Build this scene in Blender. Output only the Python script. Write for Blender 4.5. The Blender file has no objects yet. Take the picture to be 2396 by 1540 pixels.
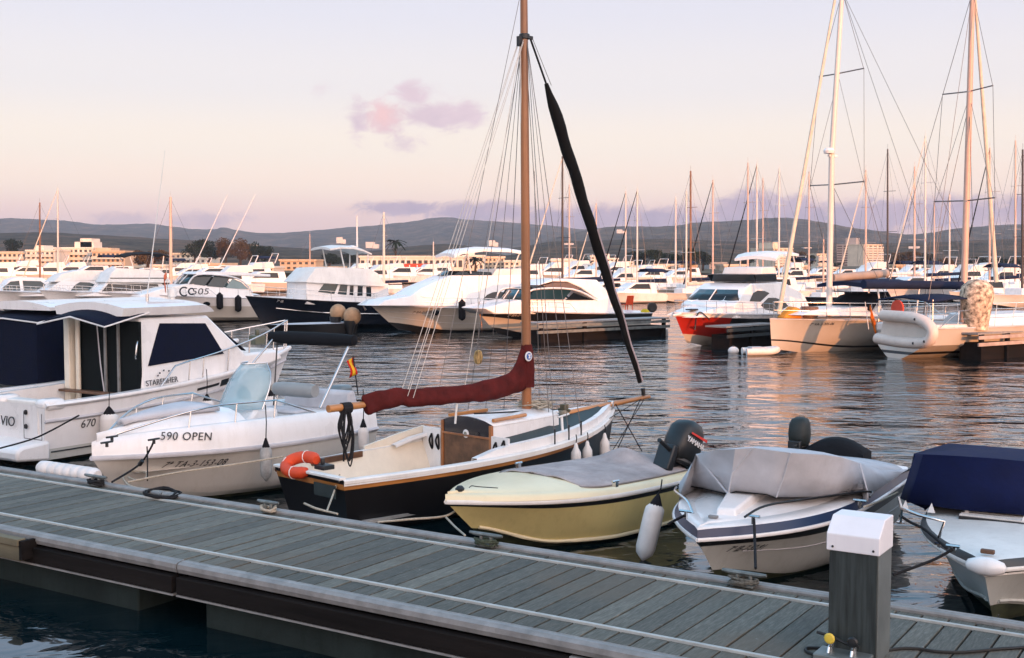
import bpy, bmesh, math, random
from mathutils import Vector, Matrix
random.seed(7)
R = math.radians
SC = bpy.context.scene
COL = SC.collection
# ------------------------------------------------------------------ camera geometry (metres; reference frame 2396 x 1540)
CH, FP, CX, CY, HZ = 3.4, 2770.0, 1198.0, 770.0, 613.0
TILT = math.atan((CY - HZ) / FP)
CAM = Vector((0, 0, CH))
_f = Vector((0, math.cos(TILT), -math.sin(TILT))); _u = Vector((0, math.sin(TILT), math.cos(TILT))); _r = Vector((1, 0, 0))
def ray(px, py): return _r * ((px - CX) / FP) + _f - _u * ((py - CY) / FP)
def at_z(px, py, z=0.0):
    d = ray(px, py); t = (z - CH) / d.z
    return CAM + d * t
def at_y(px, py, Y):
    d = ray(px, py); return CAM + d * (Y / d.y)
HEAD = R(57.4)          # direction pointing away across the pontoon
class Frame:
    """local frame of a boat: x to the bow, y to port, z up"""
    def __init__(s, loc, ang):
        s.o = Vector((loc[0], loc[1], 0)); s.a = ang
        s.h = Vector((math.cos(ang), math.sin(ang), 0)); s.l = Vector((-math.sin(ang), math.cos(ang), 0))
    def loc(s, P):
        d = P - s.o; return Vector((d.dot(s.h), d.dot(s.l), d.z))
    def wor(s, p): return s.o + s.h * p[0] + s.l * p[1] + Vector((0, 0, p[2]))
    def s(s, px, py, y=0.0):
        d = ray(px, py); t = (y - (CAM - s.o).dot(s.l)) / d.dot(s.l)
        return s.loc(CAM + d * t)
    def t(s, px, py, x=0.0):
        d = ray(px, py); t = (x - (CAM - s.o).dot(s.h)) / d.dot(s.h)
        return s.loc(CAM + d * t)
    def d(s, px, py, z): return s.loc(at_z(px, py, z))
# ------------------------------------------------------------------ objects
def link(o, parent=None):
    COL.objects.link(o)
    if parent: o.parent = parent
    return o
def tag(o, label=None, cat=None, group=None, kind=None):
    if label: o['label'] = label
    if cat: o['category'] = cat
    if group: o['group'] = group
    if kind: o['kind'] = kind
    return o
def empty(name, loc, rz=0, label=None, cat=None, group=None):
    o = bpy.data.objects.new(name, None); o.location = loc; o.rotation_euler = (0, 0, rz); o.empty_display_size = .2
    link(o); return tag(o, label, cat, group)
def rootof(name, F, label, cat, group=None): return empty(name, F.o, F.a, label, cat, group)
def copy_tree(o, parent=None):
    c = o.copy(); COL.objects.link(c); c.parent = parent
    for ch in list(o.children): copy_tree(ch, c)
    return c
class MB:
    def __init__(s): s.v = []; s.f = []; s.m = []; s.k = 0
    def add(s, vs, fs, k=None):
        n = len(s.v); s.v += [tuple(p) for p in vs]
        for f in fs: s.f.append([i + n for i in f]); s.m.append(s.k if k is None else k)
        return s
    def box(s, c, d, rz=0, k=None, rx=0, ry=0):
        x, y, z = d[0] / 2, d[1] / 2, d[2] / 2
        M = Matrix.Rotation(rz, 3, 'Z') @ Matrix.Rotation(ry, 3, 'Y') @ Matrix.Rotation(rx, 3, 'X'); c = Vector(c)
        vs = [c + M @ Vector((sx * x, sy * y, sz * z)) for sz in (-1, 1) for sy in (-1, 1) for sx in (-1, 1)]
        return s.add(vs, [[0, 2, 3, 1], [4, 5, 7, 6], [0, 1, 5, 4], [2, 6, 7, 3], [1, 3, 7, 5], [0, 4, 6, 2]], k)
    def loft(s, secs, closed=True, caps=True, k=None, ks=None):
        n = len(secs[0]); vs = [p for q in secs for p in q]; fs = []; mk = []
        for i in range(len(secs) - 1):
            for j in range(n if closed else n - 1):
                j2 = (j + 1) % n
                fs.append([i * n + j, i * n + j2, (i + 1) * n + j2, (i + 1) * n + j])
                mk.append(ks[j] if ks else (s.k if k is None else k))
        b = len(s.v); s.v += [tuple(p) for p in vs]
        for f, q in zip(fs, mk): s.f.append([i + b for i in f]); s.m.append(q)
        if caps and closed:
            kk = s.k if k is None else k
            s.f.append([b + i for i in range(n)][::-1]); s.m.append(kk)
            e = b + (len(secs) - 1) * n; s.f.append([e + i for i in range(n)]); s.m.append(kk)
        return s
    def tube(s, pts, r, seg=6, k=None, caps=True):
        pts = [Vector(p) for p in pts]; secs = []; prev = None
        for i, p in enumerate(pts):
            t = (pts[min(i + 1, len(pts) - 1)] - pts[max(i - 1, 0)])
            t = t.normalized() if t.length > 1e-9 else Vector((0, 0, 1))
            if prev is None:
                a = t.cross(Vector((0, 0, 1)))
                if a.length < .05: a = t.cross(Vector((1, 0, 0)))
            else: a = prev - t * prev.dot(t)
            a.normalize(); prev = a; b = t.cross(a)
            rr = r[i] if isinstance(r, (list, tuple)) else r
            secs.append([p + (a * math.cos(6.28318 * j / seg) + b * math.sin(6.28318 * j / seg)) * rr for j in range(seg)])
        return s.loft(secs, True, caps, k)
    def prism(s, poly, ya, yb, k=None):
        """poly of (x,z) extruded along y"""
        n = len(poly); vs = [(p[0], ya, p[1]) for p in poly] + [(p[0], yb, p[1]) for p in poly]
        fs = [[i, (i + 1) % n, n + (i + 1) % n, n + i] for i in range(n)] + [list(range(n))[::-1], list(range(n, 2 * n))]
        return s.add(vs, fs, k)
    def lathe(s, prof, seg=12, c=(0, 0, 0), ax='Z', k=None):
        """prof of (r, h) about an axis through c"""
        secs = []
        for r, h in prof:
            q = []
            for j in range(seg):
                a = 6.28318 * j / seg; x, y = r * math.cos(a), r * math.sin(a)
                p = (x, y, h) if ax == 'Z' else ((h, x, y) if ax == 'X' else (x, h, y))
                q.append((p[0] + c[0], p[1] + c[1], p[2] + c[2]))
            secs.append(q)
        return s.loft(secs, True, True, k)
    def ball(s, c, r, seg=12, k=None, sq=(1, 1, 1)):
        n = seg // 2; secs = []
        for i in range(n + 1):
            t = math.pi * i / n; rr = max(math.sin(t), .02)
            secs.append([(c[0] + r * sq[0] * rr * math.cos(6.28318 * j / seg), c[1] + r * sq[1] * rr * math.sin(6.28318 * j / seg), c[2] - r * sq[2] * math.cos(t)) for j in range(seg)])
        return s.loft(secs, True, True, k)
    def poly(s, pts, k=None): return s.add(pts, [list(range(len(pts)))], k)
    def slab(s, pts, nrm, th, k=None):
        """flat polygon given thickness th along nrm"""
        nrm = Vector(nrm).normalized() * th; n = len(pts); P = [Vector(p) for p in pts]
        vs = P + [p + nrm for p in P]
        return s.add(vs, [[i, (i + 1) % n, n + (i + 1) % n, n + i] for i in range(n)] + [list(range(n))[::-1], list(range(n, 2 * n))], k)
    def build(s, name, mats, parent=None, smooth=35, bevel=0, subd=0, loc=None):
        me = bpy.data.meshes.new(name); me.from_pydata(s.v, [], s.f)
        mats = mats if isinstance(mats, (list, tuple)) else [mats]
        for m in mats: me.materials.append(m)
        me.polygons.foreach_set('material_index', s.m)
        bm = bmesh.new(); bm.from_mesh(me); bmesh.ops.recalc_face_normals(bm, faces=bm.faces); bm.to_mesh(me); bm.free()
        if smooth:
            me.polygons.foreach_set('use_smooth', [True] * len(me.polygons)); me.set_sharp_from_angle(angle=R(smooth))
        me.update()
        o = bpy.data.objects.new(name, me)
        if bevel:
            b = o.modifiers.new('b', 'BEVEL'); b.width = bevel; b.segments = 2; b.limit_method = 'ANGLE'; b.angle_limit = R(40)
        if subd:
            b = o.modifiers.new('s', 'SUBSURF'); b.levels = subd; b.render_levels = subd
        if loc: o.location = loc
        return link(o, parent)
def T(pts, r, name, m, parent=None, seg=6): return MB().tube(pts, r, seg).build(name, m, parent, smooth=60)
def text(s, size, o, ux, uy, m, parent, name='lettering', shear=0, ext=.004, align='LEFT', sp=1.0, xs=1.0):
    cu = bpy.data.curves.new(name, 'FONT'); cu.body = s; cu.size = size; cu.extrude = ext; cu.shear = shear; cu.align_x = align; cu.space_character = sp
    ux = Vector(ux).normalized(); uy = Vector(uy); uy = (uy - ux * uy.dot(ux)).normalized(); uz = ux.cross(uy)
    ob = bpy.data.objects.new(name, cu); cu.materials.append(m); link(ob, parent)
    Mx = Matrix((ux * xs, uy, uz)).transposed().to_4x4(); Mx.translation = Vector(o); ob.matrix_local = Mx
    return ob
WRAP = []      # letters that follow a hull's curved side: (object, hull, side)
def wrap(o, H, side): WRAP.append((o.name, H, side)); return o
def lerp(a, b, t): return a + (b - a) * t
def sstep(a, b, x):
    t = min(1, max(0, (x - a) / (b - a))); return t * t * (3 - 2 * t)
def catm(pts, n=6):
    """smooth polyline through points"""
    P = [Vector(p) for p in pts]; out = []
    for i in range(len(P) - 1):
        p0, p1, p2, p3 = P[max(i - 1, 0)], P[i], P[i + 1], P[min(i + 2, len(P) - 1)]
        for j in range(n):
            t = j / n
            out.append(.5 * ((2 * p1) + (p2 - p0) * t + (2 * p0 - 5 * p1 + 4 * p2 - p3) * t * t + (3 * p1 - p0 - 3 * p2 + p3) * t ** 3))
    return out + [P[-1]]
def sag(a, b, d, n=10):
    a, b = Vector(a), Vector(b)
    return [a.lerp(b, i / n) - Vector((0, 0, d * 4 * (i / n) * (1 - i / n))) for i in range(n + 1)]
# ------------------------------------------------------------------ materials
def nd(nt, t, **kw):
    n = nt.nodes.new(t)
    for k, v in kw.items():
        if k in n.inputs: n.inputs[k].default_value = v
        else: setattr(n, k, v)
    return n
def mat(name, col, rough=.5, metal=0.0, var=.08, vs=3.0, bump=0.0, bs=40.0, coat=0.0, dirt=0.0, dirtcol=(.12, .10, .07), stretch=None, emit=None, alpha=None, trans=0, wear=0.0):
    m = bpy.data.materials.new(name); m.use_nodes = True; nt = m.node_tree; b = nt.nodes['Principled BSDF']; lk = nt.links.new
    b.inputs['Roughness'].default_value = rough; b.inputs['Metallic'].default_value = metal
    b.inputs['Coat Weight'].default_value = coat; b.inputs['Coat Roughness'].default_value = .1
    b.inputs['Base Color'].default_value = (*col, 1)
    if rough > .75: b.inputs['Specular IOR Level'].default_value = .15
    tc = nd(nt, 'ShaderNodeTexCoord'); vec = tc.outputs['Object']
    if stretch:
        mp = nd(nt, 'ShaderNodeMapping'); mp.inputs['Scale'].default_value = stretch; lk(vec, mp.inputs[0]); vec = mp.outputs[0]
    if var:
        n1 = nd(nt, 'ShaderNodeTexNoise', Scale=vs, Detail=6.0, Roughness=.6); lk(vec, n1.inputs['Vector'])
        rp = nd(nt, 'ShaderNodeValToRGB'); e = rp.color_ramp.elements
        e[0].position = .3; e[1].position = .7
        e[0].color = (*[max(0, c * (1 - var * 1.6)) for c in col], 1); e[1].color = (*[min(1, c * (1 + var)) for c in col], 1)
        lk(n1.outputs['Fac'], rp.inputs[0]); last = rp.outputs[0]
        if dirt:
            mp = nd(nt, 'ShaderNodeMapping'); mp.inputs['Scale'].default_value = (7, 7, .9); lk(tc.outputs['Object'], mp.inputs[0])
            n2 = nd(nt, 'ShaderNodeTexNoise', Scale=1.3, Detail=8.0, Roughness=.7); lk(mp.outputs[0], n2.inputs['Vector'])
            mr = nd(nt, 'ShaderNodeMapRange'); mr.inputs[1].default_value = .5; mr.inputs[2].default_value = .75; mr.inputs[4].default_value = dirt
            lk(n2.outputs['Fac'], mr.inputs[0])
            mx = nd(nt, 'ShaderNodeMix', data_type='RGBA'); lk(mr.outputs[0], mx.inputs['Factor']); lk(last, mx.inputs['A']); mx.inputs['B'].default_value = (*dirtcol, 1)
            last = mx.outputs['Result']
        lk(last, b.inputs['Base Color'])
        mr2 = nd(nt, 'ShaderNodeMapRange'); mr2.inputs[3].default_value = max(.02, rough * .8); mr2.inputs[4].default_value = min(1, rough * 1.25)
        lk(n1.outputs['Fac'], mr2.inputs[0]); lk(mr2.outputs[0], b.inputs['Roughness'])
    if bump:
        n3 = nd(nt, 'ShaderNodeTexNoise', Scale=bs, Detail=4.0); lk(vec, n3.inputs['Vector'])
        bp = nd(nt, 'ShaderNodeBump', Strength=bump, Distance=.02); lk(n3.outputs['Fac'], bp.inputs['Height']); lk(bp.outputs[0], b.inputs['Normal'])
    if trans: b.inputs['Transmission Weight'].default_value = trans; b.inputs['IOR'].default_value = 1.1
    if alpha is not None: b.inputs['Alpha'].default_value = alpha
    return m
WHITE = mat('white_gelcoat', (.80, .785, .78), .28, coat=.3, var=.06, vs=1.2, dirt=.22, dirtcol=(.48, .43, .36))
WHITE2 = mat('white_gelcoat_worn', (.74, .72, .69), .4, var=.07, vs=2, dirt=.25, dirtcol=(.38, .33, .26))
CREAM = mat('cream_paint', (.78, .70, .58), .45, var=.06, dirt=.12, dirtcol=(.4, .33, .25))
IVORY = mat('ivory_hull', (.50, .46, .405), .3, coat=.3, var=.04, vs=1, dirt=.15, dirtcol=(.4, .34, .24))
GREYHULL = mat('grey_white_hull', (.50, .51, .48), .35, var=.06, vs=1.4, dirt=.3, dirtcol=(.22, .22, .16))
NAVY = mat('navy_gelcoat', (.006, .009, .018), .22, coat=.4, var=.1)
NAVYCLOTH = mat('navy_canvas', (.0035, .006, .020), .85, var=.15, vs=5, bump=.25, bs=30)
DARKCLOTH = mat('black_canvas', (.010, .011, .014), .85, var=.15, vs=4, bump=.3, bs=25)
BLACK = mat('black_plastic', (.010, .011, .013), .4, var=.1)
RUBBER = mat('black_rubber', (.014, .014, .014), .7, var=.1)
GLASSD = mat('dark_window', (.006, .008, .010), .12, var=.1, vs=.8)
GLASST = mat('teal_window', (.012, .034, .042), .1, var=.2, vs=.8)
GLASSG = mat('grey_window', (.30, .32, .33), .2, var=.05)
CHROME = mat('stainless_steel', (.62, .62, .62), .22, metal=1, var=.05)
ALU = mat('weathered_aluminium', (.25, .245, .24), .55, metal=.1, var=.18, vs=6, bump=.15, bs=30, dirt=.3, dirtcol=(.12, .12, .1))
ROPEM = mat('pale_rope', (.46, .41, .33), .9, var=.2, vs=30, bump=.5, bs=160)
ROPED = mat('dark_rope', (.02, .02, .022), .9, var=.2, vs=30)
WIRE = mat('rigging_wire', (.13, .12, .12), .45, metal=.4, var=0)
WIREW = mat('white_line', (.55, .50, .45), .7, var=0)
VARN = mat('varnished_wood', (.31, .115, .038), .35, var=.3, vs=4, stretch=(1, 1, .12), coat=.3)
VARNX = mat('varnished_wood_along', (.50, .21, .06), .35, var=.3, vs=4, stretch=(.12, 1, 1), coat=.3)
TEAK = mat('brown_teak', (.15, .07, .035), .45, var=.35, vs=5, stretch=(.15, 1, 1))
MAROON = mat('maroon_canvas', (.085, .012, .011), .85, var=.25, vs=5, bump=.5, bs=10)
BLKHULL = mat('black_painted_hull', (.008, .0075, .009), .35, var=.2, vs=2)
GREENDK = mat('dark_green_deck', (.022, .035, .036), .6, var=.25, vs=3, bump=.1)
ORANGE = mat('orange_buoy', (.62, .06, .012), .6, var=.12, vs=6, dirt=.1)
YELTOP = mat('pale_yellow_gelcoat', (.76, .66, .44), .35, var=.05, vs=1.5, dirt=.12, dirtcol=(.5, .4, .22))
YELHUL = mat('yellow_hull', (.68, .57, .25), .35, var=.06, vs=1.2, dirt=.2, dirtcol=(.3, .24, .08))
GREYTARP = mat('grey_canvas_tarp', (.52, .52, .55), .85, var=.1, vs=2.5, bump=.4, bs=9)
BROWNTARP = mat('stained_grey_tarp', (.40, .355, .35), .85, var=.2, vs=2.2, bump=.4, bs=12, dirt=.3, dirtcol=(.2, .14, .12))
BLUESTR = mat('blue_stripe', (.010, .026, .075), .35, var=.1)
RED = mat('red_hull_paint', (.36, .022, .014), .35, coat=.2, var=.06, vs=.7)
REDF = mat('red_cloth', (.55, .03, .02), .8, var=.1); YELF = mat('yellow_cloth', (.75, .42, .03), .8, var=.1)
FENDER = mat('white_fender', (.72, .69, .67), .45, var=.07, vs=6, dirt=.25, dirtcol=(.3, .26, .22))
FENDBL = mat('black_fender_cover', (.012, .012, .015), .9, var=.1)
TAN = mat('tan_buoy_cover', (.40, .255, .15), .75, var=.15, vs=5)
SPRAYC = mat('cream_sailcloth', (.62, .55, .45), .8, var=.1, vs=4, bump=.2, bs=20)
DINGH = mat('beige_inflatable', (.66, .57, .51), .5, var=.06, vs=3)
LETT = mat('dark_lettering', (.02, .02, .025), .5, var=0)
LETTW = mat('white_lettering', (.75, .72, .70), .5, var=0)
LETTR = mat('red_lettering', (.6, .04, .03), .5, var=0)
CONC = mat('wet_concrete', (.018, .026, .025), .85, var=.25, vs=1.6, bump=.3, bs=14, dirt=.45, dirtcol=(.006, .011, .008))
DARKWOOD = mat('black_timber', (.010, .008, .0075), .85, var=.4, vs=3, stretch=(.2, 2, 2), bump=.3, bs=12)
MASTM = mat('pale_mast_paint', (.66, .60, .55), .4, var=.06, vs=1)
MASTD = mat('dark_mast', (.05, .04, .04), .5, var=.1); MASTB = mat('brown_mast', (.22, .10, .05), .5, var=.15)
SLIME = mat('waterline_slime', (.035, .042, .02), .6, var=.5, vs=8, dirt=.5, dirtcol=(.02, .03, .01))
# ------------------------------------------------------------------ hulls
class Hull:
    """x 0 at the transom, L at the bow (deck level)"""
    def __init__(s, L, B, zb, zs, draft=.35, over=.9, rake=.1, tf=.82, mid=.45, pw=2.1, chine=.36, cw=.86, zp=1.8, vee=1.0, fl=.35):
        s.__dict__.update(locals()); del s.__dict__['s']
    def bd(s, t):
        if t < s.mid: return s.B / 2 * lerp(s.tf, 1, math.sin(t / s.mid * math.pi / 2))
        return s.B / 2 * max(0.0, 1 - ((t - s.mid) / (1 - s.mid)) ** s.pw)
    def zsh(s, t): return s.zs + (s.zb - s.zs) * t ** s.zp
    def pt(s, t, zf):
        zk = -s.draft + (s.draft + .12 * s.zb) * sstep(.68, 1.02, t)
        z = zk + (s.zsh(t) - zk) * zf
        x = t * (s.L - s.over * (1 - zf ** .9)) - s.rake * zf * (1 - t) ** 3
        c = s.chine
        pm = (zf / c) ** .75 * s.cw if zf < c else s.cw + (1 - s.cw) * (zf - c) / (1 - c)
        pb = zf ** s.vee * (1 - s.fl * (1 - zf) * zf * 2)
        w = sstep(.4, 1.0, t)
        return x, s.bd(t) * lerp(pm, pb, w), z
    def sheer(s, t, side=1, out=0, dz=0):
        x, y, z = s.pt(t, 1); return Vector((x, (y + out) * side, z + dz))
    def side_y(s, x, z):
        zf = t = .5
        for _ in range(12):
            t = min(.995, max(.005, (x + s.rake * zf * (1 - t) ** 3) / (s.L - s.over * (1 - zf ** .9))))
            z0, z1 = s.pt(t, 0)[2], s.pt(t, 1)[2]; zf = min(1, max(.02, (z - z0) / (z1 - z0)))
        return s.pt(t, zf)[1]
    def line(s, zf, side=1, out=0, n=24, t0=0, t1=1):
        r = []
        for i in range(n + 1):
            x, y, z = s.pt(lerp(t0, t1, i / n), zf); r.append(Vector((x, (y + out) * side, z)))
        return r
    def build(s, parent, bands, name='hull', n=26, rows=(0, .12, .24, .36, .38, .5, .62, .74, .84, .9, .95, 1)):
        """bands: list of (upper zf, material)"""
        m = MB(); mats = [b[1] for b in bands]; rows = sorted(set(list(rows) + [b[0] for b in bands if b[0] < 1]))
        kr = []
        for a, b in zip(rows[:-1], rows[1:]):
            zc = (a + b) / 2; kr.append(next(i for i, q in enumerate(bands) if zc <= q[0]))
        for side in (1, -1):
            for i in range(n):
                t0, t1 = i / n, (i + 1) / n
                for j in range(len(rows) - 1):
                    q = [s.pt(t0, rows[j]), s.pt(t1, rows[j]), s.pt(t1, rows[j + 1]), s.pt(t0, rows[j + 1])]
                    m.add([(a, b * side, c) for a, b, c in q], [[0, 1, 2, 3]], kr[j])
        for j in range(len(rows) - 1):      # transom
            a, b = s.pt(0, rows[j]), s.pt(0, rows[j + 1])
            m.add([(a[0], a[1], a[2]), (a[0], -a[1], a[2]), (b[0], -b[1], b[2]), (b[0], b[1], b[2])], [[0, 1, 2, 3]], kr[j])
        o = m.build(name, mats, parent, smooth=0)
        bm = bmesh.new(); bm.from_mesh(o.data); bmesh.ops.remove_doubles(bm, verts=bm.verts, dist=.0008); bmesh.ops.recalc_face_normals(bm, faces=bm.faces); bm.to_mesh(o.data); bm.free()
        o.data.polygons.foreach_set('use_smooth', [True] * len(o.data.polygons)); o.data.set_sharp_from_angle(angle=R(32))
        return o
    def ring(s, parent, prof, m, name='deck', t0=0.0, t1=1.0, n=26, smooth=40, low=0):
        """strips following the sheer: prof = [(inset, dz), ...] from outside in"""
        b = MB()
        for side in (1, -1):
            secs = []
            for i in range(n + 1):
                t = lerp(t0, t1, i / n); p = s.sheer(t)
                secs.append([(p.x, max(p.y - a, 0) * side, p.z + dz * (1 - low * t ** 5)) for a, dz in prof])
            b.loft(secs, False, False)
        return b.build(name, m, parent, smooth=smooth)
    def deck(s, parent, m, name='deck', t0=0.0, t1=1.0, n=24, inset=0.0, dz=-.02, camber=.05, across=8, thick=0):
        b = MB(); secs = []
        for i in range(n + 1):
            t = lerp(t0, t1, i / n); p = s.sheer(t); w = max(p.y - inset, 0)
            secs.append([(p.x, w * (1 - 2 * j / across), p.z + dz + camber * (w / s.B * 2) * (1 - (1 - 2 * j / across) ** 2)) for j in range(across + 1)])
        b.loft(secs, False, False)
        return b.build(name, m, parent, smooth=50)
    def rub(s, parent, m, zf=1.0, r=.03, name='rubbing_strake', out=0.0, t0=0, t1=1):
        b = MB()
        for side in (1, -1): b.tube(s.line(zf, side, out, 28, t0, t1), r, 6)
        return b.build(name, m, parent, smooth=60)
    def rail(s, parent, t0, t1, h, n=5, inset=.06, r=.012, mid=True, name='rail', m=None, hb=None, close=True):
        """pulpit rail following the sheer on both sides and round the bow"""
        b = MB(); tops = []
        for side in (1, -1):
            q = []
            for i in range(13):
                t = lerp(t0, t1, i / 12); p = s.sheer(t); hh = lerp(h, hb if hb else h, i / 12) * (sstep(-.01, .1, i / 12))
                q.append(Vector((p.x + .0, max(p.y - inset, .03) * side, p.z + hh)))
            tops.append(q)
            if mid: b.tube([Vector((v.x, v.y, (v.z + s.sheer(lerp(t0, t1, i / 12)).z) / 2)) for i, v in enumerate(q)][1:], r * .7, 5)
            for i in range(n):
                k = int(round((i + 1) / n * 12)); v = q[k]; t = lerp(t0, t1, k / 12)
                b.tube([(v.x - .05, v.y, s.sheer(t).z - .02), v], r * .9, 5)
        if close: b.tube(tops[0] + tops[1][::-1], r, 6)
        else:
            b.tube(tops[0], r, 6); b.tube(tops[1], r, 6)
        return b.build(name, m or CHROME, parent, smooth=60)
def onhull(F, H, px, py, side):
    y = H.B * .35 * side
    for _ in range(14):
        q = F.s(px, py, y); y = .5 * y + .5 * side * H.side_y(q.x, q.z)
    return F.s(px, py, y)
def hulltext(F, H, r, side, a, b, s, h, m, **k):
    p, q = onhull(F, H, *a, side), onhull(F, H, *b, side); d = q - p
    return wrap(text(s, h, p, (d.x, 0 if abs(d.x) > .05 else d.y, d.z), (0, 0, 1), m, r, **k), H, side)
def house(parent, prof, wb, wt, m, name='cabin', front_in=.0, bevel=.04, nose=0.0):
    """superstructure from a side outline (x,z): half width wb at the lowest z, wt at the highest, narrowing by front_in towards the bow; returns side-width function"""
    zs_ = [p[1] for p in prof]; z0, z1 = min(zs_), max(zs_); xs = [p[0] for p in prof]; x0, x1 = min(xs), max(xs)
    def w(x, z): return lerp(wb, wt, (z - z0) / max(z1 - z0, .01)) * (1 - front_in * max(0, (x - x0) / (x1 - x0)))
    n = len(prof); b = MB(); vs = []
    L = 5
    for j in range(L):
        q = 1 - 2 * j / (L - 1)
        for x, z in prof: vs.append((x + nose * (1 - abs(q) ** 2.5) * sstep(lerp(x0, x1, .55), x1, x), q * w(x, z), z))
    fs = []
    for j in range(L - 1):
        for i in range(n): fs.append([j * n + i, j * n + (i + 1) % n, (j + 1) * n + (i + 1) % n, (j + 1) * n + i])
    fs += [list(range(n))[::-1], [(L - 1) * n + i for i in range(n)]]
    b.add(vs, fs); o = b.build(name, m, parent, smooth=30, bevel=bevel)
    return w
def sidepane(parent, poly, w, m, name='window', side=1, th=.02, off=.012):
    """pane of glass laid on the side of a house; poly of (x,z)"""
    b = MB(); P = [Vector((x, side * (w(x, z) + off), z)) for x, z in poly]
    return b.slab(P, (0, -side, .0), th).build(name, m, parent, smooth=0)
def stanchion_fender(name, p, L, r, m, label, group=None, tilt=(0, 0), rope=.5, mcap=None, cat='fender'):
    """hanging cylinder fender with its lanyard, p = top eye in world space"""
    e = empty(name, p, 0, label, cat, group); e.rotation_euler = (tilt[0], tilt[1], 0)
    b = MB(); b.lathe([(.012, 0), (r * .35, -.03), (r * .45, -.07), (r * .95, -.14), (r, -.2), (r, -L + .12), (r * .85, -L + .05), (r * .4, -L), (.01, -L - .03)], 14)
    b.build('body', m, e, smooth=60)
    if mcap: MB().lathe([(.014, .03), (r * .3, -.01), (r * .75, -.12), (r * .75, -.13)], 12).build('top_cap', mcap, e, smooth=60)
    if rope: T([(0, 0, 0), (0.01, 0, rope * .5), (0, 0, rope)], .008, 'lanyard', ROPED, e, 5)
    return e
HAZE = .00018
# ------------------------------------------------------------------ camera, sky, sun
cam = bpy.data.cameras.new('camera'); cam.sensor_width = 36; cam.lens = FP / 2396 * 36; cam.clip_end = 20000; cam.clip_start = .1
co = bpy.data.objects.new('camera', cam); co.location = CAM; co.rotation_euler = (math.pi / 2 - TILT, 0, 0); link(co); SC.camera = co
SC.view_settings.view_transform = 'Standard'; SC.view_settings.look = 'None'; SC.view_settings.exposure = .5; SC.view_settings.gamma = 1
SUN_AZ, SUN_EL = R(28), R(5.0)      # azimuth to the right of straight behind the camera
sdir = Vector((math.sin(SUN_AZ) * math.cos(SUN_EL), -math.cos(SUN_AZ) * math.cos(SUN_EL), math.sin(SUN_EL)))
sl = bpy.data.lights.new('sun', 'SUN'); sl.energy = 3.2; sl.angle = R(.6); sl.color = (1, .37, .12)
so = bpy.data.objects.new('sun', sl); so.rotation_euler = sdir.to_track_quat('Z', 'Y').to_euler(); link(so)
W = bpy.data.worlds.new('World'); SC.world = W; W.use_nodes = True; nt = W.node_tree; nt.nodes.clear(); lk = nt.links.new
def mth(op, a, b=None, c=None, clamp=False):
    n = nt.nodes.new('ShaderNodeMath'); n.operation = op; n.use_clamp = clamp
    for i, v in enumerate((a, b, c)):
        if v is None: continue
        if isinstance(v, (int, float)): n.inputs[i].default_value = v
        else: lk(v, n.inputs[i])
    return n.outputs[0]
def srgb(r, g, b):
    f = lambda c: (c / 12.92 if c <= .04045 else ((c + .055) / 1.055) ** 2.4)
    return (f(r / 255), f(g / 255), f(b / 255), 1)
def mixc(f, a, b):
    n = nd(nt, 'ShaderNodeMix', data_type='RGBA')
    for k, v in (('Factor', f), ('A', a), ('B', b)):
        if hasattr(v, 'links'): lk(v, n.inputs[k])
        else: n.inputs[k].default_value = v
    return n.outputs['Result']
tc = nd(nt, 'ShaderNodeTexCoord'); sp = nd(nt, 'ShaderNodeSeparateXYZ'); lk(tc.outputs['Generated'], sp.inputs[0])
dx, dy, dz = sp.outputs
el = mth('ARCSINE', dz)
rp = nd(nt, 'ShaderNodeValToRGB'); rp.color_ramp.interpolation = 'EASE'
stops = [(0, (226, 186, 188), 1.0), (2.0, (242, 204, 194), 1.04), (3.6, (247, 222, 205), 1.0), (5.5, (246, 230, 216), .93), (8.5, (238, 230, 230), .86), (12.5, (230, 227, 238), .82), (19, (184, 206, 234), 1.4), (32, (126, 184, 220), 1.7), (55, (140, 176, 208), 1.3), (90, (150, 176, 204), 1.35)]
e = rp.color_ramp.elements
while len(e) < len(stops): e.new(.5)
for q, (d, c, g) in zip(e, stops): q.position = d / 90; q.color = [v * g for v in srgb(*c)[:3]] + [1]
lk(mth('DIVIDE', el, math.pi / 2), rp.inputs[0])
sky = nd(nt, 'ShaderNodeTexSky', sky_type='NISHITA'); sky.sun_disc = False; sky.sun_elevation = SUN_EL; sky.sun_rotation = math.pi - SUN_AZ
skyc = nd(nt, 'ShaderNodeMix', data_type='RGBA'); skyc.blend_type = 'MULTIPLY'; skyc.inputs['Factor'].default_value = 1; lk(sky.outputs[0], skyc.inputs['A']); skyc.inputs['B'].default_value = (.1, .1, .1, 1)
base = mixc(.12, rp.outputs[0], skyc.outputs['Result'])
# warm glow of the low sun, behind the camera
hd = mth('ADD', mth('MULTIPLY', dx, sdir.x), mth('ADD', mth('MULTIPLY', dy, sdir.y), mth('MULTIPLY', dz, sdir.z)))
gl = mth('POWER', mth('MAXIMUM', hd, 0), 3)
base = mixc(mth('MULTIPLY', gl, .85), base, (3.4, 2.5, 2.1, 1))
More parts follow.
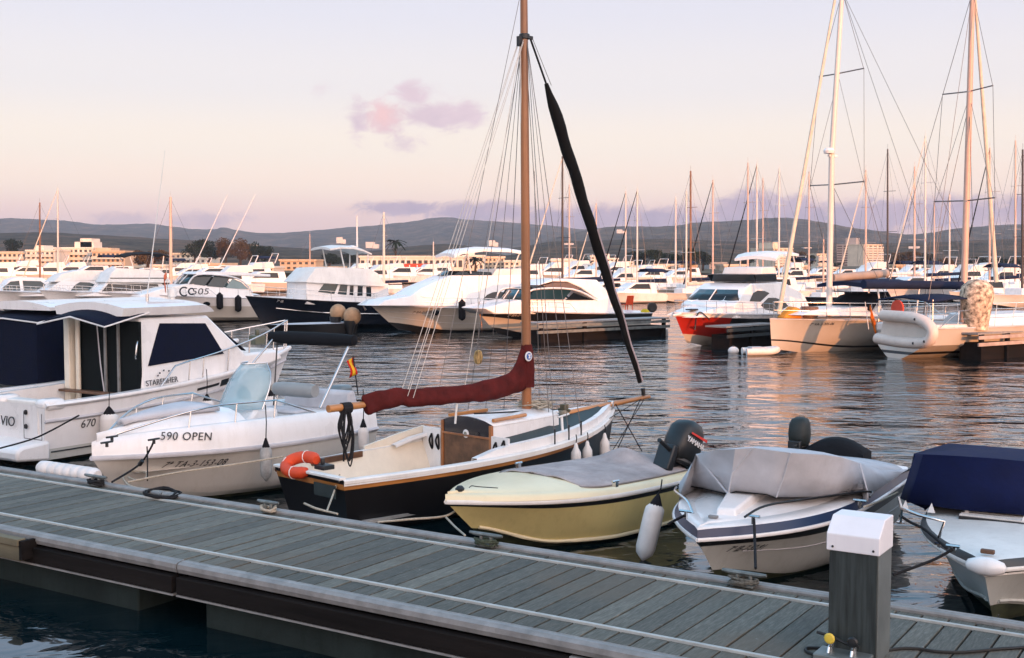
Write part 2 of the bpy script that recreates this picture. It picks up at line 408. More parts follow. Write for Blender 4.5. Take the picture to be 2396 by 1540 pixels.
# clouds by direction: azimuth u and elevation v in front of the camera
ymax = mth('MAXIMUM', dy, .05); U = mth('DIVIDE', dx, ymax); V = mth('DIVIDE', dz, ymax)
cb = nd(nt, 'ShaderNodeCombineXYZ'); lk(U, cb.inputs[0]); lk(mth('MULTIPLY', V, 1.7), cb.inputs[1])
n1 = nd(nt, 'ShaderNodeTexNoise', Scale=26.0, Detail=9.0, Roughness=.62, Distortion=.6); lk(cb.outputs[0], n1.inputs['Vector'])
n2 = nd(nt, 'ShaderNodeTexNoise', Scale=9.0, Detail=7.0, Roughness=.6); lk(cb.outputs[0], n2.inputs['Vector'])
def blob(px, py, rx, ry, nz, amp, soft=.5):
    u0, v0 = (px - CX) / FP, (HZ - py) / FP
    a = mth('DIVIDE', mth('SUBTRACT', U, u0), rx / FP); b = mth('DIVIDE', mth('SUBTRACT', V, v0), ry / FP)
    q = mth('SUBTRACT', 1.0, mth('SQRT', mth('ADD', mth('MULTIPLY', a, a), mth('MULTIPLY', b, b))))
    w = mth('ADD', q, mth('MULTIPLY', mth('SUBTRACT', nz, .5), amp))
    n = nd(nt, 'ShaderNodeMapRange'); n.interpolation_type = 'SMOOTHSTEP'; n.inputs[1].default_value = 0; n.inputs[2].default_value = soft; lk(w, n.inputs[0])
    return n.outputs[0]
def mx(*a):
    r = a[0]
    for q in a[1:]: r = mth('MAXIMUM', r, q)
    return r
n3 = nd(nt, 'ShaderNodeTexNoise', Scale=48.0, Detail=10.0, Roughness=.66, Distortion=.8); lk(cb.outputs[0], n3.inputs['Vector']); N3 = n3.outputs[0]
c1 = mx(blob(1030, 276, 120, 44, N3, 1.25, .6), blob(965, 225, 62, 46, N3, 1.8, .8), blob(845, 280, 42, 56, N3, 2.8, 1.0), blob(910, 278, 66, 54, N3, 2.0, .7), blob(1090, 270, 58, 44, N3, 1.5, .7), mth('MULTIPLY', blob(955, 342, 60, 30, N3, 2.8, 1.0), .7), mth('MULTIPLY', blob(755, 212, 40, 22, N3, 3.0, 1.2), .4), mth('MULTIPLY', blob(950, 275, 190, 95, N3, 3.4, 2.2), .5))
base = mixc(mth('MULTIPLY', c1, .92), base, mixc(n1.outputs[0], srgb(178, 158, 172), srgb(222, 198, 202)))
base = mixc(mth('MULTIPLY', blob(905, 275, 58, 50, N3, 1.4, 1.0), .6), base, srgb(234, 182, 172))
c2 = mx(blob(950, 488, 150, 22, N3, 1.6, .6), blob(1120, 498, 200, 34, N3, 1.5, .6), blob(1380, 512, 260, 40, N3, 1.3, .6), blob(1560, 515, 160, 44, N3, 1.3, .6), blob(1760, 495, 120, 62, N3, 1.3, .5), blob(1860, 505, 130, 54, N3, 1.4, .5), blob(2030, 510, 170, 50, N3, 1.4, .5), blob(2230, 500, 190, 52, N3, 1.5, .6), blob(2420, 500, 180, 56, N3, 1.5, .6), mth('MULTIPLY', blob(300, 515, 130, 26, N3, 1.8, .9), .55), mth('MULTIPLY', blob(480, 518, 130, 30, N3, 1.8, .9), .65))
ccol = mixc(n1.outputs[0], srgb(130, 122, 150), srgb(206, 176, 186))
base = mixc(mth('MULTIPLY', c2, .93), base, ccol)
bg = nd(nt, 'ShaderNodeBackground', Strength=1.0); lk(base, bg.inputs[0])
ow = nd(nt, 'ShaderNodeOutputWorld'); lk(bg.outputs[0], ow.inputs[0])
# ------------------------------------------------------------------ water
def water_mat():
    m = bpy.data.materials.new('harbour_water'); m.use_nodes = True; n = m.node_tree; b = n.nodes['Principled BSDF']; l = n.links.new
    b.inputs['Base Color'].default_value = (.002, .009, .012, 1); b.inputs['Specular IOR Level'].default_value = 1.0; b.inputs['Roughness'].default_value = .03; b.inputs['IOR'].default_value = 1.333
    tc = nd(n, 'ShaderNodeTexCoord')
    # sheltered water on the near side of the pontoon and between the moored boats lies flatter
    dp = nd(n, 'ShaderNodeVectorMath', operation='DOT_PRODUCT'); dp.inputs[1].default_value = (math.cos(R(57.4)), math.sin(R(57.4)), 0); l(tc.outputs['Object'], dp.inputs[0])
    v0 = (at_z(1198, 1428, .55) - Vector((0, 0, .55))).dot(Vector((math.cos(R(57.4)), math.sin(R(57.4)), 0)))
    mr = nd(n, 'ShaderNodeMapRange'); mr.inputs[1].default_value = v0 + 1.5; mr.inputs[2].default_value = v0 + 10; mr.inputs[3].default_value = .28; mr.inputs[4].default_value = .78; l(dp.outputs['Value'], mr.inputs[0]); calm = mr.outputs[0]
    def noise(sc, det, scale, rot=0, dis=.4):
        mp = nd(n, 'ShaderNodeMapping'); mp.inputs['Scale'].default_value = scale; mp.inputs['Rotation'].default_value = (0, 0, rot); l(tc.outputs['Object'], mp.inputs[0])
        q = nd(n, 'ShaderNodeTexNoise', Scale=sc, Detail=det, Roughness=.5, Distortion=dis); l(mp.outputs[0], q.inputs['Vector']); return q.outputs[0]
    def bump(h, st, dist, prev=None):
        q = nd(n, 'ShaderNodeBump', Strength=st, Distance=dist); l(h, q.inputs['Height']); l(calm, q.inputs['Strength'])
        if prev: l(prev, q.inputs['Normal'])
        return q.outputs[0]
    a = bump(noise(.55, 2, (.8, 1.15, 1), R(12), .4), 1.0, .24)
    a = bump(noise(1.7, 3, (.75, 1.25, 1), R(-14), .8), 1.0, .075, a)
    a = bump(noise(4.2, 2, (.85, 1.2, 1), R(8), .6), 1.0, .007, a)
    l(a, b.inputs['Normal']); return m
MB().add([(-900, -60, 0), (900, -60, 0), (900, 900, 0), (-900, 900, 0)], [[0, 1, 2, 3]]).build('water', water_mat(), smooth=0)['kind'] = 'structure'
# ------------------------------------------------------------------ land and hills
LANDM = mat('dry_land', (.11, .09, .055), .95, var=.4, vs=.02)
MB().add([(-3500, 255, 1.0), (3500, 255, 1.0), (3500, 6000, 2.0), (-3500, 6000, 2.0)], [[0, 1, 2, 3]]).build('ground', LANDM, smooth=0)['kind'] = 'structure'
MB().box((0, 254, .2), (7000, 2, 1.7)).build('quay_wall_edge', CONC, smooth=0)['kind'] = 'structure'
def hill_mat():
    m = bpy.data.materials.new('wooded_hillside'); m.use_nodes = True; n = m.node_tree; b = n.nodes['Principled BSDF']; l = n.links.new; b.inputs['Roughness'].default_value = 1; b.inputs['Specular IOR Level'].default_value = 0
    tc = nd(n, 'ShaderNodeTexCoord')
    a = nd(n, 'ShaderNodeTexNoise', Scale=.022, Detail=12.0, Roughness=.78); l(tc.outputs['Object'], a.inputs['Vector'])
    r = nd(n, 'ShaderNodeValToRGB'); e = r.color_ramp.elements; e[0].position = .38; e[0].color = (.016, .026, .012, 1); e[1].position = .64; e[1].color = (.30, .18, .10, 1)
    x = e.new(.5); x.color = (.10, .085, .045, 1); l(a.outputs[0], r.inputs[0]); l(r.outputs[0], b.inputs['Base Color'])
    bp = nd(n, 'ShaderNodeBump', Strength=1.0, Distance=22.0); l(a.outputs[0], bp.inputs['Height']); l(bp.outputs[0], b.inputs['Normal']); return m
HILLM = hill_mat()
def hill(name, ridge, D, depth, seed):
    rnd = random.Random(seed); secs = []
    ridge = catm([(x, y, 0) for x, y in ridge], 7)
    from mathutils import noise as N
    for q in ridge:
        P = at_y(q.x, q.y, D); s = []
        for j in range(15):
            t = j / 14; Y = D - depth * (1 - t); x = P.x * Y / D if D else 0
            h = P.z * sstep(-.15, 1.0, t) ** 1.25
            h += P.z * .16 * N.noise(Vector((x / 170, Y / 170, seed))) * math.sin(math.pi * t) + P.z * .018 * N.noise(Vector((x / 18, Y / 40, seed))) * min(1, t * 3)
            s.append((x, Y, max(h, -2) if j else -2))
        s.append((P.x * 1.1, D + depth * .5, -3)); secs.append(s)
    o = MB().loft(secs, False, False).build(name, HILLM, smooth=80); o['kind'] = 'structure'; return o
hill('hills', [(-500, 520), (-200, 515), (0, 512), (60, 513), (150, 520), (230, 527), (300, 528), (360, 527), (430, 535), (500, 537), (520, 533), (560, 540), (620, 546), (700, 543), (800, 535), (880, 528), (960, 520), (1010, 512), (1050, 510), (1100, 517), (1150, 521), (1230, 526), (1300, 530), (1370, 538), (1500, 545), (1700, 540), (1900, 545), (2100, 550), (2300, 545), (2900, 550)], 3600, 1300, 3)
hill('hills', [(1180, 590), (1280, 562), (1340, 546), (1400, 535), (1450, 532), (1520, 533), (1580, 530), (1640, 522), (1700, 520), (1760, 516), (1800, 512), (1850, 512), (1920, 520), (1980, 531), (2050, 541), (2100, 548), (2130, 550), (2180, 545), (2230, 536), (2300, 530), (2396, 526), (2600, 520), (3000, 530)], 2500, 900, 5)
hill('hills', [(-500, 560), (0, 548), (120, 546), (250, 552), (400, 560), (520, 566), (620, 575), (720, 582), (800, 588), (880, 586), (960, 577), (1040, 572), (1100, 577), (1150, 586), (1230, 577), (1300, 566), (1400, 565), (1550, 560), (1700, 566), (1850, 572), (2050, 570), (2200, 566), (2396, 560), (2900, 560)], 1500, 650, 9)
# ------------------------------------------------------------------ pontoon
DZ = .55
U_ = Vector((math.cos(R(-32.6)), math.sin(R(-32.6)), 0)); N_ = Vector((math.cos(R(57.4)), math.sin(R(57.4)), 0))
D0 = at_z(1198, 1428, DZ); D0.z = 0
def vof(px, py): return (at_z(px, py, DZ) - D0).dot(N_)
def dk(px, py, z=DZ):
    P = at_z(px, py, z); d = P - D0; return d.dot(U_), d.dot(N_)
def DP(u, v, z): return D0 + U_ * u + N_ * v + Vector((0, 0, z))
V_FI, V_FO, V_NO = vof(1198, 1300.7), vof(1198, 1282), vof(1198, 1480)
U0, U1 = -17.0, 9.0
dock = empty('floating_pontoon', D0, R(-32.6), 'grey weathered plank pontoon with aluminium edging, on concrete floats', 'pontoon')
def plank_mat():
    m = bpy.data.materials.new('weathered_planks'); m.use_nodes = True; n = m.node_tree; b = n.nodes['Principled BSDF']; l = n.links.new
    tc = nd(n, 'ShaderNodeTexCoord'); at = nd(n, 'ShaderNodeAttribute', attribute_name='pv')
    mp = nd(n, 'ShaderNodeMapping'); mp.inputs['Scale'].default_value = (30, 3.2, 1); l(tc.outputs['Object'], mp.inputs[0])
    ad = nd(n, 'ShaderNodeVectorMath', operation='ADD'); l(mp.outputs[0], ad.inputs[0]); sc = nd(n, 'ShaderNodeVectorMath', operation='SCALE'); sc.inputs['Scale'].default_value = 37; l(at.outputs['Color'], sc.inputs[0]); l(sc.outputs[0], ad.inputs[1])
    g = nd(n, 'ShaderNodeTexNoise', Scale=2.2, Detail=9.0, Roughness=.68); l(ad.outputs[0], g.inputs['Vector'])
    r = nd(n, 'ShaderNodeValToRGB'); e = r.color_ramp.elements; e[0].position = .25; e[0].color = (.040, .040, .030, 1); e[1].position = .78; e[1].color = (.20, .186, .158, 1); x = e.new(.5); x.color = (.098, .094, .076, 1)
    l(g.outputs[0], r.inputs[0])
    big = nd(n, 'ShaderNodeTexNoise', Scale=.9, Detail=5.0); l(tc.outputs['Object'], big.inputs['Vector'])
    # per plank tone
    mr = nd(n, 'ShaderNodeMapRange'); mr.inputs[3].default_value = .62; mr.inputs[4].default_value = 1.32; l(at.outputs['Fac'], mr.inputs[0])
    hs = nd(n, 'ShaderNodeHueSaturation'); l(r.outputs[0], hs.inputs['Color']); l(mr.outputs[0], hs.inputs['Value'])
    # brown and green stains
    m1 = nd(n, 'ShaderNodeMapRange'); m1.inputs[1].default_value = .52; m1.inputs[2].default_value = .72; m1.inputs[4].default_value = .65; l(big.outputs[0], m1.inputs[0])
    x1 = nd(n, 'ShaderNodeMix', data_type='RGBA'); l(m1.outputs[0], x1.inputs['Factor']); l(hs.outputs[0], x1.inputs['A']); x1.inputs['B'].default_value = (.115, .088, .060, 1)
    # pale scuffs
    sp = nd(n, 'ShaderNodeTexNoise', Scale=17.0, Detail=8.0, Roughness=.8); l(tc.outputs['Object'], sp.inputs['Vector'])
    m2 = nd(n, 'ShaderNodeMapRange'); m2.inputs[1].default_value = .61; m2.inputs[2].default_value = .72; m2.inputs[4].default_value = .85; l(sp.outputs[0], m2.inputs[0])
    x2 = nd(n, 'ShaderNodeMix', data_type='RGBA'); l(m2.outputs[0], x2.inputs['Factor']); l(x1.outputs['Result'], x2.inputs['A']); x2.inputs['B'].default_value = (.32, .32, .31, 1)
    l(x2.outputs['Result'], b.inputs['Base Color']); b.inputs['Roughness'].default_value = .75
    bp = nd(n, 'ShaderNodeBump', Strength=.5, Distance=.006); l(g.outputs[0], bp.inputs['Height']); l(bp.outputs[0], b.inputs['Normal']); return m
STRIP = mat('pale_strip', (.42, .43, .41), .5, var=.12, vs=6, dirt=.15)
def build_dock():
    ju = dk(620, 1268)[0]; b = MB(); pw, gap = .207, .017; u = U0; vals = []; rnd = random.Random(4)
    while u < U1:
        for va, vb in ((V_NO + .05, -.02), (.02, V_FI - .02), (V_FI + .02, V_FO - .03)):
            z = DZ - .02 + rnd.uniform(-.002, .002); b.box((u + pw / 2, (va + vb) / 2, z), (pw - gap - (.02 if abs(u + pw / 2 - ju) < pw / 2 else 0), vb - va, .04), ry=rnd.uniform(-.006, .006)); pass
        vals.append(rnd.random()); u += pw
    o = b.build('deck_planks', plank_mat(), dock, smooth=0, bevel=.004)
    at = o.data.color_attributes.new('pv', 'FLOAT_COLOR', 'POINT')
    i = 0; n = len(o.data.vertices)
    for k in range(n):
        p = vals[min(k // 24, len(vals) - 1)]; at.data[k].color = (p, p, p, 1)
    # thin aluminium strips between the border and the middle planks
    for v in (0, V_FI): MB().box(((U0 + U1) / 2, v, DZ + .004), (U1 - U0, .034, .03)).build('edge_strip', STRIP, dock, smooth=0, bevel=.004)
    # rounded edge rails
    def railp(v, sgn, joints):
        prof = [(-.03, -.06), (-.035, .02), (-.025, .035), (.0, .042), (.012, .034), (.02, .042), (.05, .04), (.062, .032), (.07, .038), (.10, .022), (.105, -.02), (.09, -.06)]
        m = MB()
        for a, c in zip(joints[:-1], joints[1:]):
            m.loft([[(uu, v + sgn * p, DZ + q) for p, q in prof] for uu in (a + .01, c - .01)], True, True)
        return m.build('edge_rail', ALU, dock, smooth=25)
    j0, _ = dk(428, 1322)
    railp(V_NO + .07, -1, [U0, j0, U1]); jf, _ = dk(412, 1153); railp(V_FO - .06, 1, [U0, jf, U1])
    # dark fender timbers on the near side and the lower flange
    bu, _ = dk(1345, 1500)
    for a, c in ((U0, j0 - .03), (j0 + .03, bu), (bu + .38, U1)):
        MB().box(((a + c) / 2, V_NO - .02, DZ - .17), (c - a, .1, .16)).build('fender_timber', DARKWOOD, dock, smooth=0, bevel=.008)
    br = MB().box((bu + .19, V_NO - .0, DZ - .17), (.36, .05, .17)); br.build('joint_bracket', ALU, dock, smooth=0, bevel=.004)
    bo = MB()
    for q in (.1, .27): bo.lathe([(.016, 0), (.016, -.02), (.008, -.03)], 8, (bu + q, V_NO - .025, DZ - .17), 'Y')
    bo.build('bolt', CHROME, dock)
    for a, c in ((U0, j0 - .02), (j0 + .02, U1)):
        MB().box(((a + c) / 2, V_NO + .0, DZ - .265), (c - a, .13, .018)).build('lower_flange', ALU, dock, smooth=0)
        MB().box(((a + c) / 2, (V_NO + V_FO) / 2, DZ - .17), (c - a, V_FO - V_NO - .2, .16)).build('frame_beam', DARKWOOD, dock, smooth=0)
        MB().box(((a + c) / 2, V_FO - .02, DZ - .17), (c - a, .06, .2)).build('far_side_beam', DARKWOOD, dock, smooth=0)
    e1, _ = dk(345, 1400, .1); e2, _ = dk(548, 1420, .1)
    for a, c in ((e1 - 4.2, e1), (e2, e2 + 4.6), (e1 - 9.5, e1 - 5.0)):
        MB().box(((a + c) / 2, (V_NO + V_FO) / 2, (DZ - .276 - .25) / 2), (c - a, V_FO - V_NO - .12, DZ - .276 + .25)).build('concrete_float', CONC, dock, smooth=0, bevel=.02)
build_dock()
# timber end of the neighbouring gangway at the left edge
u, v = dk(62, 1262, DZ)
gw = empty('gangway_end', DP(u, v, 0), R(-32.6), 'greenish timber gangway end meeting the near edge of the pontoon', 'gangway')
GWW = mat('mossy_timber', (.16, .14, .095), .8, var=.3, vs=4, stretch=(.2, 1, 1))
MB().box((-1.0, -.06, DZ - .02), (2.0, .10, .07)).build('top_board', GWW, gw, smooth=0, bevel=.006)
MB().box((-1.0, -.05, DZ - .14), (2.0, .07, .15)).build('side_board', GWW, gw, smooth=0, bevel=.006)
MB().box((.02, .0, DZ - .1), (.05, .18, .2)).build('end_plate', DARKWOOD, gw, smooth=0, bevel=.006)
# ------------------------------------------------------------------ service pedestal
u, v = dk(2050, 1556)
ped = empty('service_pedestal', DP(u, v, DZ), R(-32.6), 'dark metal service pedestal with a sloped white cap at the pontoon', 'pedestal')
PEDM = mat('dark_brushed_metal', (.05, .062, .062), .45, metal=.5, var=.3, vs=5, stretch=(6, 6, .4), bump=.1)
PEDL = mat('grey_corner_metal', (.17, .19, .185), .45, metal=.4, var=.15, vs=5)
CAPM = mat('white_plastic_cap', (.80, .77, .79), .5, var=.04, vs=2, dirt=.06)
W_, Dp, Hh = .355, .33, .80
MB().box((-W_ / 2, Dp / 2, Hh / 2), (W_ - .012, Dp - .01, Hh)).build('body', PEDM, ped, smooth=0, bevel=.004)
MB().box((-.012, .018 + Dp / 2, Hh / 2), (.03, Dp, Hh)).build('side_panel', PEDL, ped, smooth=0, bevel=.004)
cp = [(-.012, Hh - .02), (-.012, Hh + .105), (.13, Hh + .215), (Dp + .012, Hh + .215), (Dp + .012, Hh - .02)]
MB().add([(-W_ - .012, a, b) for a, b in cp] + [(.014, a, b) for a, b in cp], [[0, 1, 6, 5], [1, 2, 7, 6], [2, 3, 8, 7], [3, 4, 9, 8], [0, 5, 9, 4], [4, 3, 2, 1, 0], [5, 6, 7, 8, 9]]).build('cap', CAPM, ped, smooth=0, bevel=.008)
sc_ = MB()
for x in (-W_ + .035, -.03): sc_.lathe([(.009, 0), (.009, -.004)], 8, (x, -.013, Hh + .012), 'Y')
sc_.build('screw', BLACK, ped)
MB().box((-W_ / 2 - .03, -.09, .035), (W_ + .02, .22, .07)).build('foot_box', PEDL, ped, smooth=0, bevel=.01)
def tap(x, knob):
    t = MB().tube([(x, -.07, .05), (x, -.07, .135)], .022, 10); t.tube([(x, -.07, .11), (x, -.11, .10), (x, -.13, .06)], .012, 8)
    o = t.build('tap', CHROME, ped)
    MB().lathe([(.012, 0), (.036, -.005), (.04, -.02), (.03, -.03), (.012, -.032)], 12, (x, -.085, .165), 'Y').build('tap_handle', knob, o)
YKNOB = mat('yellow_knob', (.7, .5, .06), .45, var=.05)
tap(-W_ + .05, YKNOB); tap(-.14, BLACK)
T([(-W_ - .05, -.08, .19), (-W_ + .05, -.075, .175), (-.2, -.07, .14), (-.1, -.07, .13)], .011, 'hose_pipe', RUBBER, ped)
def ontop(pts, z=.012): return [Vector((*at_z(x, y, DZ).xy, DZ + z)) for x, y in pts]
cab = catm(ontop([(2068, 1527), (2110, 1521), (2150, 1522), (2190, 1528), (2240, 1530), (2290, 1527), (2340, 1522), (2420, 1517), (2520, 1508)]), 6)
tag(T(cab, .012, 'black_cable', RUBBER), 'black cable snaking over the planks to the right of the pedestal', 'cable')
cab = catm(ontop([(1990, 1560), (1945, 1545), (1905, 1536), (1886, 1527), (1890, 1520), (1925, 1521), (1960, 1524)]), 6)
tag(T(cab, .012, 'black_hose', RUBBER), 'black hose looped on the planks at the foot of the pedestal', 'hose')
# ------------------------------------------------------------------ cleats and coils on the far edge
CLEATM = mat('galvanised_cleat', (.20, .21, .20), .5, metal=.6, var=.25, vs=12)
def cleat(px, py, label, rope, sc=1.0, seed=0, messy=1.0):
    u, v = dk(px, py); v = V_FO - .13; c = empty('mooring_cleat', DP(u, v, DZ + .01), R(-32.6), label, 'cleat', 'cleats along the far edge of the pontoon'); rnd = random.Random(seed)
    MB().box((0, 0, .012), (.16 * sc, .07, .02)).tube([(-.05 * sc, 0, .02), (-.05 * sc, 0, .115)], .018, 8).tube([(.05 * sc, 0, .02), (.05 * sc, 0, .115)], .018, 8).build('base', CLEATM, c, bevel=.003)
    MB().tube([(-.17 * sc, 0, .125), (-.11 * sc, 0, .12), (.11 * sc, 0, .12), (.17 * sc, 0, .125)], [.014, .022, .022, .014], 8).build('horn', CLEATM, c)
    pts = []
    for i in range(int(26 * messy)):
        a = i * 1.3; pts.append((math.cos(a) * (.09 + .03 * rnd.random()) * sc, math.sin(a) * .05 * (1 + rnd.random() * .6), .02 + .06 * rnd.random()))
    T(catm(pts, 4), .011, 'wound_rope', rope, c, 6)
    return c
def rope(pts, r, m, label, name='mooring_line', n=6, cat='rope', group=None):
    o = T(catm(pts, n), r, name, m); return tag(o, label, cat, group)
def rz(px, py, z): return at_z(px, py, z)
cleat(1190, 1262, 'grey horn cleat wound with green rope, in front of the yellow boat', mat('green_weedy_rope', (.07, .085, .06), .9, var=.4, vs=40), 1.15, 2)
cleat(1790, 1345, 'grey horn cleat wound with rope, in front of the grey-covered speedboat', mat('old_rope', (.14, .13, .11), .9, var=.4, vs=40), 1.2, 3)
cleat(690, 1186, 'horn cleat knotted with pale rope, behind the stern of the wooden sailboat', ROPEM, .95, 4)
cleat(270, 1130, 'cleat buried in tangled dark rope, below the bow of the open boat', ROPED, 1.25, 6, 1.6)
A2 = HEAD + math.pi
def P2(F, pts, y): return [(lambda q: (q.x, q.z))(F.s(a, b, y)) for a, b in pts]
# ================================================================== cabin boat with navy window covers
def starfisher():
    c = at_z(124, 1088, 0); F = Frame(c + Vector((-.842, .539, 0)) * 1.2, HEAD)
    r = rootof('cabin_boat', F, 'white cabin boat with navy window covers, its square stern against the pontoon', 'motorboat')
    H = Hull(7.0, 2.42, 1.50, 1.0, over=.8, tf=.96, mid=.3, pw=2.3, chine=.3, zp=1.7, fl=.5)
    H.build(r, [(.30, SLIME), (.44, GREYHULL), (1, WHITE)])
    H.deck(r, WHITE, dz=-.02, camber=.04, t0=.30)
    H.rub(r, GREYTARP, .80, .035); H.rub(r, WHITE, 1.0, .045, 'gunwale')
    # low line along the quarter
    T(H.line(.40, -1, .008, 20, .02, .5), .012, 'spray_line', BLACK, r)
    # cockpit sides and transom top
    H.ring(r, [(0, 0), (.02, .03), (.2, .03), (.22, -.5)], WHITE, 'cockpit_coaming', 0, .36)
    MB().box((.12, 0, 1.0), (.24, 2.0, .1)).box((1.3, 0, .5), (2.4, 2.0, .06)).build('cockpit_sole', WHITE2, r, bevel=.03)
    for y in (-1.03, .2, 1.0):
        MB().box((.1, y, 1.0), (.42, .34, .2)).build('corner_cushion', WHITE, r, bevel=.08, smooth=60)
    # swim platform and transom
    MB().loft([[(x, y, z) for x, z in ((-.62, .12), (-.62, .3), (-.5, .36), (.02, .40), (.02, .06))] for y in (-1.12, -.95, .95, 1.12)], True, True).build('swim_platform', WHITE, r, bevel=.05, smooth=50)
    # transom gate seams, hinges and drain caps
    g = MB(); y0, y1 = -1.08, -.60
    for a, b in (((y0, .42), (y0, .86)), ((y1, .42), (y1, .86)), ((y0, .42), (y1, .42))): g.tube([(-.115, a[0], a[1]), (-.115, b[0], b[1])], .006, 4)
    g.build('gate_seam', RUBBER, r, smooth=0)
    for z in (.62, .86): MB().lathe([(.045, 0), (.04, -.02), (.01, -.025)], 10, (-.1, -.64, z), 'X').build('hinge_cap', BLACK, r)
    ov = F.t(0, 1073, -.105)
    text('VIO', .24, (-.125, .04, .60), (0, -1, 0), (0, 0, 1), LETT, r, shear=.12, align='LEFT')
    hulltext(F, H, r, -1, (187, 1002), (225, 996), '670', .20, LETT, shear=.1)
    # ---- cabin
    wy = -.98
    pr = P2(F, [(330, 938), (340, 745), (500, 742), (585, 828), (600, 862), (540, 900)], wy)
    xa, xb = pr[0][0], pr[3][0]; zt = pr[1][1] + .0
    prof = [(xa, 1.0), (xa + .10, zt), (pr[2][0], zt - .01), (pr[3][0], pr[3][1]), (pr[3][0] + .9, 1.56), (pr[3][0] + 1.1, 1.36), (pr[3][0] + .3, 1.2)]
    w = house(r, prof, 1.02, .86, WHITE, 'cabin', front_in=.14, bevel=.05, nose=.35)
    side = P2(F, [(348, 857), (384, 757), (492, 757), (531, 828)], wy)
    for s_ in (1, -1): sidepane(r, side, w, NAVYCLOTH, 'side_window_cover', s_, .03, .02)
    # windscreen covers over the front
    zz0, zz1 = prof[3][1], prof[2][1]
    MB().slab([(prof[3][0] + .12, -.72, zz0 + .04), (prof[2][0] + .10, -.68, zz1 - .08), (prof[2][0] + .40, 0, zz1 - .08), (prof[3][0] + .46, 0, zz0 + .04)], (1, 0, .5), .03).build('windscreen_cover', NAVYCLOTH, r, smooth=0)
    MB().slab([(prof[3][0] + .12, .72, zz0 + .04), (prof[2][0] + .10, .68, zz1 - .08), (prof[2][0] + .40, 0, zz1 - .08), (prof[3][0] + .46, 0, zz0 + .04)], (1, 0, .5), .03).build('windscreen_cover', NAVYCLOTH, r, smooth=0)
    # hard top with rounded front, overhanging aft
    xf = prof[2][0] + .28; xr = xa - .35; m = MB(); secs = []
    for i in range(15):
        t = i / 14; x = lerp(xr, xf, t); wd = .98 * (1 - .25 * t ** 5); k = math.sin(min(1, (1 - t) * 5 + .02) * math.pi / 2)
        zc = zt + .05 + .02; th = .13 * k
        secs.append([(x + .12 * (1 - abs(q) ** 2) * t ** 3, wd * q * (.92 + .08 * k), zc + th + .10 * (1 - q * q) * k) for q in (-1, -.97, -.6, -.2, .2, .6, .97, 1)] + [(x, wd * q * .97, zc - .02) for q in (.97, 0, -.97)])
    m.loft(secs, True, True).build('hard_top', WHITE, r, smooth=45)
    for y in (-.62, .62): MB().tube([(xa + .5, y, zt + .27), (xf - .7, y, zt + .25)], .018, 6).build('roof_rail', GREYTARP, r)
    # aft awning: curved dark canvas with pale frame
    m = MB(); secs = []
    for i in range(9):
        t = i / 8; x = lerp(xa + .25, xa - .75, t)
        secs.append([(x, .95 * (1 - 2 * j / 10), zt + .10 - .22 * t ** 1.5 + .16 * (1 - (1 - 2 * j / 10) ** 2)) for j in range(11)])
    m.loft(secs, False, False); aw = m.build('awning', NAVYCLOTH, r, smooth=60)
    sm = aw.modifiers.new('t', 'SOLIDIFY'); sm.thickness = .02
    T([secs[0][10], secs[-1][10], secs[-1][5], secs[-1][0], secs[0][0]], .016, 'awning_frame', WHITE, r)
    # open aft bulkhead: dark panel standing in for interior shade, pillar, sliding door posts
    MB().box((xa + .02, 0, lerp(1.0, zt, .5) - .2), (.04, 1.94, zt - .72)).build('doorway_shade', mat('interior_shade_black', (.006, .009, .010), .9, var=.1), r, smooth=0)
    MB().box((xa - .06, .90, lerp(.6, zt, .5)), (.22, .16, zt - .62)).build('door_pillar', CREAM, r, bevel=.02)
    MB().box((xa - .06, .70, lerp(.6, zt, .5)), (.06, .10, zt - .62)).build('door_pillar', CREAM, r, bevel=.02)
    for y in (-.05, -.42): MB().box((xa - .03, y, lerp(.6, zt, .5)), (.03, .055, zt - .66)).build('door_post', ALU, r, smooth=0)
    MB().tube([(xa - .08, .12, zt - .05), (xa - .12, -.02, 1.5), (xa - .1, -.1, .9)], .012, 6).build('door_strap', GREYTARP, r)
    MB().box((xa - .25, -.1, .98), (.16, 2.1, .05)).build('door_sill', TEAK, r, smooth=0, bevel=.01)
    b0 = F.s(322, 842, wy - .06)
    T(catm([(b0.x + .06, wy - .0, b0.z + .02 + .32), (b0.x - .02, wy - .07, b0.z + .28), (b0.x - .05, wy - .07, b0.z + .05), (b0.x + .03, wy + .02, b0.z)], 4), .014, 'grab_handle', CHROME, r)
    # lettering and stripe on the cabin side
    q = F.s(340, 908, -1.02); e = F.s(452, 893, -1.02)
    cy = lambda x, z: -(w(x, z) + .03)
    q.z += .03; e.z += .03; text('STARFISHER', .15, (q.x, cy(q.x, q.z) - .01, q.z), (e.x - q.x, cy(e.x, e.z) - cy(q.x, q.z), 0.03), (0, .1, 1), LETT, r, xs=.98)
    for a, b, h in (((468, 887), (523, 875), .05), ((533, 876), (550, 869), .13), ((555, 872), (605, 862), .045)):
        x0, x1 = F.s(*a, -1.2).x, F.s(*b, -1.15).x; st = MB(); P = []
        for x in [lerp(x0, x1, i / 5) for i in range(6)]:
            z = H.zsh(min(1, x / 7.0)) - .17; P.append([(x, -H.side_y(x, z - h / 2) - .008, z - h / 2), (x, -H.side_y(x, z + h / 2) - .008, z + h / 2), (x, -H.side_y(x, z + h / 2) + .02, z + h / 2), (x, -H.side_y(x, z - h / 2) + .02, z - h / 2)])
        st.loft(P, True, True).build('side_stripe', BLACK, r, smooth=0)
    stars = MB()
    for a in ((369, 879), (374, 873), (384, 867), (396, 868)):
        p = F.s(*a, -1.0); stars.lathe([(.02, 0), (.02, -.006)], 5, (p.x, cy(p.x, p.z) - .004, p.z), 'Y')
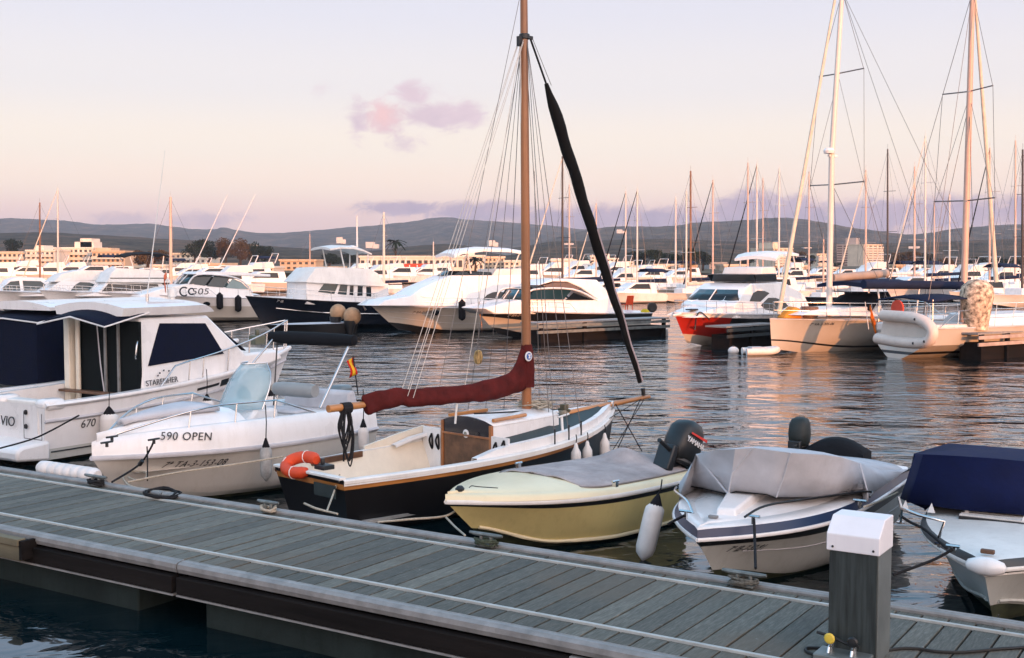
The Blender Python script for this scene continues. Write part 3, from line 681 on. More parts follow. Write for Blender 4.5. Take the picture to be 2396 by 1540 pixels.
    stars.build('star_emblem', LETT, r, smooth=0)
    # side rail and bow pulpit
    H.rail(r, .34, .985, .36, 7, .07, .017, False, 'bow_rail', hb=.62)
    MB().box((6.1, .1, 1.72), (.3, .22, .2)).tube([(6.1, .1, 1.8), (6.1, .1, 1.95)], .05, 8).build('anchor_windlass', mat('olive_metal', (.12, .12, .08), .5), r, bevel=.02)
    # tall whip antenna and small lamp on the roof
    an = F.s(345, 728, -.4); T([(an.x, -.4, zt + .2), (an.x, -.4, zt + .42)], .03, 'antenna_mount', CHROME, r)
    tp = F.s(386, 352, -.4); T([(an.x, -.4, zt + .4), tp], [.012, .005], 'antenna', WHITE2, r)
    lp = F.s(403, 712, -.1); MB().lathe([(.05, 0), (.05, .08), (.08, .1), (.085, .2), (.05, .26), (.01, .27)], 10, (lp.x, -.1, zt + .25)).build('roof_lamp', WHITE2, r)
    # small flag on the roof
    m = MB(); m.loft([[(lp.x - .12 - .03 * j, -.1 + .06 * math.sin(j * 1.5), zt + .72 - .1 * j + .14 * i) for j in range(4)] for i in range(2)], False, False)
    f_ = m.build('pennant', mat('faded_orange_cloth', (.62, .17, .09), .8), r); f_.modifiers.new('t', 'SOLIDIFY').thickness = .006
    T([(lp.x - .1, -.1, zt + .3), (lp.x - .13, -.1, zt + .92)], .008, 'pennant_staff', CHROME, r)
    for (px, py, L_, lab) in ((255, 955, .5, 'fat white fender by the 670 lettering of the cabin boat'), (484, 925, .62, 'white fender with black rope on the side of the cabin boat, below its black stripe'), (632, 915, .45, 'white fender on the bow quarter of the cabin boat')):
        p = F.s(px, py, -1.32); stanchion_fender('hanging_fender', F.wor(p), L_, .16 if L_ == .5 else .125, FENDER, lab, 'white fenders hung along the boats', rope=.5, mcap=FENDBL)
    return F, H
SF, SFH = starfisher()
# ---- neighbouring cabin boat at the left edge
def left_boat():
    F = Frame(SF.wor((0.9, 2.75, 0)), HEAD)
    r = rootof('cabin_boat', F, 'white boat with big navy awning and side curtains, cut off at the left edge', 'motorboat')
    H = Hull(7.2, 2.5, 1.5, 1.0, over=.8, tf=.95, mid=.3, zp=1.6)
    H.build(r, [(.36, GREYHULL), (1, WHITE)]); H.rub(r, WHITE, 1, .05, 'gunwale'); H.deck(r, WHITE, t0=.28)
    H.ring(r, [(0, 0), (.02, .03), (.2, .03), (.22, -.5)], WHITE, 'cockpit_coaming', 0, .32)
    zt = 2.45
    prof = [(2.3, 1.0), (2.42, zt), (4.2, zt), (5.0, 1.75), (5.9, 1.5), (5.9, 1.3), (5.2, 1.2)]
    w = house(r, prof, 1.08, .92, WHITE, 'cabin', .1, .05, .3)
    sidepane(r, [(2.95, 1.62), (3.0, 2.33), (4.15, 2.33), (4.75, 1.75)], w, NAVYCLOTH, 'side_window_cover', -1, .03, .02)
    MB().loft([[(x, y, zt + .05 + .13 * (1 - (y / 1.15) ** 2)) for y in (-1.08, -.8, -.4, 0, .4, .8, 1.08)] + [(x, y, zt - .0) for y in (1.06, -1.06)] for x in (1.2, 2.0, 3.2, 4.3, 4.5)], True, True).build('hard_top', WHITE, r, smooth=45)
    m = MB(); secs = []
    for i in range(9):
        t = i / 8; x = lerp(2.3, .9, t)
        secs.append([(x, 1.1 * (1 - 2 * j / 10), zt - .02 - .2 * t ** 1.6 + .06 * (1 - (1 - 2 * j / 10) ** 2)) for j in range(11)])
    a = m.loft(secs, False, False).build('awning', NAVYCLOTH, r, smooth=60); a.modifiers.new('t', 'SOLIDIFY').thickness = .02
    T([secs[0][10], secs[-1][10], secs[-1][5], secs[-1][0], secs[0][0]], .016, 'awning_frame', WHITE, r)
    # curtain walls of the cockpit
    MB().box((1.55, -1.04, 1.62), (1.3, .03, 1.3)).build('side_curtain', NAVYCLOTH, r, smooth=0)
    MB().box((.95, 0, 1.62), (.03, 2.05, 1.3)).build('aft_curtain', NAVYCLOTH, r, smooth=0)
    MB().loft([[(2.1, -1.09, 1.28), (2.62, -1.09, 1.28), (2.62, -1.0, 1.28), (2.1, -1.0, 1.28)], [(2.22, -1.02, 2.35), (2.5, -1.02, 2.35), (2.5, -.92, 2.35), (2.22, -.92, 2.35)]], True, True).build('window_pillar', WHITE, r, bevel=.02)
    MB().box((2.5, -1.12, 1.12), (.9, .05, .38)).build('locker_front', WHITE2, r, bevel=.02)
    MB().box((1.6, -1.245, .96), (.12, .01, .13)).build('logo_plate', LETT, r, smooth=0)
    T([(.3, -1.27, .86), (1.9, -1.27, .88)], .03, 'rub_rail', BLACK, r)
    return F
left_boat()
# ================================================================== open boat 590
def open_boat():
    F0 = at_z(215, 1073, .80); F = Frame(F0 + N_ * 4.75, A2)
    L = 4.75
    r = rootof('open_boat', F, 'white open boat lettered 590 OPEN with clear windscreen, bow to the pontoon', 'motorboat')
    H = Hull(L, 2.05, .80, .70, draft=.3, over=.55, rake=.05, tf=.92, mid=.35, pw=2.2, chine=.42, cw=.9, zp=1.2, fl=.6)
    H.build(r, [(.335, SLIME), (.40, GREYHULL), (1, mat('offwhite_hull', (.60, .575, .53), .3, coat=.3, var=.05, vs=1.5, dirt=.25, dirtcol=(.34, .3, .22)))])
    H.rub(r, GREYTARP, 1.0, .036)
    # moulded topside rising inward above the rubbing strake
    H.ring(r, [(-.005, .0), (.012, .13), (.04, .28), (.09, .38), (.15, .40), (.21, .36), (.26, -.05)], WHITE, 'deck_moulding', 0, 1, 30, 60, low=.45)
    MB().loft([[(x, y, .55) for y in (-w_, w_)] for x, w_ in ((0, .8), (2, .8), (3.2, .62), (4.2, .25))], False, False).build('cockpit_sole', WHITE2, r, smooth=0)
    # raised fore locker
    m = MB(); secs = []
    for i in range(13):
        t = lerp(.56, .985, i / 12); p = H.sheer(t); wd = max(p.y - .2, .02); hh = .33 + .22 * math.sin(math.pi * (.42 + .58 * i / 12)) * (1 - .55 * (i / 12) ** 3)
        secs.append([(p.x, wd * q, p.z + hh - .3 * abs(q) ** 4 * .6) for q in (1, .8, .5, 0, -.5, -.8, -1)])
    m.loft(secs, False, False)
    p = secs[0]; m.add([(a, b, .55) for a, b, c in p] + [tuple(q) for q in p], [[i, i + 1, 8 + i, 7 + i] for i in range(6)])
    m.build('foredeck', WHITE, r, smooth=50)
    # grey lounge cushion on the foredeck
    cush = MB(); P = []
    for i in range(9):
        t = lerp(.62, .90, i / 8); q = H.sheer(t); wd = max(q.y - .36, .05) * .95
        hh = .39 + .20 * math.sin(math.pi * (.42 + .58 * (t - .56) / .425))
        P.append([(q.x, wd * a, q.z + hh - .02 - .05 * abs(a) ** 3) for a in (1, .5, 0, -.5, -1)])
    for k_ in (0,): cush.loft(P, False, False)
    o = cush.build('bow_cushion', GREYTARP, r, smooth=60); sd = o.modifiers.new('t', 'SOLIDIFY'); sd.thickness = .05; sd.offset = 1
    # side cushion panel seen along the port side
    # console with windscreen
    cx = F.s(575, 1003, .0).x
    MB().loft([[(cx - .30, y, .55), (cx + .34, y, .55), (cx + .42, y, .98), (cx + .15, y, 1.22), (cx - .30, y, 1.18)] for y in (-.40, -.34, .34, .40)], True, True).build('console', WHITE, r, bevel=.05, smooth=50)
    gl = mat('clear_blue_screen', (.42, .60, .66), .08, var=.05, alpha=.45, coat=.5)
    m = MB(); rows = []
    for k in range(6):
        t = k / 5; z = 1.20 + .66 * t; wd = .45 * (1 - .55 * t ** 4); xo = cx + .40 - .36 * t
        rows.append([(xo - .30 * abs(q) ** 2.2, wd * q, z) for q in (-1, -.75, -.5, -.25, 0, .25, .5, .75, 1)])
    m.loft(rows, False, False); o = m.build('windscreen', gl, r, smooth=60); o.modifiers.new('t', 'SOLIDIFY').thickness = .008
    fr = [q[0] for q in rows] + rows[-1][1:-1] + [q[-1] for q in rows][::-1]
    T(fr, .012, 'windscreen_frame', CHROME, r)
    MB().lathe([(.14, 0), (.155, .012), (.14, .025)], 16, (cx + .02, .0, 1.36), 'X').build('steering_wheel', mat('teal_plastic', (.03, .12, .16), .4), r)
    MB().box((cx + .03, -.05, 1.26), (.2, .4, .12)).build('dashboard', WHITE2, r, bevel=.04)
    # helm seat with round grey bolster, aft bench
    MB().box((cx - .85, 0, .8), (.4, .8, .5)).build('helm_seat', WHITE, r, bevel=.05)
    MB().box((cx - .85, 0, 1.06), (.42, .84, .06)).build('seat_cushion', GREYTARP, r, bevel=.03)
    MB().lathe([(.02, -.42), (.1, -.42), (.115, -.3), (.115, .3), (.1, .42), (.02, .42)], 14, (cx - 1.1, 0, 1.36), 'Y').build('bolster', mat('grey_vinyl', (.30, .31, .31), .5), r, smooth=60)
    T([(cx - 1.0, -.38, .9), (cx - 1.1, -.36, 1.36)], .015, 'bolster_post', CHROME, r)
    MB().box((.42, 0, .82), (.5, 1.5, .4)).build('aft_bench', WHITE, r, bevel=.06)
    MB().loft([[(x, y, z) for x, z in ((.10, 1.0), (.22, 1.34), (.36, 1.30), (.40, 1.0))] for y in (-.7, -.2, -.18, .2, .22, .7)], True, True).build('bench_backrest', GREYTARP, r, bevel=.04)
    # bow rails: a tube above each side, dipping to the bow
    for s_ in (1, -1):
        q = []
        for i in range(15):
            t = lerp(.93, .28, i / 14); p = H.sheer(t); h = .30 + .34 * math.sin(min(1, i / 7) * math.pi / 2) * (1 if i < 11 else 1 - (i - 10) / 4 * .8)
            q.append(Vector((p.x, (max(p.y - .13, .05)) * s_, p.z + h)))
        b = MB().tube(q, .014, 6)
        for i in (4, 7, 10): b.tube([q[i], (q[i].x + .05, q[i].y, H.sheer(lerp(.93, .28, i / 14)).z + .29)], .012, 6)
        b.build('hand_rail', CHROME, r, smooth=60)
    # bow fairlead, cleats
    for a in ((360, 1028), (250, 1035), (262, 1022)):
        c = F.d(*a, 1.12); MB().tube([(c.x - .09, c.y, c.z), (c.x + .09, c.y, c.z)], .014, 6).tube([(c.x, c.y, c.z), (c.x, c.y, c.z - .06)], .02, 6).build('deck_cleat', BLACK, r)
    q = F.s(437, 1040, 1.04); e = F.s(553, 1037, 1.04)
    def side_txt(px, py, ex, ey, s, h, yoff, zf=None, **k):
        a = F.s(px, py, yoff); b = F.s(ex, ey, yoff)
        return a, b
    # lettering: curves follow the port side, one object per line bent by small angle
    def on_side(u, v, txt, h, m_, zoff, inset, **k):
        a, b = F.s(*u, 1.0), F.s(*v, 1.0)
        def yy(x, z):
            t = min(.99, max(0, x / L)); return H.bd(t) + .015
        return text(txt, h, (a.x, yy(a.x, a.z) - inset, a.z), (b.x - a.x, yy(b.x, b.z) - yy(a.x, a.z), b.z - a.z), (0, -.25 if inset else .12, 1), m_, r, **k)
    t1 = on_side((437, 1040), (553, 1036), '590 OPEN', .155, LETT, 0, .035, shear=.12, sp=1.1)
    t1.location += Vector((0, .035, .02))
    hulltext(F, H, r, 1, (374, 1095), (536, 1086), '7ª TA-3-153-08', .13, LETT, shear=.35, sp=1.15, xs=.88)
    # folded bimini: a dark roll of canvas lying across the boat on its legs
    b1 = F.s(828, 800, .88); bx = b1.x; z = b1.z; e0 = F.s(749, 955, .86); e1 = F.s(556, 892, -.86); e2 = F.s(640, 950, -.5)
    MB().lathe([(.03, -.93), (.085, -.91), (.105, -.6), (.11, 0), (.10, .6), (.085, .89), (.03, .91)], 14, (bx, 0, z + .02), 'Y').build('bimini_canvas', DARKCLOTH, r, smooth=60)
    T([(bx, .80, z - .03), e0], .022, 'bimini_leg', CHROME, r); T([(bx + .05, -.80, z), e1], .016, 'bimini_leg', CHROME, r)
    T([(bx + .03, -.74, z - .03), e2], .012, 'bimini_strap', BLACK, r)
    # outboard at the stern
    MB().loft([[(x, y, z_) for x, y in ((-.12, -.16), (-.42, -.13), (-.42, .13), (-.12, .16))] for z_ in (.95, 1.25, 1.34)], True, True).build('outboard_cowl', mat('grey_cowl', (.16, .2, .22), .4), r, bevel=.06, smooth=50)
    MB().box((-.25, 0, .5), (.16, .12, .9)).build('outboard_leg', BLACK, r, bevel=.03)
    for (px, py, L_, lab) in ((622, 1030, .56, 'grimy white fender hanging amidships on the 590 open boat'), (850, 985, .5, 'white fender at the stern quarter of the 590 open boat')):
        p = F.s(px, py, 1.14); stanchion_fender('hanging_fender', F.wor(p), L_, .085, mat('grimy_fender', (.42, .42, .41), .6, var=.25, vs=8, dirt=.5) if px == 622 else FENDER, lab, 'white fenders hung along the boats', rope=.5, mcap=FENDBL)
    return F, H
OB, OBH = open_boat()
# ================================================================== wooden gaff sailboat
def wood_boat():
    pa, pb = at_z(638, 1088, .76), at_z(808, 1120, .76); c = (pa + pb) / 2; bw = at_z(1437, 957, 1.02)
    ang = math.atan2(bw.y - c.y, bw.x - c.x); F = Frame(c + Vector((math.cos(ang), math.sin(ang), 0)) * .28, ang); L = (Vector((bw.x, bw.y, 0)) - F.o).length
    r = rootof('wooden_sailboat', F, 'black hulled wooden sailboat with varnished mast, maroon sail cover and cream cockpit', 'sailboat')
    TW = (pa - pb).length
    H = Hull(L, 1.98, 1.02, .74, draft=.4, over=.22, rake=.28, tf=.74, mid=.42, pw=2.5, chine=.42, cw=.84, zp=2.6, fl=.15)
    H.build(r, [(.885, BLKHULL), (.95, VARNX), (1, BLKHULL)])
    H.rub(r, TEAK, .955, .026, 'wooden_rubrail')
    H.ring(r, [(-.012, -.075), (-.018, -.012), (.0, .004), (.085, .006), (.09, -.03)], WHITE2, 'gunwale_cap', 0, 1, 28, 30)
    MB().box((-.27, 0, .755), (.10, TW * .98, .035)).build('transom_cap', WHITE2, r, bevel=.008)
    MB().slab([(-.318, -.18, .50), (-.318, -.62, .50), (-.322, -.62, .66), (-.322, -.18, .66)], (1, 0, 0), .012).build('name_board', GREENDK, r, smooth=0)
    # cream cockpit lining and sole
    m = MB()
    for s_ in (1, -1):
        secs = []
        for i in range(17):
            t = lerp(.0, .47, i / 16); p = H.sheer(t); x2, y2, _ = H.pt(t, .62); x3, y3, _ = H.pt(t, .45)
            secs.append([(p.x + (.05 if i == 0 else 0), s_ * (p.y - .088), p.z - .01), (x2 + (.05 if i == 0 else 0), s_ * (y2 - .09), p.z - .24), (x3 + (.05 if i == 0 else 0), s_ * (y3 - .2), .18)])
        m.loft(secs, False, False)
    m.build('cockpit_lining', CREAM, r, smooth=60)
    MB().box((1.25, 0, .17), (2.4, 1.5, .04)).build('cockpit_sole', mat('grey_sole', (.30, .30, .29), .6, var=.2, vs=5), r, smooth=0)
    MB().box((-.10, 0, .50), (.03, TW * .86, .42)).build('inner_transom', CREAM, r, smooth=0)
    bs = MB()
    for s_ in (1, -1): bs.box((1.5, s_ * .58, .38), (1.7, .28, .04))
    bs.build('side_bench', CREAM, r, smooth=0, bevel=.01)
    MB().box((.75, .76, .72), (.95, .05, .085), rz=.12).build('coaming_board', TEAK, r, smooth=0, bevel=.01)
    MB().box((1.95, -.50, .46), (.7, .5, .04)).build('engine_hatch', GREENDK, r, smooth=0, bevel=.01)
    # cuddy cabin
    fx = 2.47
    bl = F.t(1040, 979, fx); br_ = F.t(1154, 998, fx); zt = (bl.z + br_.z) / 2; hw = min(.66, abs(bl.y - br_.y) / 2); yc = (bl.y + br_.y) / 2
    cl = L * .70; wN = .36
    m = MB(); secs = []
    for i in range(9):
        t = i / 8; x = lerp(fx, cl, t); w_ = lerp(hw, wN, t ** 1.3); z = lerp(zt, zt + .0, t)
        secs.append([(x, w_ * q + yc * (1 - t), z + .09 * (1 - q * q)) for q in (1, .7, .35, 0, -.35, -.7, -1)])
    m.loft(secs, False, False); rf = m.build('cabin_roof', WHITE, r, smooth=50); sd = rf.modifiers.new('t', 'SOLIDIFY'); sd.thickness = .035
    for s_ in (1, -1):
        sd_ = MB(); q = []
        for i in range(9):
            a = secs[i][0 if s_ > 0 else 6]; t = lerp(.55, .84, i / 8); q.append([(a[0], a[1] * .985, a[2] - .02), (a[0], a[1] * 1.04, a[2] - .45)])
        sd_.loft(q, False, False); o = sd_.build('cabin_side', WHITE, r, smooth=0); o.modifiers.new('t', 'SOLIDIFY').thickness = .03
        T([(secs[0][0 if s_ > 0 else 6][0] + .05, secs[0][0 if s_ > 0 else 6][1] * .9, zt + .06), (secs[4][0][0], secs[4][0 if s_ > 0 else 6][1] * .9, zt + .07)], .028, 'roof_handrail', VARNX, r)
    bk = [(fx - .01, secs[0][i][1], secs[0][i][2]) for i in range(7)]
    MB().slab(bk + [(fx - .01, -hw + yc, zt - .17), (fx - .01, hw + yc, zt - .17)], (-1, 0, 0), .03).build('bulkhead_top', NAVY, r, smooth=0)
    MB().slab([(fx - .01, -hw + yc, zt - .18), (fx - .01, hw + yc, zt - .18), (fx - .01, hw * .96 + yc, .28), (fx - .01, -hw * .96 + yc, .28)], (-1, 0, 0), .03).build('bulkhead_doors', TEAK, r, smooth=0)
    fr = MB()
    for y in (-hw, hw): fr.box((fx - .035, y * .985 + yc, lerp(.28, zt, .5)), (.05, .045, zt - .28))
    fr.box((fx - .05, yc, zt - .18), (.03, hw * 2, .03)); fr.build('bulkhead_frame', VARN, r, smooth=0, bevel=.005)
    dk_ = F.t(1096, 1014, fx); MB().lathe([(.01, 0), (.055, -.001), (.06, -.012), (.045, -.02), (.01, -.02)], 18, (fx - .04, dk_.y, dk_.z), 'X').build('round_clock', LETTW, r)
    MB().lathe([(.03, 0), (.03, -.006)], 12, (fx - .059, dk_.y, dk_.z), 'X').build('clock_face', mat('clock_grey', (.25, .24, .2), .5), r)
    d2 = F.t(1122, 1018, fx); MB().lathe([(.04, 0), (.045, -.01), (.02, -.014)], 14, (fx - .04, d2.y, d2.z), 'X').build('compass_dial', BLACK, r)
    # side decks beside the cabin: outer white, dark green inside, and raised white coaming
    for s_ in (1, -1):
        m = MB(); secs2 = []; m3 = MB(); s3 = []
        for i in range(13):
            t = lerp(.33, .985, i / 12); p = H.sheer(t); h = .10 * sstep(.32, .42, t) + .02
            yo = max(p.y - .08, .01)
            s3.append([(p.x, s_ * yo, p.z), (p.x, s_ * yo, p.z + h), (p.x, s_ * max(yo - .10, .004), p.z + h), (p.x, s_ * max(yo - .11, 0), p.z + h - .04)])
            if t > .42:
                ci = (p.x - fx) / (cl - fx); wi = lerp(hw, wN, min(1, max(0, ci)) ** 1.3) if ci < 1 else 0
                secs2.append([(p.x, s_ * max(yo - .10, 0), p.z + h - .03), (p.x, s_ * min(wi, max(yo - .11, 0)), p.z + h + .03)])
        m3.loft(s3, False, False).build('bulwark', WHITE, r, smooth=40)
        m.loft(secs2, False, False).build('side_deck', GREENDK, r, smooth=60)
    for s_ in (1, -1): MB().box((fx - .04, s_ * (hw + .19), .60), (.03, .38, .76)).build('cockpit_bulkhead', WHITE, r, smooth=0)
    MB().slab([(1.35, .955, .70), (fx, .965, .74), (fx, .945, .99), (2.0, .95, .92), (1.35, .945, .80)], (0, -1, 0), .03).build('side_coaming', CREAM, r, smooth=0)
    for a in ((1160, 1052), (1179, 1048), (1010, 1030), (1025, 1032)):
        q = F.t(*a, fx - .06); T(catm([(q.x, q.y, q.z + .1), (q.x - .02, q.y + .03, q.z), (q.x, q.y - .01, q.z - .12), (q.x - .015, q.y - .03, q.z), (q.x, q.y, q.z + .1)], 4), .014, 'hung_line', ROPED, r)
    # loose ropes in the cockpit
    def coil(c, rad, n, mtl, nm, tilt=0.0):
        rnd = random.Random(int(rad * 1000)); pts = []
        for i in range(n * 8): a = i * .785; pts.append((c[0] + (rad + .03 * rnd.random()) * math.cos(a), c[1] + (rad * .7 + .03 * rnd.random()) * math.sin(a), c[2] + .012 * i / 8 + .02 * rnd.random()))
        T(pts, .013, nm, mtl, r)
    coil((1.9, .25, .22), .15, 4, mat('straw_rope', (.22, .20, .12), .9, var=.3, vs=30), 'coiled_rope')
    coil((.55, -.42, .40), .09, 5, ROPEM, 'coiled_rope'); coil((1.7, -.40, .40), .08, 3, ROPEM, 'coiled_rope')
    # mast, heel to well above the picture
    mp = F.s(1233, 978, 0); mx = mp.x
    top = F.s(1225, -120, 0)
    dirm = Vector((top.x - mx, 0, top.z - mp.z)); pts = [(lerp(mx, top.x, t), 0, lerp(mp.z - .5, top.z, t)) for t in (0, .1, .5, .8, 1)]
    T(pts, [.073, .074, .066, .06, .05], 'mast', VARN, r, 14)
    mt = lambda px, py: F.s(px, py, 0)
    MB().box((mx, 0, mp.z - .0), (.3, .3, .12)).build('mast_step', TEAK, r, bevel=.02)
    hounds = mt(1227, 86)
    MB().lathe([(.068, -.04), (.08, -.03), (.08, .03), (.068, .04)], 14, tuple(hounds)).box((hounds.x + .1, 0, hounds.z), (.14, .03, .05)).box((hounds.x - .1, 0, hounds.z - .08), (.08, .05, .14)).build('mast_band', BLACK, r, smooth=40)
    # boom with its canvas cover
    ba, bb = F.s(768, 957, 0), F.s(1232, 905, 0)
    T([ba, F.s(842, 948, 0), F.s(862, 946, 0), bb], [.05, .05, .028, .028], 'boom', VARNX, r, 10)
    outl_t = [(843, 926), (885, 915), (927, 906), (952, 910), (1015, 905), (1080, 901), (1130, 891), (1185, 876), (1200, 862), (1212, 838), (1220, 812)]
    outl_b = [(857, 974), (905, 958), (940, 949), (960, 952), (1015, 949), (1080, 943), (1120, 941), (1163, 934), (1205, 920), (1240, 905), (1249, 868)]
    m = MB(); secs = []; rnd = random.Random(2)
    TT = catm([(a, b, 0) for a, b in outl_t], 4); BB = catm([(a, b, 0) for a, b in outl_b], 4); nn = len(TT)
    for i, (a, b) in enumerate(zip(TT, BB)):
        P, Q = F.s(a.x, a.y, 0), F.s(b.x, b.y, 0); mid = (P + Q) / 2; hh = (P - Q) / 2; t = i / (nn - 1); th = lerp(.05, .085, sstep(0, .7, t)) 
        wob = .012 * math.sin(i * 1.9) + .01 * rnd.uniform(-1, 1); sec = []
        for j in range(14):
            an = 6.28318 * j / 14; sec.append(mid + hh * 1.02 * math.cos(an) * (1 + wob * .5) + Vector((0, (th + wob) * math.sin(an) * (1.15 if math.cos(an) < 0 else .8), 0)))
        secs.append(sec)
    m.loft(secs, True, True); cv = m.build('sail_cover', MAROON, r, smooth=50, subd=1)
    tx = bpy.data.textures.new('folds', 'CLOUDS'); tx.noise_scale = .16
    dm = cv.modifiers.new('d', 'DISPLACE'); dm.texture = tx; dm.strength = .035; dm.mid_level = .5
    # collar of the cover round the mast with a round badge
    ca, cb_ = mt(1228, 806), mt(1233, 905)
    m = MB(); m.lathe([(.08, ca.z), (.10, ca.z - .12), (.12, lerp(ca.z, cb_.z, .5)), (.12, cb_.z)], 12, (lerp(mx, top.x, .1), 0, 0)); cl_ = m.build('sail_cover_collar', MAROON, r, smooth=70)
    q = F.s(1237, 834, -.125); BLU = mat('badge_blue', (.02, .12, .42), .5)
    bd = Vector((0, -1, 0)); MB().lathe([(.072, 0), (.072, -.012)], 20, (q.x, -.118, q.z), 'Y').build('round_badge', LETTW, r)
    MB().lathe([(.05, 0), (.05, -.006)], 20, (q.x, -.131, q.z), 'Y').build('badge_disc', BLU, r)
    MB().slab([(q.x - .02, -.138, q.z - .03), (q.x + .025, -.138, q.z - .03), (q.x + .02, -.138, q.z + .0), (q.x + .03, -.138, q.z + .03), (q.x - .03, -.138, q.z + .03), (q.x - .005, -.138, q.z)], (0, -1, 0), .003).build('badge_emblem', LETTW, r, smooth=0)
    # boom crutch
    q1, q2 = F.s(1069, 945, 0), F.s(1065, 985, 0); T([q1, (q2.x, 0, zt)], .016, 'boom_crutch', WHITE2, r)
    # bowsprit, samson post
    s0, s1 = F.s(1322, 968, 0), F.s(1519, 928, 0)
    T([s0, s0.lerp(s1, .5), s1], [.045, .048, .032], 'bowsprit', VARNX, r, 10)
    MB().box((s0.x - .02, 0, s0.z - .02), (.10, .10, .34)).tube([(s0.x - .02, -.12, s0.z + .06), (s0.x - .02, .12, s0.z + .06)], .025, 8).build('samson_post', mat('weathered_post', (.10, .085, .05), .7, var=.3), r, bevel=.01)
    pts = []
    for i in range(30): pts.append((s0.x - .02 + .075 * math.cos(i * 1.1), .075 * math.sin(i * 1.1), s0.z - .06 + .004 * i))
    T(pts, .012, 'post_lashing', ROPEM, r)
    MB().box((H.sheer(.985).x, 0, 1.1), (.06, .1, .12)).build('stemhead_fitting', CHROME, r, bevel=.01)
    # rolled jib on its stay
    j0, j1, j2 = hounds + Vector((.12, 0, 0)), F.s(1278, 196, 0), F.s(1498, 896, 0); fin = F.s(1506, 925, 0)
    T([j0, j1], .016, 'jib_halyard', ROPED, r); T([j0 + Vector((.03, 0, .03)), F.s(1290, 200, 0)], .006, 'forestay', WIRE, r, 4)
    q = []; rr = []
    for i in range(31):
        t = i / 30; p = j1.lerp(j2, t); q.append(p + Vector((0, .008 * math.sin(i * 1.3), .01 * math.sin(i * .9)))); rr.append((.03 + .062 * sstep(0, .09, t)) * (1 - .22 * t) * (1 - .50 * sstep(.5, .98, t)) + .003 * math.sin(i * 2.1))
    T(q, rr, 'rolled_jib', mat('black_sailcloth', (.010, .009, .009), .85, var=.2, bump=.4, bs=20), r, 10)
    T([Vector(a) + Vector((.03, -rr[i] * .93, .02)) for i, a in enumerate(q)][14:], .018, 'jib_edge_stripe', mat('mauve_edge', (.46, .38, .40), .8), r, 5)
    MB().tube([fin, fin + Vector((-.02, 0, .12))], .035, 8).build('furling_drum', BLACK, r)
    # bobstay and whisker lines
    T([F.s(1510, 930, 0), (H.sheer(1).x - .03, 0, .35)], .009, 'bobstay', ROPED, r, 4)
    for s_ in (1, -1): T([F.s(1506, 930, 0), (H.sheer(.9).x, s_ * H.sheer(.9).y, .95)], .007, 'whisker_stay', ROPED, r, 4)
    for a, b in (((1440, 945), (1502, 1056)), ((1498, 935), (1440, 1062))): T([F.s(*a, -.1), F.s(*b, -.5)], .009, 'hanging_line', ROPED, r, 4)
    # standing rigging
    for s_ in (1, -1):
        for t, d in ((.64, 0), (.58, .06), (.70, .1)):
            p = H.sheer(t); T([hounds + Vector((0, s_ * .05, -.05)), (p.x, s_ * (p.y - .02), p.z + .05)], .0055, 'shroud', WIRE, r, 4)
            MB().tube([(p.x, s_ * (p.y - .02), p.z), (p.x, s_ * (p.y - .02), p.z + .22)], .012, 5).build('deadeye', BLACK, r)
        T([mt(1219, 95) + Vector((0, s_ * .05, 0)), F.s(945, 926, 0) + Vector((0, s_ * .08, 0))], .0055, 'lazy_jack', WIREW, r, 4)
        T([mt(1219, 100) + Vector((0, s_ * .05, 0)), F.s(958, 930, 0) + Vector((0, s_ * .08, 0))], .0055, 'lazy_jack', WIREW, r, 4)
    T([mt(1216, -5), F.s(1020, 945, 0)], .0055, 'topping_lift', WIRE, r, 4)
    T([mt(1219, 92), F.s(1088, 905, 0)], .0055, 'lazy_jack', WIREW, r, 4)
    T([mt(1217, 95), F.s(1228, 800, .08)], .011, 'halyard', WIREW, r, 5)
    T([mt(1250, 400), F.s(1262, 930, .02)], .006, 'halyard', WIRE, r, 4); T([mt(1230, 110), F.s(1284, 965, -.3)], .005, 'halyard', WIRE, r, 4)
    # ropes at the mast foot
    pts = []; rnd = random.Random(5)
    for i in range(60): pts.append((mx + .15 + .22 * rnd.uniform(-1, 1), -.05 + .26 * rnd.uniform(-1, 1), zt + .10 + .09 * rnd.random()))
    T(catm(pts, 3), .010, 'mast_foot_ropes', ROPEM, r, 5)
    T(catm([F.s(1110, 968, -.2), F.s(1160, 966, -.2), F.s(1230, 962, -.1)], 4), .012, 'deck_line', ROPED, r)
    sp = F.s(1314, 975, -.62); T([sp, F.s(1318, 1040, -.80)], .02, 'stanchion', WHITE2, r); T([sp + Vector((-.1, -.02, .0)), sp + Vector((.18, .02, .02))], .016, 'stanchion_arm', WHITE2, r)
    # mainsheet: black rope coils hanging from the boom end
    hb = F.s(806, 955, 0); m = MB(); rnd = random.Random(9)
    for k in range(9):
        a = rnd.uniform(-.5, .5); dx = .05 * rnd.uniform(-1, 1); ln = rnd.uniform(.42, .78)
        m.tube(catm([(hb.x + dx, a * .1, hb.z + .04), (hb.x + dx - .07 - .03 * rnd.random(), a * .2, hb.z - ln * .5), (hb.x + dx, a * .25, hb.z - ln), (hb.x + dx + .07 + .02 * rnd.random(), a * .2, hb.z - ln * .5), (hb.x + dx + .02, a * .1, hb.z + .04)], 6), .010, 5)
    m.tube([(hb.x, 0, hb.z - .1), (hb.x - .02, 0, .82)], .013, 5)
    m.build('mainsheet_coil', ROPED, r, smooth=60)
    MB().tube([(hb.x - .05, 0, hb.z), (hb.x + .09, 0, hb.z)], .075, 10).build('sheet_lashing', ROPED, r)
    MB().box((-.06, -.05, .80), (.18, .2, .06)).tube([(-.05, 0, .8), (-.05, 0, .9)], .03, 8).build('sheet_block', BLACK, r, bevel=.01)
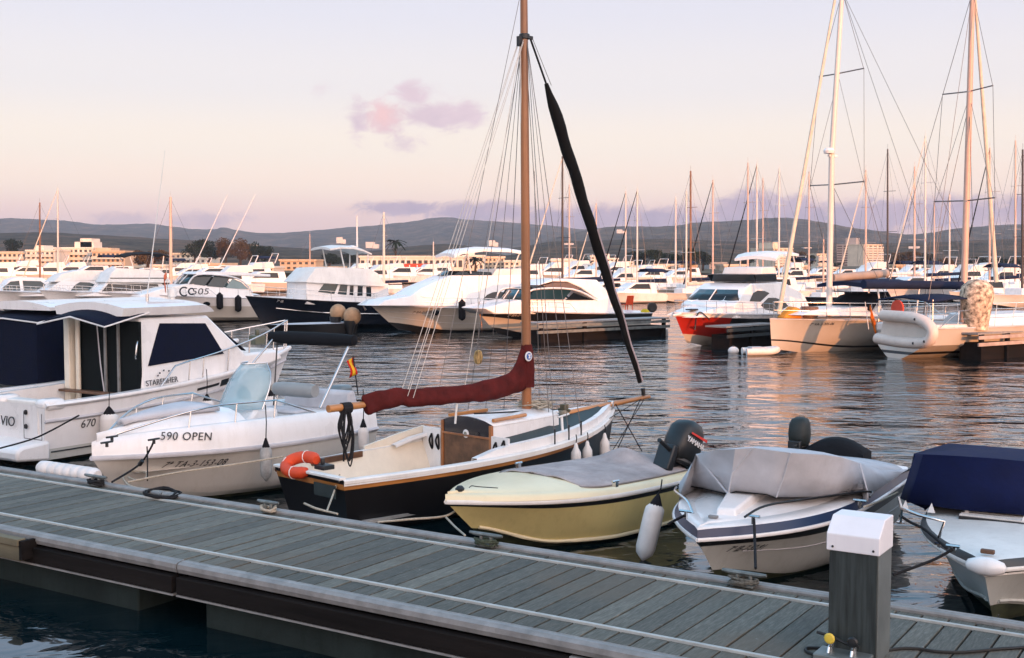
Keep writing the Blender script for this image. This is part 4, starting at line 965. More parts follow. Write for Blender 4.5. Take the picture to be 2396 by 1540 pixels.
    # name in white on the bow
    q = F.s(1390, 1010, -.2)
    for (px, py, py2, L_, lab) in ((1325, 1040, 0, .40, 'leftmost of three white fenders along the bow of the wooden sailboat'), (1357, 1034, 0, .38, 'middle one of three white fenders along the bow of the wooden sailboat'), (1383, 1018, 0, .48, 'tallest of three white fenders, nearest the stem of the wooden sailboat')):
        t = (F.d(px, py, .75).x) / L; p = H.sheer(min(.95, t)); stanchion_fender('hanging_fender', F.wor((p.x, -p.y - .09, F.s(px, py, -p.y - .09).z)), L_, .075, FENDER, lab, 'white fenders hung along the boats', rope=.12)
    # horseshoe lifebuoy lying on the stern
    a, b = F.t(672, 1066, -.12), F.t(765, 1104, -.2); c = (a + b) / 2
    e = empty('horseshoe_lifebuoy', F.wor(c), F.a, 'orange horseshoe lifebuoy hung over the stern of the wooden sailboat', 'lifebuoy')
    q = []
    for i in range(17):
        an = lerp(-2.35, 2.35, i / 16); q.append((.15 * math.sin(an), .25 * math.cos(an) + .02, .02 * math.cos(an)))
    q = [(x - .06, y, z + .03) for x, y, z in q]
    o = T(q, [.055] + [.078] * 15 + [.055], 'foam_ring', ORANGE, e, 12); o.rotation_euler = (R(-6), R(-34), R(12))
    for k in (3, 8, 13):
        w_ = T([Vector(q[k]) + Vector((.082 * math.cos(z), 0, .082 * math.sin(z))) for z in [j * .7 for j in range(10)]], .007, 'white_grab_line', LETTW, e, 5); w_.rotation_euler = (R(-6), R(-34), R(12))
    # ensign on its staff
    s0, s1 = F.s(838, 925, 0), F.s(826, 832, 0)
    e = empty('flag_on_staff', F.wor(s0), F.a, 'small red and yellow striped flag on a thin staff above the boom end', 'flag')
    l1 = s1 - s0; T([(0, 0, 0), l1], .009, 'staff', BLACK, e, 5)
    for nm, mt_, a, b in (('flag', REDF, .0, .28), ('flag_stripe', YELF, .28, .72), ('flag', REDF, .72, 1.0)):
        m = MB(); g = []
        for i in range(6):
            row = []
            for j in range(3):
                v = lerp(a, b, j / 2); u_ = i / 5; row.append((l1.x * (1 - .0) + .02 + .03 * u_ - .10 * v, .03 * math.sin(u_ * 5 + v * 2), l1.z - .02 - .22 * u_ - .05 * v))
            g.append(row)
        m.loft(g, False, False); o = m.build(nm, mt_, e, smooth=60); o.modifiers.new('t', 'SOLIDIFY').thickness = .004
    # woven paddle-like fender hanging behind the rigging
    f = F.s(1119, 836, .5); e = empty('striped_float', F.wor(f), F.a, 'small striped yellow float hanging from a thin line among the rigging', 'float')
    MB().lathe([(.01, -.11), (.05, -.09), (.075, 0), (.05, .09), (.01, .11)], 12).build('body', mat('striped_straw', (.45, .30, .13), .8, var=.6, vs=9, stretch=(3, 3, .3)), e)
    T([(0, 0, .1), (.02, 0, 1.2), F.loc(F.wor(hounds)) - f], .004, 'hanging_line', WIRE, e, 4)
    return F, H
WB, WBH = wood_boat()
# ------------------------------------------------------------------ outboard motor (parts hang on a root); local x forward, motor tilted
def outboard(parent_F, pos, yaw, tilt, sc, label, cowlm, name='outboard_motor', lett=False, group=None):
    e = empty(name, parent_F.wor(pos), parent_F.a + yaw, label, 'outboard', group)
    P = bpy.data.objects.new('tilted', None)
    m = MB(); secs = []
    for t, h, f, a, w_ in ((0, .00, .13, -.20, .13), (.1, .05, .17, -.24, .155), (.35, .2, .18, -.25, .165), (.7, .36, .15, -.23, .155), (.9, .44, .08, -.18, .125), (1, .47, .0, -.10, .07)):
        sec = []
        for j in range(16):
            an = 6.28318 * j / 16; cx_, sx_ = math.cos(an), math.sin(an)
            sec.append(((f + a) / 2 + (f - a) / 2 * math.copysign(abs(cx_) ** .6, cx_), w_ * math.copysign(abs(sx_) ** .6, sx_), h))
        secs.append(sec)
    Mt = Matrix.Rotation(tilt, 4, 'Y') @ Matrix.Scale(sc, 4)
    def fin(o): o.matrix_local = Mt; return o
    m.loft(secs, True, True); fin(m.build('cowl', cowlm, e, smooth=50))
    fin(MB().lathe([(.02, -.05), (.15, -.05), (.165, -.02), (.16, .01), (.1, .01)], 14, (-.04, 0, -.0)).build('lower_pan', BLACK, e))
    fin(MB().loft([[(.08, -.05, -.05), (.08, .05, -.05), (-.16, .04, -.05), (-.16, -.04, -.05)], [(.05, -.03, -.6), (.05, .03, -.6), (-.13, .02, -.6), (-.13, -.02, -.6)]], True, True).build('leg', BLACK, e))
    fin(MB().box((.2, 0, -.05), (.1, .22, .3)).box((.14, 0, .0), (.1, .14, .1)).build('clamp_bracket', BLACK, e, bevel=.02))
    fin(MB().tube([(.16, .05, .02), (.32, .06, .04), (.5, .08, .05)], .024, 8).build('tiller', BLACK, e))
    if lett:
        t_ = text('YAMAHA', .085, (0, 0, 0), (1, 0, 0), (0, 0, 1), LETTW, e, xs=.95, sp=.95)
        t_.matrix_local = Mt @ Matrix.Translation((.15, .174, .19)) @ Matrix.Rotation(R(180), 4, 'Z') @ Matrix.Rotation(R(90), 4, 'X')
        fin(MB().slab([(-.22, .166, .295), (.10, .170, .285), (.10, .170, .305), (-.22, .166, .325)], (0, 1, 0), .004).build('red_stripe', LETTR, e, smooth=0))
    return e
# ================================================================== yellow boat
def yellow_boat():
    L = 3.55; F = Frame(at_z(1042, 1172, .70) + Vector((math.cos(R(46)), math.sin(R(46)), 0)) * L, R(226))
    r = rootof('yellow_speedboat', F, 'yellow speedboat with pale deck and a stained grey tarp over the cockpit', 'motorboat')
    H = Hull(L, 1.85, .70, .60, draft=.35, over=.72, rake=.05, tf=.92, mid=.4, pw=2.3, chine=.42, cw=.82, zp=1.4, fl=.5)
    H.build(r, [(.39, SLIME), (.88, YELHUL), (.935, BLACK), (1, YELTOP)])
    H.rub(r, WHITE2, .975, .03, 'rubbing_strake'); T(H.line(.42, 1, .012, 24, .0, .97), .024, 'spray_rail', YELTOP, r); T(H.line(.42, -1, .012, 24, .0, .97), .024, 'spray_rail', YELTOP, r)
    H.ring(r, [(0, 0), (.02, .045), (.07, .07), (.16, .075)], YELTOP, 'gunwale', 0, 1, 28, 60)
    # foredeck: raised centre with a soft ridge
    m = MB(); secs = []
    for i in range(17):
        t = lerp(.40, .99, i / 16); p = H.sheer(t); w_ = max(p.y - .15, .0); k = 1 - sstep(.6, 1, t) * .6
        secs.append([(p.x, w_ * q, p.z + .075 + .07 * k * (1 - abs(q) ** 3)) for q in (1, .85, .6, .3, 0, -.3, -.6, -.85, -1)])
    m.loft(secs, False, False).build('foredeck', YELTOP, r, smooth=60)
    m = MB(); secs = []; rnd = random.Random(3)
    for i in range(25):
        t = lerp(.56, -.005, i / 24); p = H.sheer(max(t, 0)); w_ = max(p.y - .10, 0) * min(1, .88 + i / 20); x = p.x - (.02 if t < 0 else 0)
        row = []
        for j in range(13):
            q = 1 - j / 6; z = p.z + .085 + .085 * (1 - abs(q) ** 3) + .05 * sstep(.25, .0, t) * (1 - abs(q)) + .02 * rnd.uniform(-1, 1) * (1 - abs(q) ** 4) + .16 * math.exp(-((t - .1) / .05) ** 2 - (q / .35) ** 2)
            row.append((x, w_ * q, z))
        secs.append(row)
    m.loft(secs, False, False); o = m.build('cockpit_tarp', BROWNTARP, r, smooth=70, subd=1); o.modifiers.new('t', 'SOLIDIFY').thickness = .012
    T([(a[0][0], a[0][1], a[0][2]) for a in secs][::-1] + [tuple(secs[0][6])] + [(a[-1][0], a[-1][1], a[-1][2]) for a in secs], .010, 'tarp_hem', mat('tarp_hem_rope', (.2, .18, .17), .9), r, 5)
    q = F.d(1076, 1145, .8); MB().lathe([(.05, 0), (.055, .03), (.03, .06), (.01, .065)], 10, (q.x, q.y, .78)).build('bow_fitting', BLACK, r)
    T(catm([F.d(1098, 1141, .86), F.d(1104, 1137, .87), F.d(1120, 1139, .87), F.d(1165, 1142, .86)], 4), .006, 'thin_cord', ROPED, r, 4)
    for a in ((1213, 1085), (1440, 1128)): q = F.d(*a, .84); MB().tube([(q.x - .06, q.y, .85), (q.x + .06, q.y, .85)], .015, 6).box((q.x, q.y, .82), (.05, .05, .07)).build('deck_cleat', CHROME, r)
    q = F.t(1588, 1085, -.10); 
    outboard(F, (q.x + .05, q.y, q.z + .06), 0, R(-27), 1.2, 'black outboard motor tilted up at the stern of the yellow speedboat', mat('glossy_black_cowl', (.008, .009, .010), .4), lett=True)
    return F, H
YB, YBH = yellow_boat()
# ================================================================== speedboat with grey cover
def grey_boat():
    F = Frame(at_z(1632, 1264, .66) + N_ * 4.55, A2); L = 4.55
    r = rootof('covered_speedboat', F, 'white speedboat with a blue band and a pale grey canvas cover', 'motorboat')
    H = Hull(L, 1.95, .66, .68, draft=.3, over=.62, rake=.05, tf=.95, mid=.4, pw=2.9, chine=.42, cw=.86, zp=1.3, fl=.55)
    H.build(r, [(.34, SLIME), (.86, GREYHULL), (.985, BLACK), (1, BLACK)])
    H.rub(r, WHITE, 1.0, .022, 'rubbing_strake'); T(H.line(.70, 1, .004, 20, .1, .9), .006, 'moulded_line', GREYTARP, r, 4)
    H.ring(r, [(0, 0.01), (.05, .10)], BLUESTR, 'blue_band', 0, 1, 30, 60)
    H.ring(r, [(.05, .10), (.07, .115), (.25, .13), (.27, .12)], WHITE, 'side_deck', 0, 1, 30, 60)
    m = MB(); secs = []
    for i in range(17):
        t = lerp(.30, .99, i / 16); p = H.sheer(t); w_ = max(p.y - .2, 0); k = 1 - sstep(.55, 1, t)
        secs.append([(p.x, w_ * q, p.z + .115 + .10 * k * (1 - q * q) + .025 * (1 - abs(q) ** 6)) for q in (1, .8, .6, .3, 0, -.3, -.6, -.8, -1)])
    m.loft(secs, False, False).build('foredeck', WHITE, r, smooth=60)
    # raised hatch on the foredeck
    a, b, c, d = [F.d(*q, .86) for q in ((1716, 1152), (1805, 1160), (1722, 1199), (1672, 1196))]
    MB().loft([[(p.x, p.y, .72) for p in (a, b, c, d)], [(lerp(p.x, (a.x + c.x) / 2, .1), lerp(p.y, (a.y + c.y) / 2, .1), .90 + (.10 if k < 2 else -.015)) for k, p in enumerate((a, b, c, d))]], True, True).build('cuddy_hatch', WHITE, r, bevel=.02)
    T([a + Vector((0, 0, .1)), a.lerp(b, .5) + Vector((.0, 0, .13)), b + Vector((0, 0, .1))], .013, 'hatch_seal', BLACK, r)
    # canvas cover, tent-like over the windscreen
    fb = [F.d(x, y, z) for x, y, z in ((1588, 1133, .86), (1640, 1142, .88), (1704, 1156, .93), (1723, 1150, .97), (1795, 1157, .97), (1816, 1165, .93), (1900, 1165, .90), (1960, 1158, .88), (2029, 1151, .88))]
    ft = [F.d(x, y, z) for x, y, z in ((1630, 1064, 1.30), (1676, 1053, 1.42), (1720, 1051, 1.46), (1763, 1048, 1.47), (1805, 1054, 1.46), (1850, 1060, 1.44), (1925, 1064, 1.39), (1968, 1070, 1.31), (2010, 1084, 1.16))]
    sn = H.sheer(.02); st = H.sheer(.0)
    m = MB(); n = len(fb); q = [v + Vector((.015, 0, 0)) for v in fb]
    rows = [[tuple(v) for v in fb], [tuple(a.lerp(b, .5) + Vector((-.01, 0, -.01))) for a, b in zip(fb, ft)], [tuple(b) for b in ft]]
    for t, zz, wsc in ((.42, 1.22, .84), (.25, 1.02, .88), (.1, .92, .94), (-.01, .86, 1.0)):
        p = H.sheer(max(t, 0)); w_ = (p.y - .02) * wsc
        rows.append([(p.x + .0, lerp(-w_, w_, i / (n - 1)), zz - .10 * abs(i / (n - 1) * 2 - 1) ** 3) for i in range(n)])
    m.loft(rows, False, False)
    for side, idx in ((1, n - 1), (-1, 0)):
        lo = []; up = [r_[idx] for r_ in rows]
        for r_ in up:
            t = min(1, max(0, r_[0] / L)); p = H.sheer(t); lo.append((r_[0], side * max(p.y - .04, abs(r_[1])), p.z + .10))
        k_ = len(m.v); m.v += up + lo; nn = len(up)
        for i in range(nn - 1): m.f.append([k_ + i, k_ + i + 1, k_ + nn + i + 1, k_ + nn + i]); m.m.append(0)
    o = m.build('canvas_cover', GREYTARP, r, smooth=40); o.modifiers.new('t', 'SOLIDIFY').thickness = .015
    for i in (2, 5): T([rows[0][i], rows[1][i], rows[2][i + (1 if i == 2 else 0)]], .010, 'cover_seam', GREYTARP, r, 5)
    T([rows[0][2], rows[1][1], rows[2][0]], .010, 'cover_seam', GREYTARP, r, 5)
    T([tuple(v + Vector((.012, 0, 0))) for v in fb], .007, 'cover_cord', ROPED, r, 4)
    # side rails
    for pts in (((1583, 1140), (1580, 1150), (1607, 1171), (1622, 1201)), ((1742, 1210), (1790, 1184), (1880, 1169), (2030, 1150), (2035, 1163))):
        q = [F.d(x, y, .98 if i in (1, 2) else .90) for i, (x, y) in enumerate(pts)]; T(catm(q, 5), .012, 'grab_rail', CHROME if len(pts) == 4 else BLACK, r)
    for a in ((1605, 1205), (1762, 1217), (2012, 1180)):
        q = F.d(*a, .82); MB().tube([(q.x, q.y - .07, .86), (q.x, q.y + .07, .86)], .016, 6).tube([(q.x, q.y, .78), (q.x, q.y, .86)], .02, 6).build('deck_cleat', CHROME, r)
    for a in ((1678, 1161), (1669, 1211)): q = F.d(*a, .82); MB().box((q.x, q.y, .83), (.05, .1, .025)).build('deck_fitting', ALU, r, bevel=.008)
    hulltext(F, H, r, 1, (1695, 1291), (1800, 1284), '7ª IB-7-52-91', .095, LETT, shear=.3, sp=1.15, xs=.72)
    MB().lathe([(.02, -.03), (.02, .02)], 8, F.s(1682, 1337, .0).to_tuple(), 'X').build('towing_eye', CHROME, r)
    fp = F.d(1562, 1148, .80); stanchion_fender('hanging_fender', F.wor((fp.x, fp.y - .12, .72)), .72, .115, FENDER, 'big white fender leaning out beside the blue-banded bow', 'white fenders hung along the boats', tilt=(R(-6), R(14)), rope=.2, mcap=FENDBL)
    q = F.s(1825, 1055, -.62); outboard(F, (-.22, q.y, q.z - .02), 0, 0.0, .8, 'narrow dark green outboard motor standing up behind the grey cover', mat('dark_green_cowl', (.010, .015, .014), .6, var=.15))
    q = F.s(1938, 1062, -.1)
    e = empty('covered_engine', F.wor((-.25, q.y, q.z - .05)), F.a, 'wide dark canvas-covered engine hump showing behind the grey cover', 'engine')
    m = MB(); secs = []
    for i in range(9):
        t = i / 8; y = lerp(.40, -.40, t); h = .22 * math.sin(math.pi * min(.97, max(.03, t))) ** .55
        secs.append([(-.2 * (1 - .3 * abs(t - .5)), y, -.25), (-.18, y, h * .7), (-.06, y, h), (.1, y, h * .95), (.2, y, h * .6), (.22, y, -.25)])
    m.loft(secs, True, True).build('cover', DARKCLOTH, e, smooth=60)
    MB().box((0, 0, -.45), (.2, .3, .5)).build('leg', BLACK, e, bevel=.03)
    return F, H
GB, GBH = grey_boat()
# ================================================================== boat with navy cover, right edge
def navy_boat():
    F = Frame(at_z(2303, 1334, .68) + N_ * 4.8, A2); L = 4.8
    r = rootof('covered_speedboat', F, 'white speedboat with a dark band and a navy canvas cover, cut off at the right', 'motorboat')
    H = Hull(L, 2.05, .68, .70, draft=.32, over=.5, rake=.05, tf=.95, mid=.4, pw=3.0, chine=.42, cw=.85, zp=1.2, fl=.5)
    H.build(r, [(.345, SLIME), (.87, GREYHULL), (1, BLACK)])
    H.rub(r, WHITE2, .985, .022, 'rubbing_strake'); H.rub(r, WHITE2, .90, .012, 'lower_strake'); T(H.line(.40, -1, .006, 20, .1, .97), .018, 'spray_rail', GREYHULL, r); T(H.line(.40, 1, .006, 20, .1, .97), .018, 'spray_rail', GREYHULL, r)
    H.ring(r, [(0, 0), (.04, .06), (.06, .075)], mat('dark_grey_band', (.03, .033, .036), .4), 'dark_band', 0, 1, 30, 60)
    H.deck(r, WHITE2, inset=.055, dz=.075, camber=.07)
    MB().lathe([(.02, -.17), (.05, -.15), (.085, -.05), (.085, .05), (.05, .15), (.02, .17)], 12, (L - .06, 0, .70), 'Y').build('bow_cap', WHITE, r, smooth=60)
    lo = [F.d(x, y, z) for x, y, z in ((2106, 1166, .84), (2125, 1176, .86), (2235, 1192, .88), (2330, 1200, .88), (2420, 1208, .87), (2520, 1212, .85))]
    up = [F.d(x, y, z) for x, y, z in ((2141, 1062, 1.36), (2160, 1063, 1.40), (2240, 1067, 1.44), (2330, 1073, 1.44), (2420, 1082, 1.40), (2520, 1092, 1.32))]
    m = MB(); n = len(lo); rows = [[tuple(v) for v in lo], [tuple(a.lerp(b, .5) + Vector((-.015, 0, 0))) for a, b in zip(lo, up)], [tuple(v) for v in up]]
    for t, z in ((.35, 1.32), (.15, 1.1), (0, .9)):
        p = H.sheer(t); rows.append([(p.x, lerp(-p.y, p.y, i / (n - 1)) * .97, z) for i in range(n)])
    m.loft(rows, False, False)
    for idx, sd in ((0, -1), (n - 1, 1)):
        upr = [q[idx] for q in rows]; low = []
        for v in upr: p = H.sheer(min(1, max(0, v[0] / L))); low.append((v[0], sd * (p.y - .02), p.z + .07))
        k = len(m.v); m.v += upr + low; nn = len(upr)
        for i in range(nn - 1): m.f.append([k + i, k + i + 1, k + nn + i + 1, k + nn + i]); m.m.append(0)
    o = m.build('canvas_cover', mat('bright_navy_canvas', (.006, .011, .052), .85, var=.12, vs=5, bump=.25, bs=14), r, smooth=40); o.modifiers.new('t', 'SOLIDIFY').thickness = .015
    for a in ((2120, 1171), (2181, 1177), (2264, 1186), (2398, 1205)):
        q = F.d(*a, .9); MB().slab([(q.x + .02, q.y - .04, .80), (q.x + .02, q.y + .04, .80), (q.x - .0, q.y, .90)], (1, 0, .2), .02).build('corner_patch', LETTW, r, smooth=0)
    # teak-strip vent on the deck
    a, b = F.d(2278, 1204, .80), F.d(2400, 1215, .80)
    MB().box(((a.x + b.x) / 2 + .12, (a.y + b.y) / 2, .815), (.42, .66, .03)).build('deck_vent', BLACK, r, smooth=0)
    for k in range(4): MB().box(((a.x + b.x) / 2 - .03 + k * .1, (a.y + b.y) / 2, .835), (.05, .66, .02)).build('vent_slat', WHITE2, r, smooth=0)
    q = F.d(2311, 1292, .80); MB().box((q.x, q.y, .805), (.05, .12, .04)).build('deck_fitting', TEAK, r, bevel=.01)
    pts = [F.d(2103, 1165, 1.0), F.d(2110, 1190, 1.05), F.d(2150, 1205, 1.05), F.d(2210, 1220, 1.02), F.d(2197, 1258, .84)]
    T(pts, .016, 'grab_rail', CHROME, r); T([F.d(2107, 1222, .80), F.d(2110, 1190, 1.05)], .014, 'rail_post', CHROME, r)
    for a in ((2107, 1222), (2195, 1272)): q = F.d(*a, .80); MB().lathe([(.04, 0), (.04, .015)], 10, (q.x, q.y, .79)).build('rail_foot', CHROME, r)
    T(catm([F.d(2105, 1206, .9), F.d(2130, 1222, .86), F.d(2165, 1240, .85), F.d(2215, 1283, .82)], 4), .014, 'deck_line', ROPED, r)
    q = F.d(2230, 1285, .80); MB().tube([(q.x, q.y - .06, .83), (q.x, q.y + .06, .83)], .016, 6).box((q.x, q.y, .8), (.04, .05, .06)).build('deck_cleat', CHROME, r)
    T([(L - .62, 0, .12), (L - .58, 0, .12)], .03, 'towing_eye', CHROME, r)
    return F
NB = navy_boat()
# ================================================================== fender log on the far edge, mooring lines
u, v = dk(157, 1115)
e = empty('fender_log', DP(u, v + .02, DZ + .06), R(-32.6), 'long white ribbed dock fender lying at the far edge under the cabin boat', 'fender')
pr = [(.02, -.60), (.07, -.60), (.10, -.55)]
for k in range(6):
    x = -.42 + k * .16; pr += [(.105, x - .05), (.105, x + .05), (.095, x + .06), (.095, x + .09)]
pr += [(.105, .5), (.10, .55), (.07, .60), (.02, .60)]
MB().lathe(pr, 16, (0, 0, 0), 'X').build('body', FENDER, e, smooth=50)
G = 'mooring lines from the boats to the pontoon'
rope([rz(0, 1049, .75), rz(90, 1022, .80), rz(185, 972, 1.05)], .013, ROPED, 'thin black line slanting across the stern of the cabin boat', group=G)
rope([rz(262, 1128, .62), rz(325, 1088, .7), rz(352, 1050, .95), rz(360, 1030, 1.06)], .014, ROPED, 'black rope from the tangled cleat up to the open boat bow cleat', group=G)
MBt = T(catm([rz(333, 1078, .8), rz(326, 1088, .74)], 3), .03, 'rope_snubber', BLACK); tag(MBt, 'black rubber snubber on the bow rope of the open boat', 'snubber')
rope([rz(345, 1125, .62), rz(345, 1070, .88), rz(344, 1045, 1.02)], .009, ROPED, 'thin black line dropping straight from the open boat bow', group=G)
rope([rz(300, 1128, .62), rz(420, 1105, .70), rz(560, 1085, .76), rz(665, 1068, .80)], .013, ROPEM, 'long pale rope stretched from the left cleat to the wooden stern', group=G)
rope(ontop([(300, 1122), (318, 1130), (340, 1126), (342, 1112), (320, 1108), (300, 1110), (288, 1122), (300, 1140), (330, 1150), (372, 1157)], .03), .014, ROPEM, 'loose loop of pale rope lying by the tangled cleat')
rnd = random.Random(11); q = []
for i in range(34): q.append(Vector((*at_z(378 + 46 * math.cos(i * 1.05) * rnd.uniform(.6, 1), 1161 + 13 * math.sin(i * 1.05) * rnd.uniform(.6, 1), DZ).xy, DZ + .02 + .03 * rnd.random())))
tag(T(catm(q, 3), .012, 'rope_coil', ROPED), 'flat black rope coil on the planks beside the pale loop', 'rope')
rope([rz(795, 1110, .78), rz(782, 1150, .6), rz(764, 1198, .52)], .012, ROPEM, 'pale line from the corner of the wooden stern down to the pontoon edge', group=G)
rope([rz(712, 1178, .62), rz(740, 1190, .60), rz(790, 1203, .58)], .013, ROPEM, 'pale rope tail running from the knotted cleat along the edge', group=G)
rope([rz(885, 1222, .58), rz(960, 1215, .52), rz(1040, 1208, .5), rz(1072, 1190, .55)], .013, ROPEM, 'pale rope from the pontoon edge to the stem of the yellow boat', group=G)
rope([rz(1044, 1211, .5), rz(1065, 1233, .5), rz(1088, 1253, .56)], .012, ROPEM, 'short pale rope from the yellow stem down to the edge', group=G)
rope([rz(1764, 1214, .86), rz(1766, 1260, .72), rz(1768, 1330, .60)], .014, ROPED, 'black line from the grey-covered bow straight down to its cleat', group=G)
rope([rz(1602, 1206, .84), rz(1575, 1220, .74), rz(1562, 1228, .7)], .014, ROPED, 'short black strap over the blue band at the bow', group=G)
rope([rz(2022, 1186, .82), rz(2060, 1172, .7), rz(2100, 1152, .62)], .013, ROPEM, 'pale line between the two covered speedboats', group=G)
rope([rz(2230, 1285, .82), rz(2180, 1312, .7), rz(2090, 1345, .58)], .014, ROPED, 'dark line from the navy-covered bow towards the pedestal', group=G)
# ================================================================== moored yachts across the basin
def yframe(stem, L, over, deg):
    P = at_z(*stem, 0); h = Vector((math.cos(R(deg)), math.sin(R(deg)), 0)); return Frame(P - h * (L - over), R(deg))
def yacht(label, stem, L, B, zb, zs, deg=213, over=1.6, bands=None, blocks=(), panes=(), name='motor_yacht', rail=(.45, .98, .42), cat='yacht', deckm=WHITE, tf=.88, fl=.7, mid=.42, pw=2.2, rubm=GREYTARP, side=1, **kw):
    F = yframe(stem, L, over, deg); r = rootof(name, F, label, cat, 'motor yachts moored across the basin' if cat == 'yacht' else None)
    H = Hull(L, B, zb, zs, draft=.4, over=over, rake=.1, tf=tf, mid=mid, pw=pw, chine=.34, zp=1.6, fl=fl, **kw)
    H.build(r, bands or [(.33, BLACK), (1, WHITE)], n=20); H.deck(r, deckm, camber=.1, n=16); H.rub(r, rubm, .985, .03)
    ws = []
    for (nm, poly, y, wb, wt, m, fi, nose) in blocks:
        ws.append(house(r, P2(F, poly, side * y), wb, wt, m, nm, fi, .04, nose))
    for (i, poly, m, nm) in panes:
        y = blocks[i][2]
        for s_ in (1, -1): sidepane(r, P2(F, poly, side * y), ws[i], m, nm, s_, .02, .015)
    if rail: H.rail(r, rail[0], rail[1], rail[2], 8, .08, .011, True, 'bow_rail', hb=rail[2] * 1.15)
    return F, H, r, ws
def front_pane(F, r, quad, y, w_lo, w_hi, m, name='windscreen', off=.03, mull=2):
    """raked windscreen: quad = pixel base and top of its front edge, traced on plane y"""
    a, b = F.s(*quad[0], y), F.s(*quad[1], y); mb = MB(); rows = []
    for p, w_ in ((a, w_lo), (b, w_hi)): rows.append([(p.x + off + .28 * (1 - abs(q) ** 2.5), w_ * q, p.z) for q in (-1, -.75, -.4, 0, .4, .75, 1)])
    mb.loft(rows, False, False); o = mb.build(name, m, r, smooth=60); o.modifiers.new('t', 'SOLIDIFY').thickness = .02
    for q in ((0,) if mull == 1 else (-.36, .36)): T([(a.x + off + .30 * (1 - abs(q) ** 2.5), w_lo * q, a.z), (b.x + off + .30 * (1 - abs(q) ** 2.5), w_hi * q, b.z)], .025, 'windscreen_bar', WHITE, r)
    return o
def reg(F, H, r, px, py, ex, ey, s, _, h, m=LETT, **k):
    return hulltext(F, H, r, 1, (px, py), (ex, ey), s, h, m, **k)
TOPCOAT = WHITE
# ---- white flybridge yacht, left of the tall wooden mast
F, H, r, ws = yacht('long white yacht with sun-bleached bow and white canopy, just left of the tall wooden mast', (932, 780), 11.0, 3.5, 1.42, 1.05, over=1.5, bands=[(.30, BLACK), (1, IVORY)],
    blocks=[('deckhouse', [(890, 716), (908, 703), (966, 693), (992, 676), (1062, 645), (1226, 643), (1250, 665), (1250, 718)], 1.15, 1.35, .95, WHITE, .25, .5),
            ('flybridge_screen', [(1061, 645), (1074, 634), (1150, 637), (1150, 645)], .8, .9, .8, GLASSD, .1, .3),
            ('flybridge_seats', [(1150, 645), (1160, 630), (1232, 628), (1232, 645)], .8, .9, .85, WHITE2, 0, 0)],
    panes=[(0, [(1131, 700), (1141, 690), (1155, 684), (1170, 682), (1190, 687), (1205, 697), (1196, 702), (1142, 703)], GLASSD, 'side_window')])
def canopy(F, r, pts, w_, th=.10, m=WHITE, legs=(), name='canopy', y=.8):
    a = [F.s(x, yy, y) for x, yy in pts]; mb = MB(); secs = []
    for p in a: secs.append([(p.x, w_ * q, p.z - .12 * abs(q) ** 3) for q in (1, .6, 0, -.6, -1)] + [(p.x, w_ * q, p.z - th - .10 * abs(q) ** 3) for q in (-1, 0, 1)])
    mb.loft(secs, True, True).build(name, m, r, smooth=50)
    for (u, v) in legs:
        p, q = F.s(*u, y), F.s(*v, y)
        for s_ in (1, -1): T([(p.x, s_ * w_ * .9, p.z - .08), (q.x, s_ * w_ * .92, q.z)], .035, name + '_post', WHITE2, r)
canopy(F, r, [(1060, 592), (1078, 583), (1130, 577), (1190, 579), (1232, 586)], .95, .14, WHITE, [((1092, 585), (1100, 640)), ((1215, 586), (1195, 640))])
q = F.s(1018, 731.5, 1.2)
MB().lathe([(.01, 0), (.12, .005), (.13, .0), (.13, -.03)], 14).build('porthole', GLASSD, r).matrix_local = Matrix.Translation((q.x, H.bd(q.x / 11) * .985 + .03, q.z)) @ Matrix.Rotation(R(-90), 4, 'X') @ Matrix.Scale(1.7, 4, (1, 0, 0)) 
reg(F, H, r, 963, 734, 1012, 732, '7ª BA-2-371-07', .2, .16, shear=.25)
for z in (.52, .74): T(H.line(z, 1, .006, 20, .1, .97), .008, 'moulded_line', GREYTARP, r, 4)
MB().tube([(10.9, 0, 1.45), (11.35, 0, 1.38), (11.2, 0, 1.15)], .05, 6).build('anchor', CHROME, r)
p = F.wor(F.s(1081, 700, 1.72)); stanchion_fender('hanging_fender', p, 1.0, .17, FENDBL, 'black fender amidships on the long white yacht left of the wooden mast', 'dark fenders hung on the yachts', rope=.4)
# ---- sport yacht with black band
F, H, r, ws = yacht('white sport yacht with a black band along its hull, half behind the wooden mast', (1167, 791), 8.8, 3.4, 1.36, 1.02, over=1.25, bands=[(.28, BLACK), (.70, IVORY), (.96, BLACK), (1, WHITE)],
    blocks=[('deckhouse', [(1140, 722), (1190, 708), (1245, 700), (1395, 702), (1440, 690), (1448, 735), (1160, 735)], 1.15, 1.38, 1.2, WHITE, .22, .4),
            ('hard_top', [(1266, 668), (1294, 655), (1330, 652), (1400, 655), (1428, 690), (1428, 702), (1398, 702), (1362, 674), (1332, 660), (1300, 659)], 1.05, 1.15, .95, WHITE, .1, .2),
            ('cockpit_glass', [(1274, 668), (1302, 660), (1332, 661), (1360, 675), (1352, 680), (1290, 680)], 1.0, 1.02, .95, mat('amber_window', (.10, .045, .018), .1, coat=.5), .1, .2)],
    panes=[], rail=(.5, .98, .4))
a = [(1236, 700), (1250, 678), (1337, 678), (1318, 701)]; w_ = lambda x, z: 1.18
sidepane(r, P2(F, a, 1.15), w_, GLASST, 'window', 1); sidepane(r, P2(F, a, 1.15), w_, GLASST, 'window', -1)
a = [(1323, 702), (1341, 685), (1388, 702)]; sidepane(r, P2(F, a, 1.15), w_, GLASSD, 'window', 1); sidepane(r, P2(F, a, 1.15), w_, GLASSD, 'window', -1)
